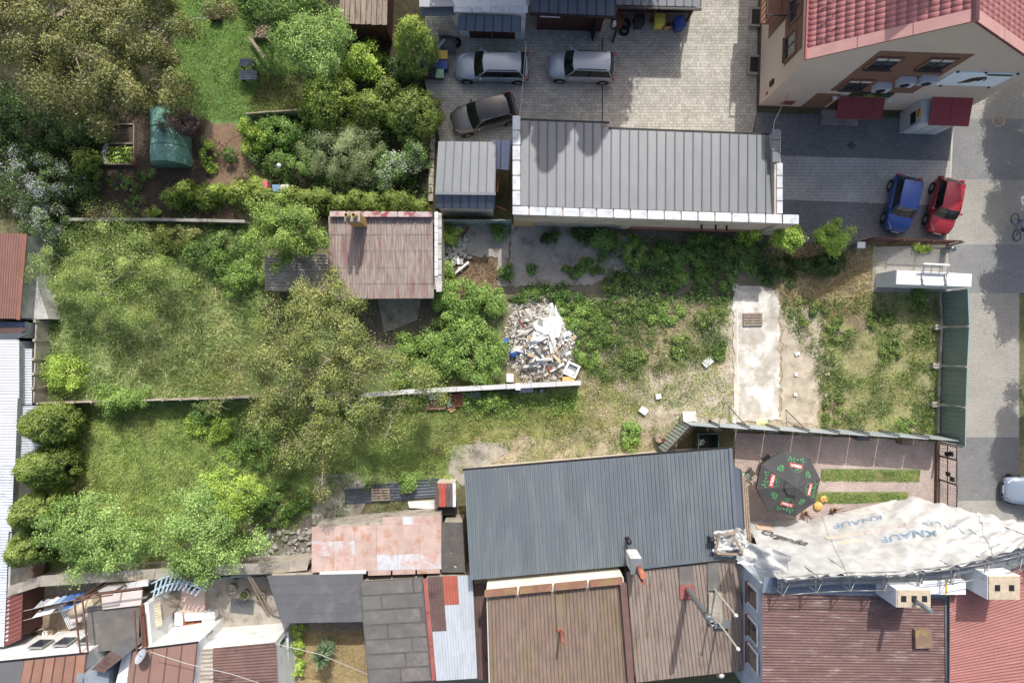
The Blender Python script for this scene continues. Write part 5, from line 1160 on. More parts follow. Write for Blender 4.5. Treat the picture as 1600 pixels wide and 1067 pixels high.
def weeds(name, label, poly, dens, mt, leaf=0.11, thr=0.5, seed=0, h=0.25, nscale=20.0, per=9, spread=0.16):
    rng = np.random.default_rng(300 + seed); x, y = (np.concatenate(q) for q in zip(*[scatter(p, dens, rng, thr, nscale, seed) for p in poly]))
    B = plan(x, y); n = len(B) * per; k = np.repeat(np.arange(len(B)), per); sz = 0.6 + 0.9 * rng.random(len(B))
    off = rng.normal(size=(n, 3)) * spread; off[:, 2] = np.abs(rng.normal(size=n)) * h * 0.6 + 0.03
    P = B[k] + off * sz[k][:, None]; N = off * np.array([1.5, 1.5, 0.4]) + np.array([0, 0, .35]) + rng.normal(size=(n, 3)) * .35
    tint = np.clip(.1 + .35 * rng.random(len(B))[k] + .45 * rng.random(n), 0, 1)
    V = leaf_quads(P, N, leaf * (0.6 + .8 * rng.random(n)), 0.55, rng)
    ob = bpy.data.objects.new(name, fast_mesh(name, V, 4, mt, tint)); link(ob); return stuff(ob, label, 'weeds')

mat('turf', C(120, 138, 76), var=.3, scale=5, stain=C(170, 150, 110), stain_scale=1.6, bump=.5)
# ---------------------------------------------------------------- trees and shrubs
tree('walnut_tree', 'huge olive-brown walnut tree with pale bare boughs in the upper left corner', 'tree', 135, 62, 6.2, 222, 160, 3.2, LM['walnut'], 50000, 0.15, 120, 0.7, 0.3, M_bark2, 0.36, 11, trunk_px=(150, 110), twig=0.026, upb=.3, out=.9)
tree('walnut_tree', 'large olive walnut tree spreading over the broken fence and lawn', 'tree', 492, 582, 4.6, 166, 158, 2.6, LM['olive'], 50000, 0.125, 130, 0.68, 0.3, M_bark2, 0.26, 12, trunk_px=(500, 580), twig=0.022, upb=.3, out=.9)
tree('young_tree', 'straggly yellow-green tree in the thicket beside the brown roof', 'tree', 178, 422, 2.6, 118, 84, 1.8, LM['yellow'], 24000, 0.095, 70, 0.6, 0.3, M_bark2, 0.12, 13, upb=.3, out=.9)
tree('ivy_clad_tree', 'rounded green tree leaning over the derelict shed roof', 'tree', 449, 362, 4.0, 64, 58, 1.8, LM['ivy'], 19000, 0.13, 70, 0.45, 0.72, M_bark, 0.16, 14)
tree('apple_tree', 'fresh green fruit tree beside the timber shed', 'tree', 488, 70, 3.4, 66, 54, 1.6, LM['fresh'], 12000, 0.13, 60, 0.5, 0.45, M_bark, 0.13, 15)
tree('hazel_tree', 'dark green tree overhanging the top of the upper lawn', 'tree', 402, 2, 3.4, 46, 34, 1.5, LM['green'], 6500, 0.13, 40, 0.5, 0.45, M_bark, 0.1, 21)
tree('plum_tree', 'pale green fruit tree by the bottom left wall, nearest the evergreens', 'tree', 150, 838, 3.0, 98, 66, 1.7, LM['fresh'], 16000, 0.14, 75, 0.55, 0.4, M_bark, 0.14, 16)
tree('plum_tree', 'pale green fruit tree by the bottom wall, beside the stone heap', 'tree', 325, 828, 3.0, 96, 74, 1.7, LM['fresh'], 17000, 0.14, 75, 0.55, 0.4, M_bark, 0.14, 17)
tree('lime_sapling', 'bright yellow-green sapling standing out above the lower lawn', 'tree', 362, 772, 3.2, 52, 50, 1.3, LM['lime'], 6500, 0.13, 40, 0.38, 0.4, M_bark, 0.08, 18)
tree('maple_sapling', 'low lime green sapling pressed against the long building wall end', 'tree', 1230, 374, 1.9, 25, 22, 1.0, LM['lime'], 3600, 0.14, 28, 0.28, 0.45, M_bark, 0.07, 19)
tree('maple_sapling', 'wide lime green sapling between parking fence and white service box', 'tree', 1300, 372, 2.0, 28, 23, 1.0, LM['lime'], 4200, 0.14, 30, 0.3, 0.45, M_bark, 0.07, 20)
# top-left garden
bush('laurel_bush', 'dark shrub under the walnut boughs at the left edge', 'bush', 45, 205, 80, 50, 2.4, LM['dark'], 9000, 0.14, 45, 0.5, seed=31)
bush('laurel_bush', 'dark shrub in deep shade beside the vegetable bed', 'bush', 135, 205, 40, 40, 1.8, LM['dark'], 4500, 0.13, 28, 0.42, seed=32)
bush('lilac_bush', 'large lilac bush dusted with pale mauve blossom at the left edge', 'bush', 52, 285, 66, 56, 3.2, LM['lilac'], 11000, 0.12, 60, 0.42, seed=33)
bush('lilac_bush', 'smaller white flowering bush next to the brown roofed house end', 'bush', 72, 352, 40, 32, 2.6, LM['lilac'], 5500, 0.11, 36, 0.36, seed=34)
bush('laurel_bush', 'dark green bush between the lilac and the soil plot', 'bush', 122, 292, 30, 30, 1.5, LM['dark'], 3200, 0.12, 24, 0.34, seed=35)
thuja('dwarf_cypress', 'small layered evergreen beside the black barrel', 'evergreen', 150, 262, 0.85, 1.9, LM['thujal'], 4200, 36)
bush('smoke_bush', 'dark purple leaved shrub hanging over the green polytunnel', 'bush', 284, 194, 34, 25, 2.6, LM['purple'], 4600, 0.12, 34, 0.32, seed=37)
bush('garden_shrub', 'lime green leafy shrub at the edge of the bare soil', 'bush', 398, 212, 30, 32, 1.5, LM['lime'], 3600, 0.13, 26, 0.34, seed=38)
bush('garden_shrub', 'small fresh green plant beside the round box bush', 'bush', 324, 236, 16, 20, 0.8, LM['lime'], 900, 0.12, 10, 0.22, seed=39)
thuja('box_ball', 'small round clipped box bush on bare soil', 'bush', 362, 246, 0.46, 0.9, LM['green'], 1500, 40, leaf=0.07, lump=0.12)
for i, (px, py, r_) in enumerate(((188, 285, 20), (205, 290, 14), (228, 272, 14), (212, 318, 16), (240, 330, 12), (330, 262, 12))):
    bush('vegetable_plant', ('broad leafed plant on the soil plot, leftmost in its row', 'small seedling beside the broad leafed plant on the soil plot', 'leafy plant just below the polytunnel corner', 'low bluish plant in the middle of the soil plot', 'pale plant at the foot of the soil plot', 'yellow-green plant right of the polytunnel')[i], 'plant', px, py, r_, r_ * .8, 0.5, LM['lime' if i in (4, 5) else 'green'], 420, 0.12, 8, 0.18, seed=41 + i, group='plants on the soil plot')
bush('broadleaf_shrub', 'dense mid green shrub at the top edge left of the timber shed', 'bush', 455, 6, 58, 20, 2.4, LM['green'], 5000, 0.13, 34, 0.4, seed=50)
thuja('tall_thuja', 'tall olive thuja column by the junk corner of the courtyard', 'evergreen', 658, 100, 1.15, 5.6, LM['thujal'], 15000, 51)
bush('spindle_shrub', 'lime yellow shrub between fruit tree and tall thuja', 'bush', 567, 95, 34, 30, 2.0, LM['lime'], 4600, 0.12, 30, 0.36, seed=52)
bush('spindle_shrub', 'dark leafy shrub at the foot of the tall thuja', 'bush', 632, 110, 32, 24, 1.8, LM['dark'], 3800, 0.11, 28, 0.34, seed=53)
thuja('round_thuja', 'large smooth yellow-green round evergreen above the grey-green willow shrub', 'evergreen', 526, 172, 1.75, 3.6, LM['thujal'], 17000, 54, leaf=0.10, ry=1.75)
thuja('globe_thuja', 'lumpy dark green evergreen, between the two large round ones', 'evergreen', 588, 184, 1.15, 2.8, LM['thuja'], 9500, 55)
thuja('globe_thuja', 'small lumpy evergreen squeezed against the courtyard corner evergreen', 'evergreen', 612, 158, 0.85, 2.4, LM['thuja'], 6000, 56)
thuja('round_thuja', 'large round dark green evergreen at the courtyard corner', 'evergreen', 652, 192, 1.6, 3.3, LM['thuja'], 17000, 57)
bush('willow_shrub', 'broad grey-green willow shrub above the conifer hedge', 'bush', 535, 240, 78, 52, 2.4, LM['willow'], 15000, 0.12, 70, 0.42, seed=58, aspect=0.35)
bush('blossom_shrub', 'shrub covered in small white blossom next to the willow shrub', 'bush', 612, 262, 34, 34, 2.0, LM['blossom'], 5200, 0.11, 34, 0.34, seed=59)
bush('blossom_shrub', 'white blossomed shrub beside the small metal shed', 'bush', 648, 245, 24, 30, 2.2, LM['blossom'], 4200, 0.11, 28, 0.34, seed=60)
bush('garden_shrub', 'deep green shrub left of the willow shrub', 'bush', 440, 205, 46, 28, 1.6, LM['green'], 5200, 0.12, 34, 0.38, seed=61)
bush('garden_shrub', 'mid green shrub around the white lamp globe', 'bush', 452, 255, 50, 28, 1.3, LM['green'], 5200, 0.11, 34, 0.36, seed=62)
HL = [(268, 306, .8), (292, 296, .75), (315, 304, .8), (340, 300, .7), (372, 300, .85), (398, 288, .7), (412, 306, .7), (448, 304, .8), (474, 308, .75), (500, 312, .8), (528, 314, .75), (556, 312, .8), (582, 318, .85), (608, 308, .8), (632, 318, .85), (656, 322, .7)]
HW = ['westmost lump of the row', 'second lump from the westmost', 'third lump from the westmost', 'fourth lump from the westmost', 'fifth lump from the westmost', 'small lump by the red and blue tubs', 'lump just below the red and blue tubs', 'first lump left of the ivy tree top', 'second lump above the ivy tree', 'third lump above the ivy tree', 'lump above the shed corner', 'lump above the double chimney', 'lump right of the double chimney', 'lump below the white blossom', 'second lump from the metal shed', 'lump touching the metal shed']
for i, (px, py, r_) in enumerate(HL):
    thuja('hedge_thuja', 'lumpy conifer of the trimmed row, ' + HW[i], 'evergreen', px + (800 - px) * .03, py + 8, r_ * (.8 + .12 * math.sin(i * 3.7)), 1.9 + .45 * math.sin(i * 2.3), LM['thujal' if i < 6 else 'thuja'], 4200, 70 + i, 'trimmed conifer row')
# round evergreens along the left edge
for i, (px, py, r_, h_) in enumerate(((116, 655, 1.25, 4.4), (112, 718, 1.2, 4.6), (104, 782, 1.15, 4.6), (94, 836, 1.1, 4.4), (332, 868, 0.8, 3.2))):
    thuja('column_thuja', ('dense egg shaped evergreen by the fence corner, topmost of the left column', 'dense egg shaped evergreen, second from the top of the left column', 'dense egg shaped evergreen, third from the top of the left column', 'dense egg shaped evergreen, lowest of the left column', 'single olive evergreen poking over the concrete wall below the fruit tree')[i], 'evergreen', px, py, r_, h_, LM['thuja'], 26000, 90 + i, 'egg shaped evergreens' if i < 4 else None)
# thicket and shrubs in the middle
for i, (px, py, a, b, h_, m_, n_, lab) in enumerate((
        (100, 586, 34, 36, 1.8, 'lime', 3800, 'lime green elder shrub against the concrete side fence'), (192, 622, 46, 22, 2.0, 'bright', 4200, 'bright green sapling draped over the long broken fence'),
        (345, 395, 60, 34, 1.7, 'green', 6500, 'green shrub tangle left of the ivy clad tree'), (378, 432, 36, 30, 1.5, 'bright', 3600, 'bright shrub in front of the ivy annex'), (262, 372, 60, 22, 1.3, 'olive', 4600, 'olive scrub along the garden wall'),
        (712, 462, 42, 34, 1.7, 'bright', 5600, 'bright green bush at the derelict shed corner'), (762, 470, 34, 28, 1.3, 'bright', 3800, 'bright bush above the rubbish heap left side'), (668, 552, 62, 44, 1.7, 'bright', 9500, 'bright green bramble mound left of the rubbish heap'),
        (742, 560, 54, 44, 1.5, 'bright', 8200, 'bright green bramble mound touching the rubbish heap'), (716, 512, 40, 32, 1.4, 'bright', 5000, 'bright green bramble between the heap and the derelict shed'), (640, 590, 40, 18, 1.2, 'bright', 3200, 'bright bramble along the broken wall'),
        (690, 425, 20, 26, 0.9, 'bright', 1500, 'small bright shrub at the derelict shed wall'), (703, 366, 17, 20, 1.2, 'lime', 1500, 'lime shrub below the small metal shed'), (780, 360, 12, 12, 0.8, 'green', 700, 'tiny green shrub at the yard fence'),
        (790, 425, 11, 16, 0.7, 'green', 800, 'little bush at the edge of the concrete yard'), (830, 421, 9, 8, 0.4, 'green', 350, 'tuft growing from the cracked concrete yard'), (895, 425, 22, 10, 0.5, 'green', 1100, 'weed clump in a crack of the concrete yard'), (920, 415, 26, 16, 0.7, 'green', 1700, 'leafy clump beside the crack in the concrete yard'),
        (948, 376, 30, 16, 1.2, 'green', 2600, 'shaded bush against the long building wall'), (990, 394, 20, 30, 1.5, 'bright', 3000, 'taller bush standing in the long building shade'), (1046, 398, 42, 26, 1.2, 'green', 5200, 'dark bush mass in shade, left one'), (1100, 392, 44, 30, 1.3, 'green', 6000, 'dark bush mass in shade, middle one'), (1155, 398, 42, 32, 1.3, 'green', 5800, 'dark bush mass in shade, right one'),
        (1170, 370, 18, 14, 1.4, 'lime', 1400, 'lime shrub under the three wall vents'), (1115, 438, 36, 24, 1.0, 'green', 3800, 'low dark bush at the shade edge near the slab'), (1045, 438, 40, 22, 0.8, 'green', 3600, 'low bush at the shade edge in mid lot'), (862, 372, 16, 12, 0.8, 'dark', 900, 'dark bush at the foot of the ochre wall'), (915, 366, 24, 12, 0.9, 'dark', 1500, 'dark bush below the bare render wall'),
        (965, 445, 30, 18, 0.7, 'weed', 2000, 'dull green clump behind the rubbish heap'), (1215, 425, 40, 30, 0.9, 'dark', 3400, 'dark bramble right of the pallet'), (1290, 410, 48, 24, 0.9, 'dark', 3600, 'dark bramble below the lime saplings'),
        (985, 680, 16, 28, 0.9, 'bright', 2600, 'single wedge shaped bright bush by the hall eaves'), (640, 752, 16, 14, 1.0, 'bright', 1500, 'round bright bush on the black sheets'), (650, 622, 24, 12, 0.7, 'bright', 1500, 'green bush beside the cardboard under the wall'), (760, 625, 50, 14, 0.7, 'bright', 2600, 'green bush in the shade below the wall'),
        (305, 664, 16, 14, 0.9, 'lime', 1100, 'lime tuft shrub on the lawn under the fence'), (345, 672, 20, 18, 0.9, 'lime', 1500, 'yellowish shrub at the walnut skirts on the lawn'), (320, 640, 26, 20, 1.3, 'green', 2200, 'green shrub on the fence line by the walnut'), (1440, 384, 16, 10, 0.8, 'lime', 900, 'lime shrub at the foot of the parking fence end'), (1435, 470, 16, 20, 0.7, 'green', 1200, 'shaded shrub behind the white billboard box'),
        (905, 492, 40, 26, 0.9, 'bright', 4600, 'bright bush right of the heap top'), (935, 520, 36, 28, 0.8, 'weed', 3600, 'green bush right of the heap middle'), (918, 556, 26, 24, 0.7, 'bright', 2400, 'bright low bush right of the heap foot'), (985, 486, 40, 20, 0.7, 'weed', 3200, 'green weed mass below the shade edge'), (1040, 492, 36, 20, 0.6, 'bright', 2400, 'bright weed mass below the shade edge'), (990, 560, 24, 18, 0.6, 'weed', 1900, 'leafy clump on the middle of the sandy lot'), (1060, 545, 20, 30, 0.5, 'weed', 1700, 'tall weed clump left of the white block'), (1122, 545, 12, 20, 0.6, 'green', 1100, 'upright weed beside the concrete slab'), (850, 462, 60, 14, 0.7, 'green', 3600, 'green strip of bush above the heap'), (1105, 492, 30, 18, 0.6, 'weed', 1900, 'weed clump between shade edge and slab'),
        (1262, 485, 30, 22, 0.5, 'weed', 1600, 'weed clump right of the pallet'), (1310, 520, 26, 26, 0.45, 'weed', 1400, 'weed clump in the upper right lot'), (1390, 545, 24, 16, 0.45, 'weed', 1200, 'weed clump near the green fence middle'), (1300, 640, 20, 26, 0.45, 'weed', 1200, 'weed clump by the patio fence left'), (1420, 665, 18, 14, 0.45, 'bright', 1000, 'bright clump in the lot corner at the patio fence'), (1378, 500, 26, 16, 0.45, 'weed', 1300, 'weed clump below the white box shade'),
        (430, 790, 50, 40, 1.0, 'green', 4200, 'green scrub in tree shade by the concrete patch'), (400, 700, 60, 30, 0.9, 'green', 3600, 'green scrub under the spreading walnut'))):
    if px > 815 and lab.find('sapling') < 0 and py > 380: h_ *= .42
    bush('thicket_shrub', lab, 'bush', px, py, a, b, h_, LM[m_], n_, 0.13, max(8, int(n_ / 130)), 0.22 + 0.1 * h_, seed=120 + i)
# street trees just past the right edge; their shade falls on the road
for i, (px, py, h_) in enumerate(((1606, 80, 7.0), (1612, 200, 7.5), (1608, 330, 7.0), (1622, 560, 7.5))):
    g = G(px, py); t = thing('street_tree', ('street tree past the right edge level with the corner house', 'street tree past the right edge level with the red car', 'street tree past the right edge level with the white box', 'street tree past the right edge near the parked silver car')[i], 'tree', (g.x, g.y, 0), 'street trees')
    CC = crown(t, (g.x, g.y, h_ - 2.2), (2.1, 2.6, 2.4), LM['green'], 22000, 0.2, 45, 0.55, 0.4, seed=200 + i)
    skeleton(t, (g.x, g.y, -.05), (g.x, g.y, h_ - 3.6), CC, M_bark, 0.11, seed=i)
# tall trees behind the garages; they shade the courtyard and the seam roof
for i, (px, py, h_, r_) in enumerate(((850, -75, 18.2, 2.6), (905, -62, 18.6, 2.4), (965, -75, 18.0, 2.6), (770, -105, 16.0, 3.0))):
    g = G(px, py); t = thing('spruce_tree', ('tall spruce behind the garages, left one', 'tall spruce behind the garages, middle one', 'tall spruce behind the garages, right one', 'tall spruce behind the white garage')[i], 'tree', (g.x, g.y, 0), 'tall spruces')
    rng = np.random.default_rng(220 + i); n = 22000; zf = rng.random(n) ** .8; a = rng.random(n) * 6.283; rr = r_ * (1 - zf) ** .6 * rng.random(n) ** .5 * (1 + .3 * np.sin(zf * 60)) + .1
    P = np.stack([g.x + np.cos(a) * rr, g.y + np.sin(a) * rr, 3.5 + zf * (h_ - 3.5)], 1)
    leaves('crown', P, rng.normal(size=P.shape) + np.array([0, 0, 1]), .42 * (.6 + .7 * rng.random(n)), rng.random(n) * .7, LM['dark'], t, 0.4, rng)
    MB().tube([(g.x, g.y, -.05), (g.x, g.y, h_ - .5)], [0.25, 0.03], 8).build('trunk', M_bark, t)

# ---------------------------------------------------------------- grass and ground cover that nobody could count
lawn_top = [(268, -30), (470, -30), (465, 165), (385, 190), (310, 185), (272, 180)]
lawn_low = [(112, 640), (300, 632), (640, 640), (912, 612), (915, 655), (760, 668), (715, 705), (700, 735), (560, 745), (485, 800), (440, 850), (420, 830), (100, 880), (110, 800)]
thick = [(70, 352), (400, 352), (410, 470), (360, 560), (345, 620), (70, 628)]
blades('lawn_grass', 'mown green lawn in the upper garden', [lawn_top], 420, 0.13, LM['grass'], 0.03, seed=1)
blades('lawn_grass', 'uneven green lawn in the lower garden', [lawn_low], 420, 0.15, LM['grass'], 0.03, seed=2)
blades('tall_grass', 'darker taller tufts scattered over the lower lawn', [lawn_low], 120, 0.26, LM['grass'], 0.03, thr=.5, nscale=14, seed=21, lean=.7)
for i_, pts_ in enumerate(([(1282, 732), (1438, 733), (1436, 753), (1282, 751)], [(1271, 768), (1419, 768), (1419, 783), (1300, 787), (1271, 783)])): sheet('lawn', pts_, MC['turf'], 0.032)
blades('lawn_grass', 'narrow grass strips between the patio paving', [[(1283, 733), (1437, 734), (1436, 752), (1283, 750)], [(1272, 769), (1418, 769), (1418, 782), (1300, 786), (1272, 782)]], 700, 0.1, LM['grass'], 0.03, seed=3, lift=.045)
blades('long_grass', 'tall lodged grass in the thicket', [thick], 420, 0.75, LM['reed'], 0.022, seed=4, lean=0.9, dirv=(0.6, -0.1), hmul=0.6)
blades('straw', 'pale dead stalks lying in the thicket', [[(150, 460), (370, 430), (370, 610), (170, 618)]], 70, 1.1, LM['dry'], 0.02, seed=5, lean=1.2, dirv=(0.9, -0.2), hmul=0.4)
blades('straw', 'bleached dead stalks by the lime saplings', [[(1185, 390), (1365, 385), (1362, 470), (1300, 500), (1215, 455)]], 90, 0.7, LM['dry'], 0.022, seed=6, lean=1.2, hmul=0.5)
lot = [(905, 470), (1140, 465), (1145, 660), (1075, 660), (1040, 705), (720, 742), (700, 690), (915, 650)]
lotr = [(1222, 470), (1365, 460), (1468, 458), (1468, 685), (1284, 672), (1270, 560), (1225, 500)]
blades('dry_grass', 'dry yellowish grass on the vacant lot', [lot, lotr], 130, 0.13, LM['dry'], 0.025, thr=0.47, seed=7, lean=0.9)
blades('lot_grass', 'patchy green grass on the vacant lot', [lot, lotr], 320, 0.14, LM['grass'], 0.028, thr=0.44, seed=8, lean=0.8)
weeds('lot_weeds', 'low weeds dotting the vacant lot', [[(905, 465), (1140, 462), (1130, 560), (1000, 590), (925, 600), (900, 540)]], 46, LM['weed'], 0.1, 0.43, 1, 0.3, per=11)
weeds('lot_weeds', 'leafy weeds on the right half of the vacant lot', [lotr], 34, LM['weed'], 0.1, 0.465, 2, 0.25, per=11)
weeds('lot_weeds', 'sparse weeds on the sandy ground above the hall', [[(900, 600), (1140, 560), (1140, 655), (1040, 700), (740, 735), (760, 670)]], 12, LM['weed'], 0.09, 0.5, 3, 0.2)
weeds('wall_weeds', 'shaded weeds below the long building', [[(800, 440), (1145, 440), (1145, 470), (905, 478), (790, 470)], [(930, 372), (1215, 372), (1215, 440), (940, 440)]], 26, LM['green'], 0.13, 0.42, 4, 0.4)
weeds('lawn_weeds', 'broad leafed weeds in the lower lawn', [lawn_low], 4, LM['bright'], 0.08, 0.5, 5, 0.12)
weeds('bank_weeds', 'bright nettles along the lower wall shade', [[(690, 612), (905, 612), (905, 645), (700, 660)]], 24, LM['bright'], 0.12, 0.4, 6, 0.35)
weeds('garden_weeds', 'green ground cover below the garden shrubs', [[(390, 180), (680, 190), (672, 335), (255, 335), (390, 270)], [(400, -30), (540, -30), (610, 120), (660, 130), (560, 130), (470, 120)]], 22, LM['green'], 0.13, 0.36, 7, 0.4)
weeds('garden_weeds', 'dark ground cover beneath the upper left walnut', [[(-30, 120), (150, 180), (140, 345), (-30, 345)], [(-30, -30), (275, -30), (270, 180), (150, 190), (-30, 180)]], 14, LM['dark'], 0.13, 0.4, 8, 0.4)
weeds('thicket_weeds', 'nettles and bramble filling the thicket', [thick, [(400, 470), (620, 470), (680, 500), (690, 600), (350, 615), (360, 560)]], 8, LM['reed'], 0.1, 0.4, 9, 0.5)
weeds('thicket_weeds', 'green weeds around the black sheets and concrete patch', [[(485, 735), (700, 735), (690, 760), (545, 770), (560, 800), (600, 805), (485, 818)], [(560, 790), (690, 790), (600, 805), (490, 820)]], 20, LM['weed'], 0.11, 0.46, 10, 0.25)
weeds('fallen_leaves', 'brown leaf litter on the derelict shed roof edge and yard', [[(700, 404), (776, 404), (774, 448), (705, 446)]], 60, mat('dead_leaf', C(140, 112, 84), var=0.3, scale=20), 0.09, None, 11, 0.04, per=4)
# gravel chips on the sandy lot
rng = np.random.default_rng(9); x, y = (np.concatenate(q) for q in zip(scatter(lot, 16, rng, 0.45, 20, 3), scatter([(905, 500), (1140, 480), (1140, 650), (920, 690)], 26, rng, 0.46, 26, 5), scatter(lotr, 6, rng, .45, 20, 2)))
B = plan(x, y) + np.array([0, 0, .025]); n = len(B); s = 0.022 + 0.05 * rng.random((n, 1)) ** 3
dirs = np.array([[1, 0, 0], [0, 1, 0], [-1, 0, 0], [0, -1, 0], [0, 0, .8]]); V5 = B[:, None, :] + dirs[None] * s[:, :, None] * (0.6 + .8 * rng.random((n, 5, 1)))
tri = np.stack([V5[:, [i, (i + 1) % 4, 4], :] for i in range(4)], 1).reshape(-1, 3)
stuff(link(bpy.data.objects.new('gravel', fast_mesh('gravel', tri, 3, mat('limestone_chips', C(214, 204, 186), var=0.15, scale=9)))), 'pale stone chips strewn over the sandy lot', 'gravel')
# ---------------------------------------------------------------- cars
def paint(name, c, rough=.28):
    t = NT(name); t.b.inputs['Base Color'].default_value = c; t.b.inputs['Coat Weight'].default_value = .6; t.b.inputs['Coat Roughness'].default_value = .08
    co = t.pos(True); t.bump(t.noise(co, 2, 2), .02, .02); return t.set(rough, .5, .25)
M_tyre = flat('tyre_rubber', C(34, 34, 35), .9); M_rim = flat('alloy_rim', C(170, 172, 174), .35, .5, .6)
M_head = NT('headlight_glass'); M_head.b.inputs['Base Color'].default_value = C(226, 230, 234); M_head = M_head.set(.1, .7)
M_tail = flat('tail_lamp_red', C(170, 30, 34), .25); M_trim = flat('black_plastic', C(44, 44, 46), .6)
M_cglass = NT('car_glass'); M_cglass.b.inputs['Base Color'].default_value = (.012, .016, .016, 1); M_cglass = M_cglass.set(.04, .7)
M_plate = flat('number_plate', C(226, 226, 220), .5)
def car(name, label, px, py, ang, L, Wd, H, pt, xw0, xr0, xr1, xw1, belt=.92, nose=.66, cat='car', rails=False, roofm=None):
    c = W(px, py, .7); t = thing(name, label, cat, (c.x, c.y, 0.02), rz=ang); h = L / 2; w = Wd / 2
    st = [(-h, .62, .62, .66), (-h + .04, .86, belt - .12, belt - .06), (-h + .16, .95, belt - .02, belt + .03), (-h * .6, 1, belt, belt + .04), (-h * .1, 1, belt - .01, belt + .03), (h * .25, 1, belt - .03, belt + .03),
          (xw0 + .12, .99, belt - .06, belt + .02), ((xw0 + h) / 2, .965, lerp(belt, nose, .42), lerp(belt, nose, .28) + .03), (h - .34, .9, nose + .06, nose + .12), (h - .12, .78, nose - .04, nose), (h - .02, .6, nose - .16, nose - .14), (h, .45, .5, .5)]
    def ring(s):
        x, k, zb, zc = s; ww = w * k; zb = max(zb, .5); lo = .2 if abs(x) < h - .2 else .3
        half = [(ww * .9, lo), (ww * .985, .36), (ww, .56), (ww * .99, zb - .1), (ww * .94, zb), (ww * .66, zc - .012), (ww * .3, zc)]
        return [(x, y, z) for y, z in half] + [(x, -y, z) for y, z in reversed(half)]
    # smooth the stations
    S = []
    for a, b in zip(st, st[1:]):
        for f in (0, .5): S.append(tuple(lerp(a[i], b[i], f) for i in range(4)))
    S.append(st[-1]); R_ = [ring(s) for s in S]; m = MB(); n = len(R_[0]); vs = [p for r_ in R_ for p in r_]; fs = []
    for i in range(len(R_) - 1):
        for k in range(n - 1): fs.append((i * n + k, (i + 1) * n + k, (i + 1) * n + k + 1, i * n + k + 1))
        fs.append((i * n + n - 1, (i + 1) * n + n - 1, (i + 1) * n, i * n))
    fs.append(tuple(range(n))); fs.append(tuple(range((len(R_) - 1) * n + n - 1, (len(R_) - 1) * n - 1, -1)))
    m.add(vs, fs, True); body = m.build('body', pt, t, local=True)
    wb, wr = w * .90, w * .70; zb = belt - .015
    cv = lambda y, ww, k: k * (1 - (y / ww) ** 2)
    def ws(u, v): y = lerp(lerp(-wb, wb, u), lerp(-wr, wr, u), v); return (lerp(xw0, xr0, v) + cv(y, w, .16), y, lerp(zb + .01, H - .05, v) + .03 * math.sin(math.pi * v) + .02 * cv(y, w, 1) * v)
    def rw(u, v): y = lerp(lerp(-wb, wb, u), lerp(-wr, wr, u), v); return (lerp(xw1, xr1, v) - cv(y, w, .08), y, lerp(zb + .03, H - .05, v) + .03 * math.sin(math.pi * v) + .02 * cv(y, w, 1) * v)
    def rf(u, v): y = lerp(-wr, wr, u); return (lerp(xr1 - cv(y, w, .08), xr0 + cv(y, w, .16), v), y, H - .05 + .05 * math.sin(math.pi * min(1, max(0, v))) + cv(y, wr, .035) - (.0))
    MB().grid(ws, 10, 6).build('windscreen', M_cglass, t, local=True); MB().grid(rw, 10, 5).build('rear_window', M_cglass, t, local=True)
    roof_ = MB().grid(rf, 10, 10).build('roof', roofm or pt, t, local=True)
    for s in (-1, 1):
        def sg(u, v): return (lerp(lerp(xw1, xw0, u), lerp(xr1, xr0, u), v), s * (lerp(wb, wr, v) + .03 * math.sin(math.pi * v)), lerp(zb, H - .05, v))
        MB().grid(sg, 8, 4).build('side_window', M_cglass, t, local=True)
        def pil(u0, u1=None, r_=.035): return MB().tube([Vector(sg(u0, v)) + Vector((0, s * .012, .005)) for v in (0, .33, .66, 1)], r_, 6).build('pillar', pt if r_ > .03 else M_trim, t, local=True)
        pil(0.0); pil(1.0); pil(.52, r_=.028)
        MB().tube([Vector(sg(u, 1)) + Vector((0, 0, .012)) for u in (0, .25, .5, .75, 1)], .035, 6).build('roof_edge', pt, t, local=True)
        if rails: MB().tube([(xr1 + .15, s * wr * .93, H + .0), (xr1 + .3, s * wr * .93, H + .05), (xr0 - .25, s * wr * .93, H + .05), (xr0 - .1, s * wr * .93, H + .0)], .022, 6).build('roof_rail', M_trim, t, local=True)
        mm = MB().tube([(xw0 - .28, s * (wb - .02), zb + .1), (xw0 - .3, s * (w + .06), zb + .12), (xw0 - .31, s * (w + .17), zb + .11)], [.03, .085, .06], 8).build('door_mirror', pt, t, local=True)
        for xd in (xw0 - 1.0, xw0 - 1.95):
            if xd > -h + .5: MB().box((xd, s * (w + .006), belt - .16), (.17, .03, .035)).build('door_handle', pt, body, local=True)
        for xd in (xw0 - .12, xw0 - 1.15, max(-h + .75, xw0 - 2.1)): MB().box((xd, s * (w * .995 + .002), .62), (.012, .01, .44)).build('door_gap', M_black, body, local=True)
        MB().grid(lambda u, v: (h - .10 - .36 * u - .02 * v, s * w * (lerp(.47, .84, u) + .03 * math.sin(math.pi * v)), nose - .07 + .14 * v + .07 * u + .012), 5, 4).build('headlight', M_head, t, local=True)
        MB().box((-h + .09, s * w * .83, belt - .12), (.13, .2, .3)).build('tail_light', M_tail, t, local=True)
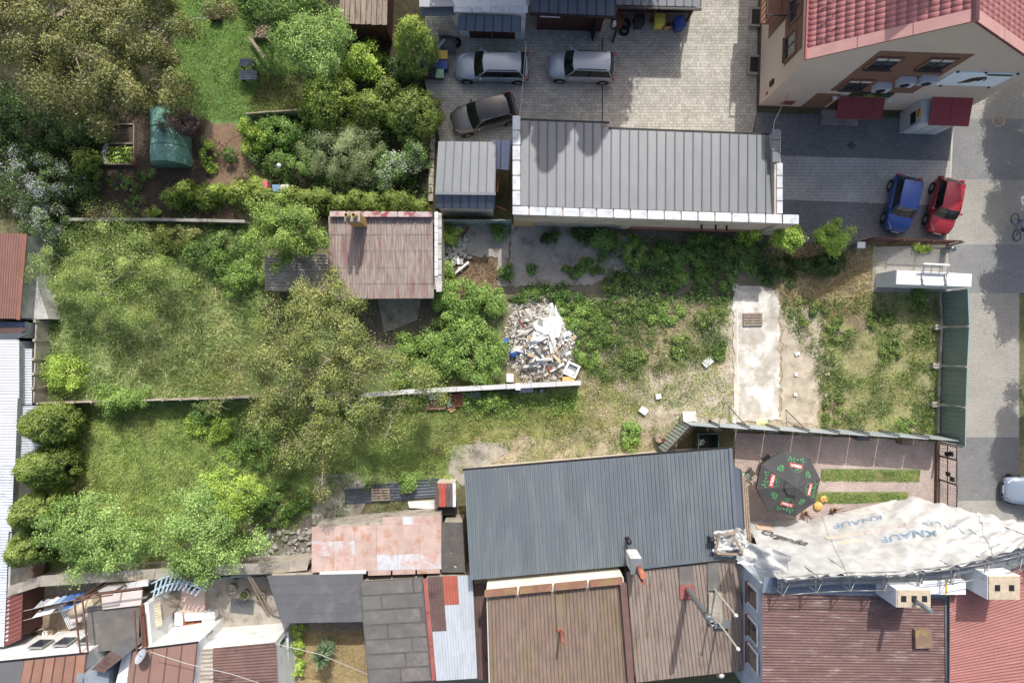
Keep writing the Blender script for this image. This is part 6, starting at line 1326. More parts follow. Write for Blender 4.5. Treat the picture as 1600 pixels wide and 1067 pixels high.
        for xc in (h - .78, -h + .66):
            def wheel(r_, wd, y0, prof):
                mb = MB(); b = len(mb.v); k = 20
                for rr, yy in prof:
                    for q in range(k): mb.v.append((xc + rr * math.cos(q / k * 6.2832), s * (y0 + yy), .31 + rr * math.sin(q / k * 6.2832)))
                for i in range(len(prof) - 1):
                    for q in range(k): mb.f.append((b + i * k + q, b + i * k + (q + 1) % k, b + (i + 1) * k + (q + 1) % k, b + (i + 1) * k + q)); mb.sm.append(True)
                return mb
            MB_ = wheel(.36, 0, w, [(.01, .004), (.375, .004), (.375, -.06)]).build('wheel_arch', M_black, t, local=True)
            wo = wheel(.31, 0, w, [(.2, .02), (.24, .034), (.29, .03), (.31, .0), (.31, -.15), (.2, -.16)]).build('wheel', M_tyre, t, local=True)
            wheel(.2, 0, w, [(.005, .034), (.06, .034), (.08, .02), (.17, .016), (.2, .03), (.205, .01)]).build('rim', M_rim, wo, local=True)
            for q in range(5):
                a = q * 1.2566; MB().bar((xc + .05 * math.cos(a), s * (w + .028), .31 + .05 * math.sin(a)), (xc + .19 * math.cos(a), s * (w + .024), .31 + .19 * math.sin(a)), .035, .03).build('spoke', M_rim, wo, local=True)
    MB().box((h - .012, 0, .43), (.04, w * .95, .13)).build('grille', M_trim, t, local=True); MB().box((h + .012, 0, .5), (.02, .5, .11)).build('number_plate', M_plate, t, local=True)
    MB().box((-h + .0, 0, .45), (.07, w * 1.4, .12)).build('rear_bumper_strip', M_trim, t, local=True); MB().box((-h - .01, 0, .72), (.02, .5, .11)).build('number_plate', M_plate, t, local=True)
    hl = [(xw0 + .3, w * .8), (h - .45, w * .74), (h - .3, w * .5), (h - .26, 0), (h - .3, -w * .5), (h - .45, -w * .74), (xw0 + .3, -w * .8)]
    def hz(x): return lerp(belt, nose, min(1, max(0, (x - xw0 - .12) / (h - .34 - xw0 - .12))) ** 1.15) + .03
    MB().tube([(x, y, hz(x) - .02 * (abs(y) / w) - (.0 if abs(y) < w * .6 else .012) + .012) for x, y in hl], .008, 4).build('bonnet_gap', M_black, body, local=True)
    for y in (-.12, .3): MB().tube([(xw0 + .13, y, zb + .05), (xw0 - .05, y - .45, zb + .13)], .01, 4).build('wiper', M_black, t, local=True)
    MB().tube([(xr1 + .2, 0, H + .02), (xr1 - .1, 0, H + .22)], .008, 4).build('aerial', M_black, t, local=True)
    return t
P_silver = paint('silver_paint', C(168, 176, 186)); P_grey = paint('grey_beige_paint', C(112, 110, 107)); P_blue = paint('blue_paint', C(40, 84, 166)); P_red = paint('red_paint', C(186, 34, 48)); P_ice = paint('ice_blue_paint', C(150, 166, 184))
car('estate_car', 'silver estate car with roof rails parked below the white garage', 768, 104, R(179), 4.62, 1.74, 1.48, P_silver, 0.95, 0.35, -1.75, -2.05, rails=True)
car('people_carrier', 'silver people carrier parked alone in the courtyard shade', 908, 104, R(178), 4.12, 1.72, 1.62, P_silver, 0.95, 0.42, -1.62, -1.9, belt=.98, nose=.74, rails=True)
car('hatchback', 'charcoal grey hatchback with dark glass roof angled by the metal shed', 756, 179, R(196), 4.15, 1.76, 1.5, P_grey, 0.85, 0.25, -1.45, -1.85, roofm=M_cglass)
car('small_car', 'bright blue small car parked nose to the picket fence', 1410, 319, R(-102), 3.5, 1.62, 1.5, P_blue, 0.72, 0.28, -1.22, -1.58, nose=.7)
car('small_car', 'red small car parked nose to the picket fence', 1476, 322, R(-102), 3.45, 1.6, 1.48, P_red, 0.70, 0.26, -1.2, -1.55, nose=.7)
car('compact_car', 'ice blue silver car cut off by the right edge of the road', 1622, 767, R(178), 4.1, 1.74, 1.46, P_ice, 0.85, 0.3, -1.4, -1.8)
# bicycle at the right edge
bc = W(1590, 355, .5); t = thing('bicycle', 'dark bicycle with blue frame parked at the right edge of the road', 'bicycle', (bc.x, bc.y, 0.02), rz=R(96))
for x in (-.52, .52):
    wl_ = MB().tube([(x + .33 * math.cos(a / 20 * 6.2832), 0, .34 + .33 * math.sin(a / 20 * 6.2832)) for a in range(21)], .022, 5, False).build('wheel', M_tyre, t, local=True)
    sp = MB()
    for k in range(8): sp.tube([(x, 0, .34), (x + .32 * math.cos(k * .785), 0, .34 + .32 * math.sin(k * .785))], .006, 3)
    sp.build('spoke', M_rim, wl_, local=True)
M_bf = flat('blue_frame_paint', C(44, 92, 170), .4); fm = MB()
for a, b in (((-.52, 0, .34), (-.08, 0, .3)), ((-.08, 0, .3), (-.2, 0, .8)), ((-.08, 0, .3), (.34, 0, .82)), ((-.18, 0, .76), (.34, 0, .82)), ((-.52, 0, .34), (-.19, 0, .74)), ((.34, 0, .86), (.52, 0, .34))): fm.tube([a, b], .022, 6)
fm.build('frame', M_bf, t, local=True); MB().tube([(.26, -.3, 1.02), (.36, -.2, 1.0), (.36, .2, 1.0), (.26, .3, 1.02)], .016, 6).build('handlebar', M_black, t, local=True); MB().tube([(.34, 0, .84), (.36, 0, 1.0)], .016, 6).build('stem', M_black, t, local=True)
MB().hexa([(-.36, -.07, .86), (-.08, -.03, .86), (-.08, .03, .86), (-.36, .07, .86), (-.36, -.07, .92), (-.08, -.03, .9), (-.08, .03, .9), (-.36, .07, .92)]).build('saddle', M_black, t, local=True); MB().tube([(-.08, -.14, .22), (-.08, -.1, .3), (-.08, .1, .3), (-.08, .14, .38)], .014, 5).build('crank', M_rim, t, local=True)

# ---------------------------------------------------------------- bins, tyres and junk in the courtyard
def bin_(label, px, py, mt, s=1.0, rz=0., lidm=None, h=1.05):
    c = G(px, py); t = thing('wheelie_bin', label, 'bin', (c.x, c.y, .02), group='wheelie bins', rz=rz); a, b = .24 * s, .29 * s
    MB().hexa([(-a, -a, .08), (a, -a, .08), (a, a, .08), (-a, a, .08), (-b, -b * 1.1, h - .1), (b, -b * 1.1, h - .1), (b, b * 1.1, h - .1), (-b, b * 1.1, h - .1)]).build('body', mt, t, local=True)
    ld = MB().grid(lambda u, v: (lerp(-b * 1.1, b * 1.1, u), lerp(-b * 1.25, b * 1.15, v), h - .07 + .07 * math.sin(math.pi * v) * math.sin(math.pi * (.15 + .7 * u))), 6, 6).build('lid', lidm or mt, t, local=True)
    MB().tube([(-b * .8, b * 1.3, h - .1), (b * .8, b * 1.3, h - .1)], .02, 6).build('handle', mt, t, local=True)
    for sx in (-1, 1): MB().tube([(sx * a * .95, a + .05, .1), (sx * (a * .95 + .05), a + .05, .1)], .1, 10).build('wheel', M_tyre, t, local=True)
B_y, B_b, B_k, B_br, B_g = flat('bin_yellow', C(222, 204, 40), .5), flat('bin_blue', C(36, 74, 160), .5), flat('bin_black', C(44, 48, 52), .5), flat('bin_brown', C(112, 66, 44), .55), flat('bin_green', C(66, 104, 66), .5)
bin_('brown wheelie bin under the carport', 963, 42, B_br); bin_('black wheelie bin under the carport', 995, 42, B_k); bin_('yellow wheelie bin under the carport', 1026, 42, B_y); bin_('blue wheelie bin at the carport edge', 1057, 46, B_b, rz=.2)
bin_('dark grey wheelie bin in the junk corner', 678, 121, B_k, .8, h=.8); bin_('green wheelie bin in the junk corner', 689, 122, B_g, .8, lidm=flat('pale_green_lid', C(150, 196, 146), .5), h=.8)
def tyre(label, px, py, z=.02, r_=.33):
    c = G(px, py); t = thing('car_tyre', label, 'tyre', (c.x, c.y, z), 'old tyres')
    MB().lathe([(r_ * .55, .02), (r_ * .7, .0), (r_ * .95, .02), (r_, .08), (r_, .14), (r_ * .95, .2), (r_ * .7, .22), (r_ * .55, .2), (r_ * .55, .02)], (c.x, c.y, z), 18).build('tread_ring', M_tyre, t)
tyre('old tyre leaning lot under the carport by the brown bin', 977, 40); tyre('old tyre lying in front of the brown bin', 975, 50); tyre('tyre lying at the white garage corner', 713, 68); tyre('tyre on the junk pile behind the trailer', 702, 60, .02)
def box_(name, label, cat, px, py, size, mt, rz=0., lid=None, z=.02):
    c = G(px, py); t = thing(name, label, cat, (c.x, c.y, z), rz=rz); sx, sy, sz = size; th = .03
    for dx, dy, a, b in ((-sx / 2 + th / 2, 0, th, sy), (sx / 2 - th / 2, 0, th, sy), (0, sy / 2 - th / 2, sx - 2 * th, th), (0, -sy / 2 + th / 2, sx - 2 * th, th)): MB().box((dx, dy, sz / 2), (a, b, sz)).build('side', mt, t, local=True)
    MB().box((0, 0, .02), (sx - 2 * th, sy - 2 * th, .04)).build('base', mt, t, local=True)
    if lid: MB().box((0, 0, sz + .02), (sx + .03, sy + .03, .04)).build('lid', lid, t, local=True)
    return t
box_('crate', 'yellow lidded crate in the junk corner', 'crate', 694, 94, (.55, .5, .75), flat('crate_yellow', C(222, 186, 40), .5), lid=MC['crate_yellow']); box_('crate', 'blue lidded crate below the yellow one', 'crate', 694, 108, (.55, .5, .65), flat('crate_blue', C(48, 84, 164), .5), lid=MC['crate_blue'])
box_('crate', 'brown box between the thuja and the bins', 'crate', 666, 118, (.4, .55, .6), B_br, lid=M_dbrown); box_('crate', 'cardboard box between the yellow and blue bins', 'box', 1041, 43, (.42, .42, .5), flat('cardboard', C(176, 140, 100), .9)); box_('crate', 'white framed tray of scrap on the trailer', 'tray', 679, 98, (.62, .62, .16), M_white, z=.72)
c = G(672, 97); t = thing('trailer', 'blue grey flat trailer loaded with scrap in the junk corner', 'trailer', (c.x, c.y, .02)); M_tb = flat('trailer_blue', C(92, 112, 140), .5)
for k in range(9): MB().box((c.x, c.y - .9 + k * .23, .62), (1.5, .2, .05)).build('slat', M_tb, t)
for dx in (-.74, .74): MB().box((c.x + dx, c.y, .55), (.06, 2.1, .1)).build('beam', M_tb, t); tw = MB().lathe([(.1, -.08), (.26, -.08), (.28, .08), (.1, .08)], (0, 0, 0), 14); tw.v = [(c.x + dx * 1.15 + p[2], c.y + p[0], .3 + p[1]) for p in tw.v]; tw.build('wheel', M_tyre, t)
MB().bar(W(668, 95, .95), W(695, 62, 1.2), .1, .06).build('drawbar', M_steel, t)
c = G(700, 73); tag(MB().grid(lambda u, v: (c.x + (u - .5) * 1.1, c.y + (v - .5) * 1.1, .35 + .4 * math.sin(math.pi * u) * math.sin(math.pi * v) + .08 * math.sin(u * 17 + v * 11)), 10, 10).build('tarpaulin_bundle', M_felt2), 'grey tarpaulin bundle thrown over scrap near the garage', 'bundle')
c = G(660, 103); t = thing('lamp_globe', 'white garden lamp globe beside the tall thuja', 'lamp', (c.x, c.y, 0)); MB().tube([(c.x, c.y, -.02), (c.x, c.y, 1.1)], .03, 6).build('post', M_black, t); MB().lathe([(0, 1.08), (.1, 1.1), (.16, 1.22), (.13, 1.34), (0, 1.4)], (c.x, c.y, 0), 12).build('globe', M_white, t)
c = G(448, 268); t = thing('lamp_globe', 'white garden lamp globe among the green shrubs', 'lamp', (c.x, c.y, 0)); MB().tube([(c.x, c.y, -.02), (c.x, c.y, 1.3)], .03, 6).build('post', M_black, t); MB().lathe([(0, 1.28), (.1, 1.3), (.15, 1.42), (.12, 1.52), (0, 1.57)], (c.x, c.y, 0), 12).build('globe', M_white, t)
def cable(label, pts, r_=.018, mt=None): return tag(MB().tube(pts, r_, 5).build('cable', mt or flat('cable_grey', C(196, 194, 190), .6)), label, 'cable')
cable('overhead cable from the white garage to the long building', [W(822, 66, 3.4), W(818, 120, 3.1), W(812, 181, 4.3)]); cable('cable from the corner house to the parapet end', [BP(.9, -.05, 2.6), W(1210, 190, 3.6), W(1208, 204, 4.4)])
cable('cable sagging over the dark red roof in the lower left', [W(235, 1018, 5.0), W(290, 1036, 4.6), W(360, 1052, 4.6), W(430, 1075, 5.0)]); cable('cable crossing the yucca garden', [W(430, 1005, 3.9), W(500, 1022, 3.3), W(575, 1053, 3.1)])

# ---------------------------------------------------------------- service box by the saplings, things on the lot
c = G(1331, 387); t = thing('service_box', 'small white topped service cabinet by the lime saplings', 'cabinet', (c.x, c.y, 0)); MB().box((c.x, c.y, .55), (.4, .3, 1.1)).build('body', flat('cabinet_green', C(110, 136, 128), .6), t); MB().slab([(c.x - .24, c.y - .18, 1.16), (c.x + .24, c.y - .18, 1.16), (c.x + .24, c.y + .18, 1.2), (c.x - .24, c.y + .18, 1.2)], .06).build('lid', M_white, t)
def pallet(label, px, py, rz, z=.03, s=(1.2, .8)):
    c = G(px, py); t = thing('pallet', label, 'pallet', (c.x, c.y, z), rz=rz)
    for k in range(5): MB().box((0, -s[1] / 2 + .06 + k * (s[1] - .12) / 4, .13), (s[0], .11, .022)).build('deck_board', M_wood, t, local=True)
    for k in range(3): MB().box((-s[0] / 2 + .06 + k * (s[0] - .12) / 2, 0, .06), (.1, s[1], .1)).build('bearer', M_wood, t, local=True)
pallet('wooden pallet on the pale concrete slab', 1175, 499, .02); pallet('grey wooden pallet lying on the black sheets', 596, 771, .03, .12, (1.15, .78))
for i, (px, py, s, rz, lab) in enumerate(((1105, 566, (.62, .42, .2), .7, 'white concrete block on bare sand near the slab'), (1028, 619, (.34, .3, .28), .2, 'white block above the wedge shaped bush'), (1005, 641, (.5, .4, .25), -.6, 'white block left of the wedge shaped bush'), (1245, 553, (.3, .2, .15), .3, 'white brick at the slab right side'), (1243, 585, (.2, .2, .15), .1, 'white brick below it by the slab'), (1242, 616, (.2, .2, .15), 0, 'lowest white brick by the slab'), (1292, 585, (.3, .2, .12), .2, 'pale yellow brick on the weedy lot'), (1290, 617, (.18, .18, .12), .5, 'tiny white brick in the weeds'))):
    tag(MB().box(G(px, py, s[2] / 2 - .03), s, rz).build('concrete_block', M_white if i != 6 else flat('straw_brick', C(224, 214, 160), .8)), lab, 'block', 'loose white blocks on the lot')
c = G(1028, 684); t = thing('tree_stump', 'weathered stump with brown hollow near the hall eaves', 'stump', (c.x, c.y, 0)); MB().lathe([(.34, -.05), (.28, .2), (.26, .5), (.22, .52), (.1, .45), (0, .42)], (c.x, c.y, 0), 11).build('bole', M_wood, t); MB().box((c.x + .25, c.y - .1, .3), (.2, .3, .5), .4).build('split_slab', M_brownw, t)
c = G(1190, 660); tag(MB().grid(lambda u, v: (c.x + (u - .5) * .7, c.y + (v - .5) * .5, .04 + .15 * math.sin(u * 3.1) * math.sin(v * 3.1) + .05 * math.sin(u * 19 + v * 13)), 9, 7).build('plastic_bag', flat('yellow_white_bag', C(232, 222, 150), .5)), 'crumpled yellow and white bag by the patio fence', 'bag')

# rubbish heap
c = G(846, 533); t = thing('rubbish_heap', 'big heap of white boards, foil and rubble on the lot', 'heap', (c.x, c.y, 0))
rr = random.Random(5)
def heap_h(x, y): d = math.hypot((x) / 2.0, (y) / 2.35); return max(0, 1.0 * (1 - d ** 1.6)) + .12 * mnoise.noise((x * 2, y * 2, 0))
MB().grid(lambda u, v: (c.x + (u - .5) * 4.2, c.y + (v - .5) * 4.9, heap_h((u - .5) * 4.2, (v - .5) * 4.9) - .05), 34, 36).build('mound', mat('rubble', C(196, 190, 176), var=.45, scale=7, stain=C(92, 84, 76), stain_scale=3.5, stain_amt=(.5, .6), bump=.8, bscale=14), t)
HM = [M_white, flat('chalk_white', C(240, 240, 236), .7), mat('dirty_board', C(200, 194, 182), stain=C(150, 140, 124), stain_scale=3), flat('grey_board2', C(150, 150, 148), .8), M_wood, flat('tan_foam', C(210, 184, 140), .9), flat('rust_red', C(150, 84, 66), .8), M_felt2]
for k in range(190):
    a = rr.random() * 6.283; d = rr.random() ** .6; x, y = math.cos(a) * d * 1.9, math.sin(a) * d * 2.2; z = heap_h(x, y)
    if k < 150: sz = (rr.uniform(.1, .42), rr.uniform(.06, .28), rr.uniform(.02, .12)); nm = 'fragment'
    else: sz = (rr.uniform(.6, 1.5), rr.uniform(.1, .3), .03); nm = 'board'
    m = MB().box((0, 0, 0), sz); m.v = [(p[0] * rr.uniform(.55, 1.1), p[1] * rr.uniform(.5, 1.15), p[2] * rr.uniform(.6, 1.3)) for p in m.v]; M3 = Matrix.Translation((c.x + x, c.y + y, z + .04)) @ Matrix.Rotation(rr.uniform(0, 6.28), 4, 'Z') @ Matrix.Rotation(rr.uniform(-.5, .5), 4, 'X') @ Matrix.Rotation(rr.uniform(-.4, .4), 4, 'Y')
    m.v = [tuple(M3 @ Vector(p)) for p in m.v]; m.build(nm, HM[rr.choice([0, 0, 1, 1, 1, 2, 2, 2, 3, 4, 5, 6 if k % 3 == 0 else 1, 7 if k % 2 else 0])], t)
for (x, y, sx, sy, rz, mt) in ((.2, .9, 1.3, 1.0, .4, HM[1]), (.9, .9, .7, 1.3, -.3, HM[0]), (-.1, .2, 1.5, .4, .6, HM[1]), (.55, .1, .4, 1.7, .2, HM[0]), (-1.1, .5, 1.6, .35, .7, HM[2]), (-.3, -1.35, 2.0, .3, .35, HM[0]), (-.5, -.9, .9, .8, .1, HM[3]), (-1.0, 1.6, .7, .8, .2, HM[2]), (1.55, .3, .5, .6, .1, HM[1])):
    ca, sa = math.cos(rz), math.sin(rz); ph = rr.random() * 6
    def fs_(u, v):
        lx, ly = (u - .5) * sx, (v - .5) * sy; X, Y = x + lx * ca - ly * sa, y + lx * sa + ly * ca
        return (c.x + X, c.y + Y, heap_h(X, Y) + .14 + .09 * math.sin(u * 9 + ph + v * 5) + .05 * math.sin(u * 23 + v * 17 + ph))
    MB().grid(fs_, 14, 12).build('foil_sheet', mt, t)
rng = np.random.default_rng(12); n = 3200; a = rng.random(n) * 6.283; d = rng.random(n) ** .5 * 1.22; X, Y = np.cos(a) * d * 2.0, np.sin(a) * d * 2.35; Z = np.array([max(0, heap_h(x, y)) for x, y in zip(X, Y)]) + .04
stuff(leaves('fine_debris', np.stack([c.x + X, c.y + Y, Z], 1), rng.normal(size=(n, 3)) + np.array([0, 0, 1.2]), .05 + .14 * rng.random(n) ** 2, rng.random(n), mat('debris', C(222, 218, 208), var=.5, scale=14, stain=C(120, 104, 88), stain_scale=9, stain_amt=(.5, .55)), t, .8, rng))
c2 = G(892, 577); t = thing('sink_unit', 'tilted white square sink with grey basin at the heap edge', 'sink', (c2.x, c2.y, 0), rz=-.42)
for dx, dy, a, b in ((-.36, 0, .14, .86), (.36, 0, .14, .86), (0, .36, .58, .14), (0, -.36, .58, .14)): MB().box((dx, dy, .62), (a, b, .07)).build('rim', M_white, t, local=True)
MB().box((0, 0, .5), (.58, .58, .04)).build('basin', flat('basin_grey', C(140, 142, 146), .4), t, local=True); MB().box((0, -.14, .545), (.5, .24, .04)).build('drainer', M_white, t, local=True); MB().box((0, 0, .24), (.7, .7, .46)).build('cabinet', M_wood, t, local=True)
tag(MB().box(G(887, 592, .3), (.75, .34, .6)).build('foam_block', flat('yellow_foam', C(222, 184, 104), .9)), 'yellow block below the white sink', 'block')
c2 = G(802, 552); t = thing('blue_drum', 'bright blue plastic drum at the heap left side', 'drum', (c2.x, c2.y, 0)); MB().lathe([(.2, 0), (.23, .1), (.23, .5), (.2, .58), (0, .6)], (c2.x, c2.y, 0), 16).build('shell', flat('drum_blue', C(30, 98, 200), .4), t); MB().lathe([(.05, .6), (.05, .64), (0, .65)], (c2.x + .08, c2.y, 0), 8).build('bung', MC['drum_blue'], t)
tag(MB().box(G(791, 532, .2), (.34, .26, .2), .4).build('blue_bag', flat('bag_blue', C(40, 110, 190), .4)), 'small blue bag in the bramble left of the heap', 'bag')
for i, (px, py, s, mt, lab) in enumerate(((797, 590, (.45, .5, .35), M_white, 'white plastic canister at the wall left of the heap'), (822, 606, (.85, .5, .5), flat('pale_violet_board', C(176, 178, 190), .7), 'pale grey board leaning below the wall'), (846, 610, (.2, .2, .3), M_steel, 'small grey box below the wall'))):
    tag(MB().box(G(px, py, s[2] / 2), s, .1 * i).build(('plastic_canister', 'leaning_board', 'small_box')[i], mt), lab, ('canister', 'board', 'box')[i])
MB_ = tag(MB().box(G(809, 601.5, 1.4), (.3, .42, .12)).build('cap_tile', M_white), 'white square tile on top of the low wall', 'tile')
# scrap leaning under the wall
for i, (px, py, s, mt, rz, lab) in enumerate(((650, 616, (1.6, .18, .5), M_steel, .04, 'grey pipe bundle under the wall'), (678, 618, (.8, .4, .5), flat('pale_blue_scrap', C(160, 176, 186), .6), .05, 'pale blue scrap sheet under the wall'), (681, 632, (1.25, .55, .3), flat('brown_carton', C(150, 112, 88), .9), .02, 'flattened brown carton under the wall'), (716, 624, (.9, .8, .35), flat('dull_red_board', C(164, 88, 76), .8), .1, 'dull red board under the wall'), (702, 628, (.3, .5, .35), flat('silver_bag', C(200, 210, 212), .4), .3, 'crumpled silver bag between carton and red board'), (740, 616, (.9, .35, .4), M_zinc, .05, 'grey tin box beside the red board'), (706, 638, (.4, .4, .2), MC['terracotta'], .5, 'terracotta slab in the grass below the red board'))):
    m = MB().box((0, 0, 0), s); cc2 = G(px, py, s[2] / 2 - .02); m.v = [tuple(Matrix.Translation(cc2) @ Matrix.Rotation(rz, 4, 'Z') @ Matrix.Rotation(.08, 4, 'X') @ Vector(p)) for p in m.v]; tag(m.build(('pipe_bundle', 'scrap_sheet', 'flat_carton', 'red_board', 'foil_bag', 'tin_box', 'clay_slab')[i], mt), lab, ('pipes', 'sheet', 'carton', 'board', 'bag', 'box', 'slab')[i])
# brick rubble in the small yard
br = MB().box((0, 0, .06), (.3, .17, .13)).mesh('brick', mat('grey_brick', C(190, 186, 178), var=.15, rand=.15))
t = thing('brick_pile', 'scattered pile of grey bricks below the teal fence', 'bricks', tuple(G(715, 395)))
for k in range(75):
    a = rr.random() * 6.28; d = rr.random() ** .7; px, py = 712 + math.cos(a) * d * 24, 392 + math.sin(a) * d * 32 ; o = bpy.data.objects.new('brick', br); g = G(px, py, .02 + .22 * (1 - d) * rr.random()); o.location = g - org(t); o.rotation_euler = (rr.uniform(-.4, .4), rr.uniform(-.4, .4), rr.random() * 3); link(o, t)
for i, (a, b, lab) in enumerate((((712, 427), (733, 410), 'white post lying across the brick rubble'), ((716, 402), (717, 414), 'short white post beside the brick rubble'), ((722, 372), (733, 356), 'dark plank leaning on the teal fence'))): tag(MB().bar(G(*a, .2), G(*b, .25 if i < 2 else .5), .14, .1).build('timber_post', (M_white, M_white, M_rust)[i]), lab, 'post')
# black sheets, grill hut and boards by the hall
t = thing('sheet_stack', 'row of black corrugated sheets lying on the grass', 'sheets', tuple(G(612, 770)))
for i, (x0, x1, y0, y1) in enumerate(((539, 588, 764, 788), (583, 640, 756, 784), (636, 688, 750, 779))):
    q = [G(x0, y0, .05 + .02 * i), G(x1, y0 - 4, .05 + .02 * i), G(x1, y1 - 4, .06), G(x0, y1, .06)]; corr(MB(), [q[0], q[3], q[2], q[1]], 6, .03, per=6).build('sheet', mat('black_sheet', C(92, 98, 110), var=.12, rough=.5, rand=.08), t)
c = G(700, 764); t = thing('garden_grill', 'small brick grill with coloured striped sheet roof at the hall corner', 'grill', (c.x, c.y, 0)); MB().box((c.x, c.y, .6), (1.1, 1.3, 1.2)).build('brickwork', mat('pale_brick', C(206, 190, 170), var=.15), t)
for k, mt in enumerate((M_dbrown, MC['orange_red_sheet'], flat('bright_red_strip', C(206, 74, 60), .6), M_dbrown, M_felt2, M_white)): MB().slab([(c.x - .62 + k * .21, c.y - .75, 1.5), (c.x - .425 + k * .21, c.y - .75, 1.5), (c.x - .425 + k * .21, c.y + .7, 1.6), (c.x - .62 + k * .21, c.y + .7, 1.6)], .03).build('roof_strip', mt, t)
MB().box((c.x, c.y - 1.05, .45), (1.15, .7, .9)).build('firewood', M_black, t)
tag(MB().grid(lambda u, v: tuple(G(686 + 6 * u, 756 + 14 * v, .3 + .25 * math.sin(u * 3.1) + .06 * math.sin(v * 14))), 6, 8).build('blue_sheet', flat('bright_blue_plastic', C(88, 170, 214), .4)), 'bright blue plastic sheet beside the grill', 'sheet')
tag(MB().slab([G(638, 782, .25), G(688, 779, .25), G(688, 794, .2), G(640, 792, .2)], .05).build('white_roof_sheet', M_white), 'long white sheet below the black sheets', 'sheet')
for i in range(4): tag(MB().slab([G(622 + 18 * i, 797, .6), G(639 + 18 * i, 796, .6), G(639 + 18 * i, 806, .62), G(622 + 18 * i, 807, .62)], .04).build('roof_offcut', M_pinkrust), 'pink roof offcut above the rusty shed, ' + ('leftmost one', 'second from left', 'third from left', 'rightmost one')[i], 'offcut', 'pink roof offcuts')
# stone heap by the dirt yard
t = thing('stone_heap', 'heap of grey broken stones left of the rusty shed', 'stones', tuple(G(450, 850))); sm_ = MB().lathe([(.02, -.1), (.2, -.08), (.24, .04), (.14, .14), (.02, .17)], (0, 0, 0), 7).mesh('stone', mat('grey_stone', C(160, 156, 148), var=.2, rand=.25))
for p in sm_.polygons: p.use_smooth = False
for k in range(90): o = bpy.data.objects.new('stone', sm_); o.location = G(rr.uniform(415, 485), rr.uniform(825, 882), .05) - org(t); o.rotation_euler = (rr.random() * 3, rr.random() * 3, rr.random() * 3); s = rr.uniform(.4, 1.2); o.scale = (s, s * rr.uniform(.6, 1), s * .7); link(o, t)

# ---------------------------------------------------------------- patio: parasol, chairs
UV = [(1182, 764), (1189.6, 726), (1224.6, 704), (1264.5, 714), (1282, 748), (1274, 785), (1242.5, 807), (1201, 799)]
ring_ = [W(px, py, 2.25) for px, py in UV]; ap = W(1243, 761, 2.95); ap = Vector((sum(p.x for p in ring_) / 8 + .1, sum(p.y for p in ring_) / 8 - .03, 2.95))
t = thing('parasol', 'large black octagonal parasol with red and green beer prints on the patio', 'parasol', (ap.x, ap.y, 0)); M_can = mat('charcoal_canvas', C(78, 78, 78), var=.06, scale=2, rough=.85); M_hop = flat('print_green', C(88, 164, 104), .8); M_pred = flat('print_red', C(206, 60, 66), .8); M_prw = flat('print_white', C(240, 236, 232), .8)
for i in range(8):
    a, b = ring_[i], ring_[(i + 1) % 8]; k = .22; n_ = (b - a).cross(ap - a).normalized(); n_ = n_ if n_.z > 0 else -n_
    pn = MB().grid(lambda u, v: lerp(lerp(a, b, u), lerp(lerp(a, ap, 1 - k), lerp(b, ap, 1 - k), u), v) - Vector((0, 0, .05 * math.sin(math.pi * u) * (1 - v))), 6, 6).build('canopy_panel', M_can, t)
    MB().grid(lambda u, v: lerp(lerp(lerp(a, ap, .7), lerp(b, ap, .7), u), ap, v) + Vector((0, 0, .12 - .04 * math.sin(math.pi * u) * (1 - v))), 4, 3).build('vent_cap', M_can, t)
    MB().grid(lambda u, v: lerp(a, b, u) - Vector((0, 0, .05 * math.sin(math.pi * u) + .16 * v + .02 * math.sin(u * 18) * v)), 8, 2).build('valance', M_can, t)
    MB().tube([a - Vector((0, 0, .04)), ap - Vector((0, 0, .1))], .014, 5).build('rib', M_wood, t)
    mid = lerp((a + b) / 2, ap, .36); upv = (ap - (a + b) / 2).normalized(); rt = upv.cross(n_).normalized(); at_ = lambda x, y, o=.012: mid + rt * (x * 1.3) + upv * (y * 1.3) + n_ * o
    if i in (0, 2, 4, 6):
        MB().add([at_(-.3, -.09, .016), at_(.3, -.09, .016), at_(.3, .11, .016), at_(-.3, .11, .016)], [(0, 1, 2, 3)]).build('label_print', M_pred, pn)
        MB().tube([at_(.29 * math.cos(q / 20 * 6.2832), .29 * math.sin(q / 20 * 6.2832) + .02, .008) for q in range(21)], .014, 4, False).build('ring_print', M_hop, pn)
        cu = bpy.data.curves.new('lettering', 'FONT'); cu.body = 'PERŁA'; cu.size = .17; cu.align_x = 'CENTER'; cu.align_y = 'CENTER'; cu.offset = .004; ob = bpy.data.objects.new('lettering_source', cu); COL.objects.link(ob); bpy.context.view_layer.update()
        me = bpy.data.meshes.new_from_object(ob.evaluated_get(bpy.context.evaluated_depsgraph_get())); COL.objects.unlink(ob); bpy.data.objects.remove(ob)
        for vv in me.vertices: vv.co = at_(vv.co.x, vv.co.y + .01, .02) - org(t)
        me.materials.clear(); me.materials.append(M_prw); link(bpy.data.objects.new('lettering', me), pn)
        spots = [(-.32, -.24), (-.2, -.3), (-.05, -.27), (.12, -.3), (.25, -.26), (.36, -.2), (0, .2), (-.1, .16), (.1, -.16), (.3, -.34), (-.3, -.36)]
    else: spots = [(0, 0), (.09, .06), (-.09, .05), (.06, -.09), (-.07, -.08), (0, .12), (.13, -.03), (-.14, -.02)]
    lf = MB()
    for x, y in spots:
        for q in range(3):
            an = q * 1.05 + x * 9; pts = [at_(x + .065 * math.cos(an) * e + .02 * math.sin(an) * f, y + .065 * math.sin(an) * e - .02 * math.cos(an) * f, .013 + .001 * q) for e, f in ((-1, 0), (0, 1), (1, 0), (0, -1))]; lf.add(pts, [(0, 1, 2, 3)])
    stuff(lf.build('hop_print', M_hop, pn))
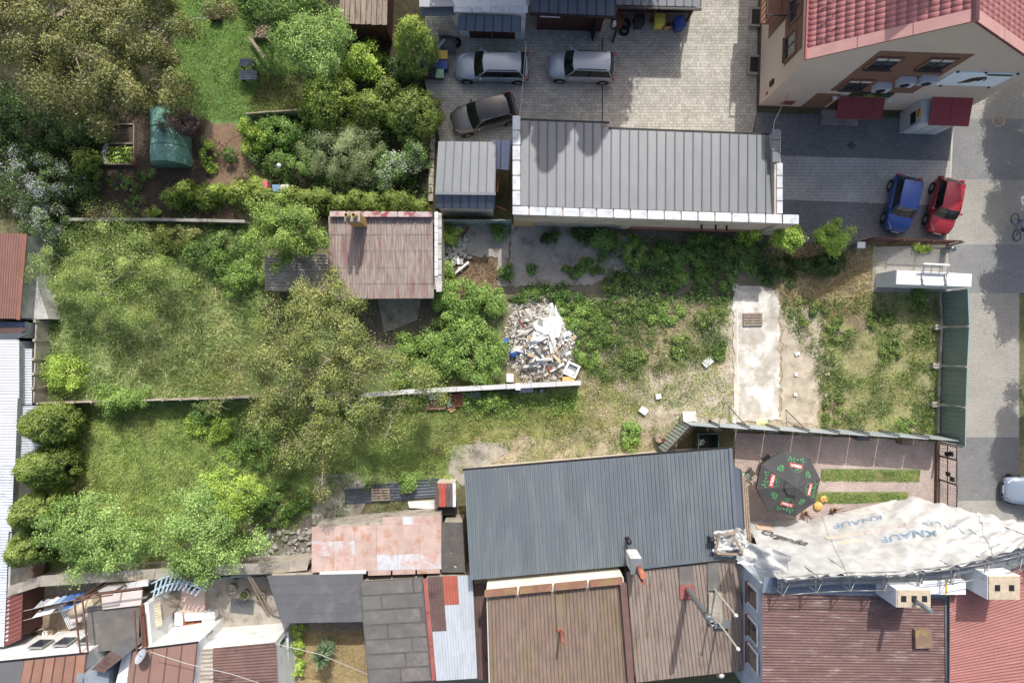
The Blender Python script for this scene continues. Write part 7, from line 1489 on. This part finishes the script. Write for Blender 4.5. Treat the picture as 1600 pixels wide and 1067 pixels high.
MB().tube([(ap.x, ap.y, 0), (ap.x, ap.y, 2.9)], .03, 8).build('pole', M_wood, t); MB().box((ap.x, ap.y, .06), (.7, .7, .12)).build('base', M_cpan, t)
def chair(label, px, py, rz, mt, cat='chair'):
    c = G(px, py); t = thing('patio_chair', label, cat, (c.x, c.y, .02), group='patio chairs', rz=rz)
    MB().box((0, 0, .45), (.5, .5, .04)).build('seat', mt, t, local=True); MB().hexa([(-.25, .22, .46), (.25, .22, .46), (.25, .26, .46), (-.25, .26, .46), (-.25, .36, .95), (.25, .36, .95), (.25, .4, .95), (-.25, .4, .95)]).build('backrest', mt, t, local=True)
    for x in (-.22, .22):
        for y in (-.2, .22): MB().tube([(x, y, 0), (x, y, .44)], .018, 5).build('leg', M_black, t, local=True)
chair('brown folding chair on the patio beside the hall corner', 1168, 737, .7, flat('umber_canvas', C(92, 82, 74), .8)); chair('dark chair tucked under the parasol edge', 1195, 716, 2.2, M_black)
c = G(1157, 742); t = thing('bistro_table', 'small round glass table edge on beside the hall lean-to', 'table', (c.x, c.y, .02)); MB().lathe([(.02, .72), (.36, .72), (.37, .75), (.02, .76)], (c.x, c.y, 0), 20).build('top', flat('grey_green_glass', C(120, 136, 122), .2), t); MB().tube([(c.x, c.y, .02), (c.x, c.y, .72)], .03, 8).build('column', M_black, t); MB().lathe([(.24, .02), (.22, .05), (.03, .07)], (c.x, c.y, 0), 14).build('foot', M_black, t)
c = G(1281, 785); t = thing('ochre_cushion', 'ochre garden cushion with black spots lying by the parasol', 'cushion', (c.x, c.y, 0), rz=.9)
for dx, s in ((-.25, 1), (.3, .8)): MB().lathe([(0, .03), (.26 * s, .05), (.3 * s, .12), (.26 * s, .2), (0, .23)], (dx, 0, 0), 12).build('pad', flat('ochre_cloth', C(226, 176, 84), .9), t, local=True)
for x, y in ((.3, .05), (.2, -.1), (.42, -.03)): MB().lathe([(0, .225), (.05, .215)], (x, y, .012), 6).build('spot', M_black, t, local=True)
for i, (px, py) in enumerate(((1255, 800), (1300, 795))):
    c = G(px, py); t = thing('dry_potted_shrub', ('bare twiggy potted shrub under the parasol lower edge', 'bare twiggy potted shrub beside the tarpaulin foot')[i], 'plant', (c.x, c.y, 0)); MB().lathe([(.12, 0), (.17, .3), (.14, .3), (.12, .26), (0, .26)], (c.x, c.y, .02), 12).build('pot', MC['terracotta'], t); m = MB()
    for k in range(26): a = rr.random() * 6.28; d = rr.uniform(.2, .6); m.tube([(c.x, c.y, .25), (c.x + math.cos(a) * d * .5, c.y + math.sin(a) * d * .5, .6), (c.x + math.cos(a) * d, c.y + math.sin(a) * d, rr.uniform(.6, 1.0))], [.014, .01, .005], 3)
    m.build('twigs', M_brownw, t)
for i, (px, py) in enumerate(((1340, 680), (1408, 687))): tag(MB().box(G(px, py, .35), (.7, .4, .7)).box(G(px, py, .73), (.76, .46, .06)).build('storage_chest', M_felt2 if i == 0 else M_moss), ('grey chest standing in the patio fence shade', 'mossy chest standing in the patio fence shade')[i], 'chest')

# ---------------------------------------------------------------- upper garden
c = W(261, 215, .9); t = thing('polytunnel', 'green plastic polytunnel with rounded roof on the soil plot', 'polytunnel', (c.x, c.y, 0)); wx_, ly = 1.12, 1.65
pm_ = NT('green_polythene'); co = pm_.pos(); pm_.col(pm_.mix(pm_.ramp(pm_.noise(co, 1.6, 5), [(.35, 0.), (.7, 1.)]), C(96, 158, 132), C(150, 196, 176))); pm_.bump(pm_.noise(co, 3, 5), .5, .08); pm_ = pm_.set(.3, .4)
def pt_(u, v): a = math.pi * u; return (c.x - wx_ * math.cos(a) * (1 + .02 * math.sin(v * 9)), c.y + (v - .5) * 2 * ly, 1.75 * math.sin(a) ** .75 - .02 * math.sin(v * 14) ** 2)
MB().grid(pt_, 18, 14).build('cover', pm_, t)
for s in (0, 1): m = MB(); m.poly([pt_(u / 12, s) for u in range(13)]); m.build('end_sheet', pm_, t)
for v in (0, .33, .66, 1): MB().tube([(p[0], p[1], p[2] + .01) for p in [pt_(u / 12, v) for u in range(13)]], .018, 5).build('hoop', M_dgreen, t)
t = thing('raised_bed', 'plank edged vegetable bed with lettuce rows in the upper garden', 'vegetable bed', tuple(G(188, 228)))
for a, b in (((166, 196), (166, 258)), ((212, 196), (212, 258)), ((166, 258), (212, 258)), ((166, 196), (212, 196)), ((166, 226), (212, 226))): MB().bar(G(*a, .12), G(*b, .12), .07, .26).build('edge_plank', M_wood, t)
MB().prism([G(167, 197), G(211, 197), G(211, 257), G(167, 257)], -.02, .12).build('soil', mat('dark_soil', C(84, 72, 60), var=.25, scale=6, bump=.5), t)
P_ = []; 
for yy in (234, 241, 248, 254):
    for xx in np.arange(171, 210, 4.5): P_.append((xx + rr.uniform(-1, 1), yy))
pp = plan(np.array([p[0] for p in P_]), np.array([p[1] for p in P_])); k9 = np.repeat(np.arange(len(pp)), 14); rng = np.random.default_rng(4); of = rng.normal(size=(len(k9), 3)) * .07; of[:, 2] = .17 + np.abs(of[:, 2]); stuff(leaves('lettuce', pp[k9] + of, of * np.array([2, 2, 0]) + np.array([0, 0, .35]), .12 * (.7 + .6 * rng.random(len(k9))), rng.random(len(k9)), LM['lime'], t, .7, rng))
tag(MB().grid(lambda u, v: tuple(G(162 + 8 * u + 2 * math.sin(v * 9), 222 + 36 * v, .15 + .14 * math.sin(u * 3.1) + .05 * math.sin(v * 25 + u * 5))), 6, 20).build('fleece_roll', M_white), 'white fleece sheet along the vegetable bed edge', 'fleece')
c = G(140, 238); t = thing('rain_barrel', 'black rain barrel beside the small layered evergreen', 'barrel', (c.x, c.y, 0)); MB().lathe([(.36, 0), (.42, .4), (.38, .9), (.34, .9), (.34, .75), (0, .75)], (c.x, c.y, 0), 18).build('shell', M_black, t); MB().lathe([(.43, .38), (.44, .42), (.43, .46)], (c.x, c.y, 0), 18).build('hoop', M_trim, t)
def furniture(label, px, py, s): 
    c = G(px, py); t = thing('garden_table', label, 'table', (c.x, c.y, 0), 'garden tables'); 
    for k in range(4): MB().box((c.x, c.y - s[1] / 2 + (k + .5) * s[1] / 4, .68), (s[0], s[1] / 4 - .02, .04)).build('top_slat', M_navy, t)
    for dx in (-.4, .4):
        for dy in (-.35, .35): MB().box((c.x + dx * s[0], c.y + dy * s[1], .33), (.06, .06, .66)).build('leg', M_black, t)
furniture('dark slatted garden table on the upper lawn, upper one', 391, 105, (.8, .5)); furniture('dark slatted garden table on the upper lawn, lower one', 394, 124, (1.1, .6))
for i, (px, py, s) in enumerate(((412, 48, 1.1), (349, 8, .7))): box_('wooden_planter', ('square wooden sandbox beside the fruit tree', 'small grey wooden planter at the top of the lawn')[i], 'planter', px, py, (s, s * 1.1, .35), M_wood)
tag(MB().bar(G(393, 62, .4), G(418, 96, .5), .18, .06).build('grey_plank', M_wood), 'grey plank propped beside the dark garden tables', 'plank'); tag(MB().box(G(340, 30, .2), (.7, .35, .4)).box(G(340, 30, .43), (.76, .4, .05)).build('brown_chest', M_brownw), 'small brown chest on the upper lawn', 'chest')
for i, (px, py, mt, lab) in enumerate(((441, 300, flat('tub_blue', C(110, 150, 190), .6), 'pale blue tub beside the conifer row'), (453, 300, flat('tub_cream', C(226, 224, 206), .6), 'cream tub beside the conifer row'), (421, 294, flat('tub_pink', C(206, 100, 112), .6), 'pink tub beside the conifer row'))): box_('garden_tub', lab, 'tub', px, py, (.48, .4, 1.0), mt, lid=mt)
for i, (a, b) in enumerate((((214, 255), (213, 262)), ((150, 330), (150, 343)), ((383, 318), (384, 332)))): tag(MB().bar(G(*a, .5), G(*b, .0), .1, .08).build('wooden_stake', flat('orange_stake', C(176, 96, 60), .8)), ('reddish stake at the vegetable bed corner', 'orange stake by the garden wall near the lilac', 'reddish stake at the end of the garden wall')[i], 'stake')
c = G(664, 268); t = thing('stone_path_edge', 'narrow sandy kerb strip between garden and metal shed', 'kerb', (c.x, c.y, 0))
for i in range(8): MB().box(G(676 - i * .4, 218 + i * 13, .06), (.3, .48, .2)).build('kerb_stone', M_cpan, t)

# manhole, drain channel and stains that belong to the paving
c = G(1560, 189); t = thing('manhole_cover', 'round reddish manhole cover on the road near the corner house', 'manhole', (c.x, c.y, .02)); MB().lathe([(0, .012), (.3, .012), (.31, .008)], (c.x, c.y, .02), 24).build('lid', mat('rusty_iron', C(156, 142, 128), var=.2, scale=6), t); MB().lathe([(.315, .006), (.36, .012), (.4, .004)], (c.x, c.y, .02), 24).build('ring', mat('iron_ring', C(176, 166, 152)), t)
t = thing('drain_channel', 'long thin drain channel crossing the courtyard paving', 'drain', tuple(G(941, 130)))
for i in range(10): MB().box(G(941, 66 + i * 13.4, .022), (.07, .53, .006)).build('grate', M_trim, t)
c = G(1205, 345); tag(MB().lathe([(0, .012), (.28, .012), (.3, .004)], (G(1330, 228).x, G(1330, 228).y, .02), 4).build('inspection_lid', mat('lid_dark', C(96, 92, 84))), 'small square inspection lid in the dark parking band', 'lid')
# ---------------------------------------------------------------- houses and yards in the lower left corner
M_rustp = mat('rusting_brown_panel', C(150, 110, 92), var=.1, scale=1.2, stain=C(176, 116, 82), stain_scale=1.1, stain_amt=(.55, .75), rough=.6, rand=.07)
M_brp = mat('plain_brown_panel', C(146, 112, 98), var=.06, scale=1.2, rough=.6, rand=.04)
t = house('rust_panel_house', 'low house with rust brown panel roof in the lower left corner', 'house', V4((-60, 1040, 4.0), (134, 1022, 4.0), (122, 1130, 4.4), (-60, 1130, 4.4)), M_white, drop=.06, inset=.04)
MB().slab(V4((-60, 1041, 4.02), (38, 1032, 4.02), (18, 1130, 4.45), (-60, 1130, 4.45)), .05).build('felt_roof', M_felt2, t)
panels(t, V4((38.4, 1032, 4.02), (136, 1021, 4.02), (124, 1130, 4.45), (18.5, 1130, 4.45)), 6, M_rustp, rib=.03)
MB().bar(W(-60, 1039.5, 3.98), W(136, 1020, 3.98), .09, .09).build('gutter', M_black, t)
for i, px in enumerate((30, 70, 108)):
    p = W(px, 1036 - (px + 60) * .093, 4.0); wo = MB().box((p.x, p.y + .0, 2.2), (.9, .1, 1.1)).build('window', flat('frame_grey', C(150, 150, 146), .6), t); MB().box((p.x, p.y + .055, 2.2), (.74, .02, .94)).build('pane', M_glass, wo)
t = house('brown_panel_house', 'house with smooth brown panel roof and satellite dish', 'house', V4((193, 1020, 3.7), (308, 1005, 3.7), (300, 1130, 4.2), (185, 1130, 4.2)), M_white, drop=.06, inset=.04)
panels(t, V4((193, 1019, 3.74), (309, 1004, 3.74), (296, 1130, 4.25), (176, 1130, 4.25)), 5, M_brp, rib=.03)
MB().bar(W(190, 1018, 3.7), W(310, 1003, 3.7), .09, .09).build('gutter', M_black, t)
MB().slab(V4((193, 1018, 3.85), (204, 1017, 3.85), (190, 1130, 4.3), (165, 1130, 4.3)), .12).build('verge_strip', M_white, t)
d0 = W(222, 1026, 4.4); ds = MB(); ax = Vector((-.5, .6, .62)).normalized(); u_ = ax.orthogonal().normalized(); v_ = ax.cross(u_)
ds.grid(lambda u, v: d0 + (u_ * math.cos(6.2832 * u) + v_ * math.sin(6.2832 * u)) * (.42 * v) + ax * (.12 * v * v), 18, 5); ds = ds.build('satellite_dish', flat('dish_grey', C(170, 176, 186), .5), t)
MB().tube([d0, d0 + ax * .45 + u_ * .1], .014, 5).build('feed_arm', M_steel, ds); MB().tube([(d0.x, d0.y, 3.7), d0], .03, 6).build('mast', M_steel, ds)
t = thing('tile_clad_chimney', 'squat chimney block clad in brown tiles between the two brown roofs', 'chimney', tuple(G(232, 990)))
q = V4((142, 1046, 4.9), (172, 1017, 4.9), (191, 1028, 4.9), (162, 1051, 4.9)); MB().prism(q, 0, 4.75).build('shaft', M_felt2, t)
for i in range(4):
    for j in range(3): MB().slab([bil(q, (i + .03) / 4, (j + .03) / 3), bil(q, (i + .97) / 4, (j + .03) / 3), bil(q, (i + .97) / 4, (j + .97) / 3), bil(q, (i + .03) / 4, (j + .97) / 3)], .05).build('tile', M_dbrown, t)
MB().prism(V4((120, 1052, 4.2), (170, 1048, 4.2), (170, 1120, 4.2), (118, 1120, 4.2)), 0, 4.2).build('base_block', mat('blue_grey_block', C(140, 150, 160)), t)
t = house('dark_red_house', 'house with dark red-brown corrugated roof above the yucca garden', 'house', V4((300, 1013, 2.9), (430, 1003, 2.9), (436, 1130, 3.4), (304, 1130, 3.4)), M_white, drop=.06, inset=.03)
M_dred = mat('dark_red_corrugated', C(120, 92, 84), var=.15, scale=1.5, stain=C(84, 70, 64), stain_scale=1.0, rough=.85, rand=.05)
q = V4((333, 1012, 2.98), (431, 1003, 2.98), (437, 1130, 3.45), (335, 1130, 3.45))
for i in range(2):
    for j in range(2): s = [bil(q, (i + 1) / 2, j / 2), bil(q, (i + 1) / 2, (j + 1) / 2), bil(q, i / 2, (j + 1) / 2), bil(q, i / 2, j / 2)]; corr(MB(), s, 13, .025, per=5).build('roof_sheet', M_dred, t)
q = V4((300, 1014, 3.0), (332.5, 1012, 3.0), (334, 1130, 3.47), (302, 1130, 3.47)); s = [q[1], q[2], q[3], q[0]]; corr(MB(), s, 18, .035, per=5).build('roof_sheet', M_asb, t)
p = W(304, 1027, 3.3); MB().box((p.x, p.y, 3.3), (.5, .75, .9)).build('chimney', MC['orange_red_sheet'], t)
for py in (1020, 1052):
    p = W(431.5, py, 2.6); wo = MB().box((p.x + .02, p.y, 1.6), (.1, .95, 1.2)).build('window', M_white, t); MB().box((p.x + .075, p.y, 1.6), (.02, .8, 1.05)).build('pane', M_glass, wo); MB().box((p.x + .09, p.y, .95), (.22, 1.05, .05)).build('sill', M_capw, wo)
MB().tube([W(310, 1006, 2.9), W(333, 985, 2.2)], .05, 8).build('drain_pipe', M_steel, t)
# flat roofed workshop with terrace frame
t = house('flat_workshop', 'flat grey felt roofed workshop with rusty pergola frame on top', 'workshop', V4((137, 948, 2.7), (218, 940, 2.7), (214, 1012, 2.7), (139, 1020, 2.7)), MC['old_plaster'], drop=.05)
for j in range(3): MB().slab(V4((136, 947 + 24 * j, 2.72 + .006 * j), (219 - j, 939 + 24 * j, 2.72 + .006 * j), (218 - j, 964 + 24 * j, 2.74), (137, 971 + 24 * j, 2.74)), .04).build('felt_strip', M_felt, t)
MB().slab(V4((158, 930, 2.9), (222, 922, 2.9), (220, 945, 2.9), (160, 952, 2.9)), .12).build('terrace_slab', mat('pale_pink_screed', C(220, 206, 198), var=.08, stain=C(180, 150, 140), stain_scale=2, stain_amt=(.6, .7)), t)
M_rpipe = mat('rust_tube', C(120, 84, 68), var=.2)
for a, b in (((116, 938, 3.9), (126, 1024, 3.9)), ((129, 938, 3.9), (138, 1022, 3.9)), ((114, 934, 3.9), (176, 924, 3.9)), ((117, 938, 3.9), (176, 929, 3.9)), ((176, 924, 3.9), (222, 918, 3.9)), ((210, 955, 3.9), (214, 1022, 3.9)), ((219, 947, 3.9), (224, 1016, 3.9)), ((208, 955, 3.9), (220, 946, 3.9))): MB().bar(W(*a), W(*b), .07, .07).build('frame_tube', M_rpipe, t)
for px, py in ((117, 938), (130, 937), (176, 926), (126, 1024), (214, 1020)): p = W(px, py, 3.9); MB().box((p.x, p.y, 1.95), (.08, .08, 3.9)).build('frame_post', M_rpipe, t)
t = thing('white_lean_to', 'white lean-to roof below the asbestos strip', 'lean-to', tuple(G(200, 880)))
for i in range(4): MB().slab([lerp(W(158, 920, 2.6), W(232, 904, 2.6), i / 4), lerp(W(158, 920, 2.6), W(232, 904, 2.6), (i + .98) / 4), lerp(W(145, 926, 2.5), W(232, 915, 2.5), (i + .98) / 4), lerp(W(145, 926, 2.5), W(232, 915, 2.5), i / 4)], .06).build('sheet', M_white, t)
MB().prism(V4((160, 919, 2.4), (230, 907, 2.4), (230, 913, 2.4), (150, 924, 2.4)), 0, 2.45).build('wall', M_render, t)
t = thing('white_side_wall', 'tall white side wall strip beside the cream porch roof', 'wall', tuple(G(258, 950)))
MB().prism(V4((222, 944, 3.0), (232, 943, 3.0), (238, 1011, 3.0), (228, 1013, 3.0)), 0, 3.0).build('block', M_white, t); MB().slab(V4((219, 946, 3.2), (223, 945, 3.2), (229, 1012, 3.2), (224, 1013, 3.2)), .2).build('brown_board', M_rust, t)
t = thing('porch_roof', 'small cream ribbed porch roof in the lower left yard', 'porch', tuple(G(280, 930)))
q = V4((233, 945, 2.6), (250, 940, 2.2), (254, 976, 2.2), (238, 984, 2.6)); corr(MB(), [q[0], q[3], q[2], q[1]], 9, .02, per=5).build('roof_sheet', mat('cream_sheet', C(208, 198, 168)), t); MB().prism(V4((235, 948, 2.2), (247, 944, 2.2), (251, 972, 2.2), (240, 979, 2.2)), 0, 2.15).build('wall', M_render, t)
# blue arched pergola
t = thing('arched_pergola', 'pale blue arched pergola ladder in the lower left yard', 'pergola', tuple(G(300, 890)))
M_pbl = flat('pale_blue_paint', C(176, 204, 220), .6); arc = [W(236 + 86 * u, 925 - 3 * u - 13 * math.sin(math.pi * u), 2.3) for u in [i / 12 for i in range(13)]]
MB().tube(arc, .06, 6).build('arch_beam', M_pbl, t); MB().tube([p + Vector((0, .5, 0)) for p in arc[:9]], .05, 6).build('arch_beam', M_pbl, t)
for i in range(11):
    p = arc[i + 1]; d_ = Vector((.12 + i * .03, .5, 0)); MB().bar(p - d_ * .8 + Vector((0, 0, .08)), p + d_ * 1.0 + Vector((0, 0, .08)), .09, .06).build('rung', M_pbl, t)
for p in (arc[1], arc[6], arc[11]): MB().box((p.x, p.y, 1.15), (.09, .09, 2.3)).build('post', M_pbl, t)
t = thing('pond_terrace', 'pink paved terrace with a dark square basin', 'terrace', tuple(G(292, 905)))
MB().prism([G(286, 893), G(322, 891), G(324, 960), G(288, 962)], 0, .3).build('paving', mat('pink_screed', C(216, 190, 174), var=.08), t); MB().slab([G(296, 902, .32), G(318, 900, .32), G(320, 918, .32), G(298, 920, .32)], .015).build('basin_water', M_glass, t)
def pot(label, px, py, mt, r_=.3, plant=None):
    c = G(px, py); t = thing('planter_pot', label, 'pot', (c.x, c.y, .02), 'round planter pots'); MB().lathe([(r_ * .75, 0), (r_, .42), (r_ * 1.06, .46), (r_ * .86, .47), (r_ * .84, .36), (0, .36)], (c.x, c.y, .02), 18).build('shell', mt, t)
    if plant: rng = np.random.default_rng(int(px)); n = 160; P = np.array([c.x, c.y, .5]) + rng.normal(size=(n, 3)) * np.array([.1, .1, .06]); leaves('plant', P, rng.normal(size=(n, 3)) + np.array([0, 0, 1]), np.full(n, .1), rng.random(n), LM['green'], t, .6, rng)
pot('round concrete pot in the dirt yard, nearest the evergreen', 366, 916, M_cpan); pot('round concrete pot with plant in the middle of the dirt yard', 386, 925, M_cpan, plant=1); pot('round concrete pot with plant under the leaning beams', 411, 928, M_cpan, plant=1)
pot('white pot beside the long planter in the laundry yard', 78, 985, M_white, .17); pot('brown pot beside the striped deckchair', 86, 985, flat('pot_brown', C(150, 128, 104), .8), .2)
tag(MB().slab([G(362, 934, .05), G(398, 937, .05), G(396, 960, .05), G(360, 956, .05)], .03).build('rubber_mat', M_felt2), 'dark rectangular mat on the dirt yard concrete', 'mat')
t = thing('leaning_beams', 'pair of long grey beams set up as a triangle in the dirt yard', 'beams', tuple(G(420, 930)))
for a, b in (((390, 897, 2.0), (424, 956, .3)), ((388, 900, 2.0), (420, 962, .1)), ((424, 958, .3), (436, 950, 1.2))): MB().bar(W(*a), W(*b), .12, .06).build('beam', M_wood, t)
tag(MB().tube([W(340, 904, 1.6), W(420, 894, 1.6)], .05, 8).build('blue_pipe', flat('pipe_blue', C(150, 176, 200), .5)), 'pale blue pipe along the asbestos strip above the dirt yard', 'pipe')
for i, (px, py, s, rz) in enumerate(((318, 958, (1.9, .45, .5), .08), (285, 962, (.5, .8, .5), 0), (330, 968, (.8, .5, .4), .1))): tag(MB().box(G(px, py, s[2] / 2), s, rz).build('white_chest', M_white), ('long white chest against the bright white wall', 'white chest beside the flower bed', 'short white chest at the corner of the white wall')[i], 'chest')
t = thing('flower_bed', 'narrow bed of red flowers below the white wall', 'flower bed', tuple(G(300, 965))); MB().prism([G(286, 970), G(318, 966), G(318, 976), G(286, 981)], 0, .2).build('soil', MC['dark_soil'], t)
rng = np.random.default_rng(8); n = 700; xx = rng.uniform(288, 317, n); yy = rng.uniform(969, 978, n); P = plan(xx, yy) + np.array([0, 0, .3]) + rng.normal(size=(n, 3)) * .04; fl = rng.random(n) < .4
leaves('foliage', P[~fl], rng.normal(size=(n, 3))[~fl] + np.array([0, 0, 1]), np.full((~fl).sum(), .1), rng.random((~fl).sum()), LM['green'], t, .6, rng); leaves('blossom', P[fl] + np.array([0, 0, .06]), rng.normal(size=(n, 3))[fl] * .4 + np.array([0, 0, 1]), np.full(fl.sum(), .1), rng.random(fl.sum()), flat('red_petal', C(196, 70, 56), .7), t, .9, rng)
# laundry yard
t = thing('dark_red_shed', 'dark red corrugated shed roof beside the laundry lines', 'shed', tuple(G(40, 935)))
q = V4((8, 936, 2.2), (36, 922, 2.0), (33, 998, 2.0), (2, 1012, 2.2)); corr(MB(), [q[1], q[2], q[3], q[0]], 11, .03, per=5).build('roof_sheet', mat('dark_red_sheet', C(126, 70, 66), var=.12, rough=.6), t); MB().prism(V4((8, 938, 2.0), (34, 925, 2.0), (31, 996, 2.0), (2, 1008, 2.0)), 0, 1.95).build('wall', M_brownw, t)
t = thing('plank_stack', 'stack of dark weathered planks in the corner by the white barn', 'planks', tuple(G(50, 880)))
for i in range(7): MB().bar(G(44 + i * .5, 868 + i * 5.5, .3 + .03 * i), G(82 - i, 862 + i * 5, .34 + .03 * i), .2, .06).build('plank', mat('dark_plank', C(112, 92, 80), rand=.15, var=.2), t)
M_line = flat('line_white', C(220, 220, 216), .6)
t = thing('washing_line', 'washing line with blue and white laundry in the lower left yard', 'washing line', tuple(G(80, 930)))
L1, L2 = (W(4, 962, 1.9), W(132, 933, 1.9)), (W(6, 977, 1.9), W(136, 944, 1.9))
for a, b in (L1, L2): MB().tube([a, lerp(a, b, .5) - Vector((0, 0, .1)), b], .012, 4).build('line', M_line, t)
for a, b in (L1, L2):
    for p in (a, b): MB().tube([(p.x, p.y, 0), p], .035, 6).build('post', M_steel, t)
LC = [flat('laundry_blue', C(70, 120, 190), .9), flat('laundry_white', C(232, 232, 236), .9), flat('laundry_sky', C(150, 180, 216), .9), flat('laundry_grey', C(176, 180, 190), .9)]
for k, (ln, u, w_, ci) in enumerate(((L1, .08, .35, 1), (L1, .18, .4, 1), (L1, .42, .5, 3), (L1, .55, .5, 1), (L1, .66, .5, 2), (L1, .76, .5, 0), (L1, .87, .5, 0), (L2, .15, .4, 1), (L2, .38, .5, 1), (L2, .5, .4, 1), (L2, .72, .4, 0), (L2, .82, .4, 2))):
    a, b = ln; p0 = lerp(a, b, u) - Vector((0, 0, .1 * (1 - abs(2 * u - 1)))); d_ = (b - a).normalized(); MB().grid(lambda uu, vv: p0 + d_ * ((uu - .5) * w_ * 1.3) + Vector((.04 * math.sin(uu * 7 + k), .18 * vv + .07 * math.sin(uu * 9 + k) * vv, .01 - .75 * vv)), 6, 6).build('laundry_cloth', LC[ci], t)
c = G(112, 958); t = thing('deckchair', 'white and grey striped deckchair in the laundry yard', 'deckchair', (c.x, c.y, .02), rz=.35)
for k in range(11):
    mt = M_white if k % 2 == 0 else flat('stripe_grey', C(140, 142, 148), .8); x0 = -.3 + k * .054; MB().grid(lambda u, v: (x0 + .053 * u, -.85 + 1.7 * v, .25 + .55 * max(0, v - .55) ** 1.2 * 1.6 + .1 * math.sin(v * 3.1)), 1, 10).build('stripe', mt, t, local=True)
for x in (-.33, .33): MB().tube([(x, -.9, .2), (x, .1, .32), (x, .9, .85)], .022, 6).build('side_rail', M_steel, t, local=True); MB().tube([(x, -.6, 0), (x, -.3, .3)], .02, 5).build('leg', M_steel, t, local=True); MB().tube([(x, .5, 0), (x, .3, .5)], .02, 5).build('leg', M_steel, t, local=True)
c = G(137, 955); t = thing('drying_rack', 'white wire drying rack beside the striped deckchair', 'drying rack', (c.x, c.y, .02), rz=.12)
for k in range(9): MB().tube([(-.6, -.3 + k * .075, .85), (.6, -.3 + k * .075, .85)], .012, 4).build('rod', M_white, t, local=True)
for x in (-.6, 0, .6): MB().tube([(x, -.32, .85), (x, .32, .85)], .018, 5).build('crossbar', M_white, t, local=True)
for x in (-.55, .55): MB().tube([(x, -.35, 0), (x, .3, .84)], .018, 5).build('leg', M_white, t, local=True); MB().tube([(x, .35, 0), (x, -.3, .84)], .018, 5).build('leg', M_white, t, local=True)
for k in range(3): MB().grid(lambda u, v: (-.45 + .38 * k + .28 * u, -.25 + .5 * v, .87 + .02 * math.sin(u * 6 + v * 4)), 3, 4).build('cloth', flat('cloth_pink', C(216, 196, 200), .9), t, local=True)
tag(MB().box(G(165, 955, .38), (1.1, .95, .76)).box(G(165, 955, .79), (1.16, 1.0, .05)).build('white_table', M_white), 'white box table below the rusty frame', 'table')
c0, c1 = W(114, 958, 2.2), W(150, 938, 2.4); t = thing('wood_log', 'thick pale log resting on the rusty frame', 'log', tuple((c0 + c1) / 2)); MB().tube([c0, lerp(c0, c1, .5) + Vector((0, 0, .05)), c1], [.32, .36, .34], 12).build('bole', mat('pale_log', C(206, 190, 160), var=.15, scale=3), t); MB().tube([c0 + (c0 - c1).normalized() * .02, c0], [.3, .31], 12).build('cut_end', M_wood, t)
t = thing('long_planter', 'long grey frame planter at the laundry yard edge', 'planter', tuple(G(64, 990)))
for a, b in (((50, 985), (74, 978)), ((53, 994), (77, 987)), ((50, 985), (53, 994)), ((74, 978), (77, 987))): MB().bar(G(*a, .2), G(*b, .2), .06, .4).build('side', M_wood, t)
MB().prism([G(52, 985), G(73, 979), G(76, 986), G(54, 993)], 0, .28).build('soil', MC['dark_soil'], t)
# yucca garden
c = G(516, 1003); t = thing('yucca', 'spiky grey-green yucca in the small walled garden', 'yucca', (c.x, c.y, 0)); rng = np.random.default_rng(2); n = 800; a = rng.random(n) * 6.283; el = rng.uniform(.1, 1.35, n); h0 = rng.uniform(.15, 2.3, n)
d = np.stack([np.cos(a) * np.cos(el), np.sin(a) * np.cos(el), np.sin(el) * .9], 1); base = np.stack([np.full(n, c.x), np.full(n, c.y), h0], 1); L = rng.uniform(.5, .8, n)[:, None]; s_ = unit(np.cross(d, np.array([[0, 0, 1.0]]))) * .03; tip = base + d * L; mid = base + d * L * .5 + np.array([0, 0, .03])
V = np.stack([base - s_ * .5, mid - s_, tip, mid + s_], 1).reshape(-1, 3) - np.array(org(t)); link(bpy.data.objects.new('leaf_rosette', fast_mesh('leaf_rosette', V, 4, LM['yucca'], rng.random(n))), t); MB().tube([(c.x, c.y, -.03), (c.x, c.y, 2.3)], [.12, .08], 8).build('trunk', M_bark, t)
for i, (px, py, rr_) in enumerate(((466, 958, 12), (467, 985, 10), (468, 1018, 13))): bush('border_shrub', ('lime border shrub in the yucca garden, uppermost', 'lime border shrub in the yucca garden, middle', 'lime border shrub in the yucca garden, lowest')[i], 'bush', px, py + 25, rr_, rr_ * 1.2, .8, LM['lime'], 700, .11, 9, .2, seed=400 + i)
blades('dry_lawn', 'yellow dry lawn of the small yucca garden', [[(470, 945), (585, 950), (585, 1060), (470, 1060)]], 240, .08, LM['dry'], .03, seed=20)
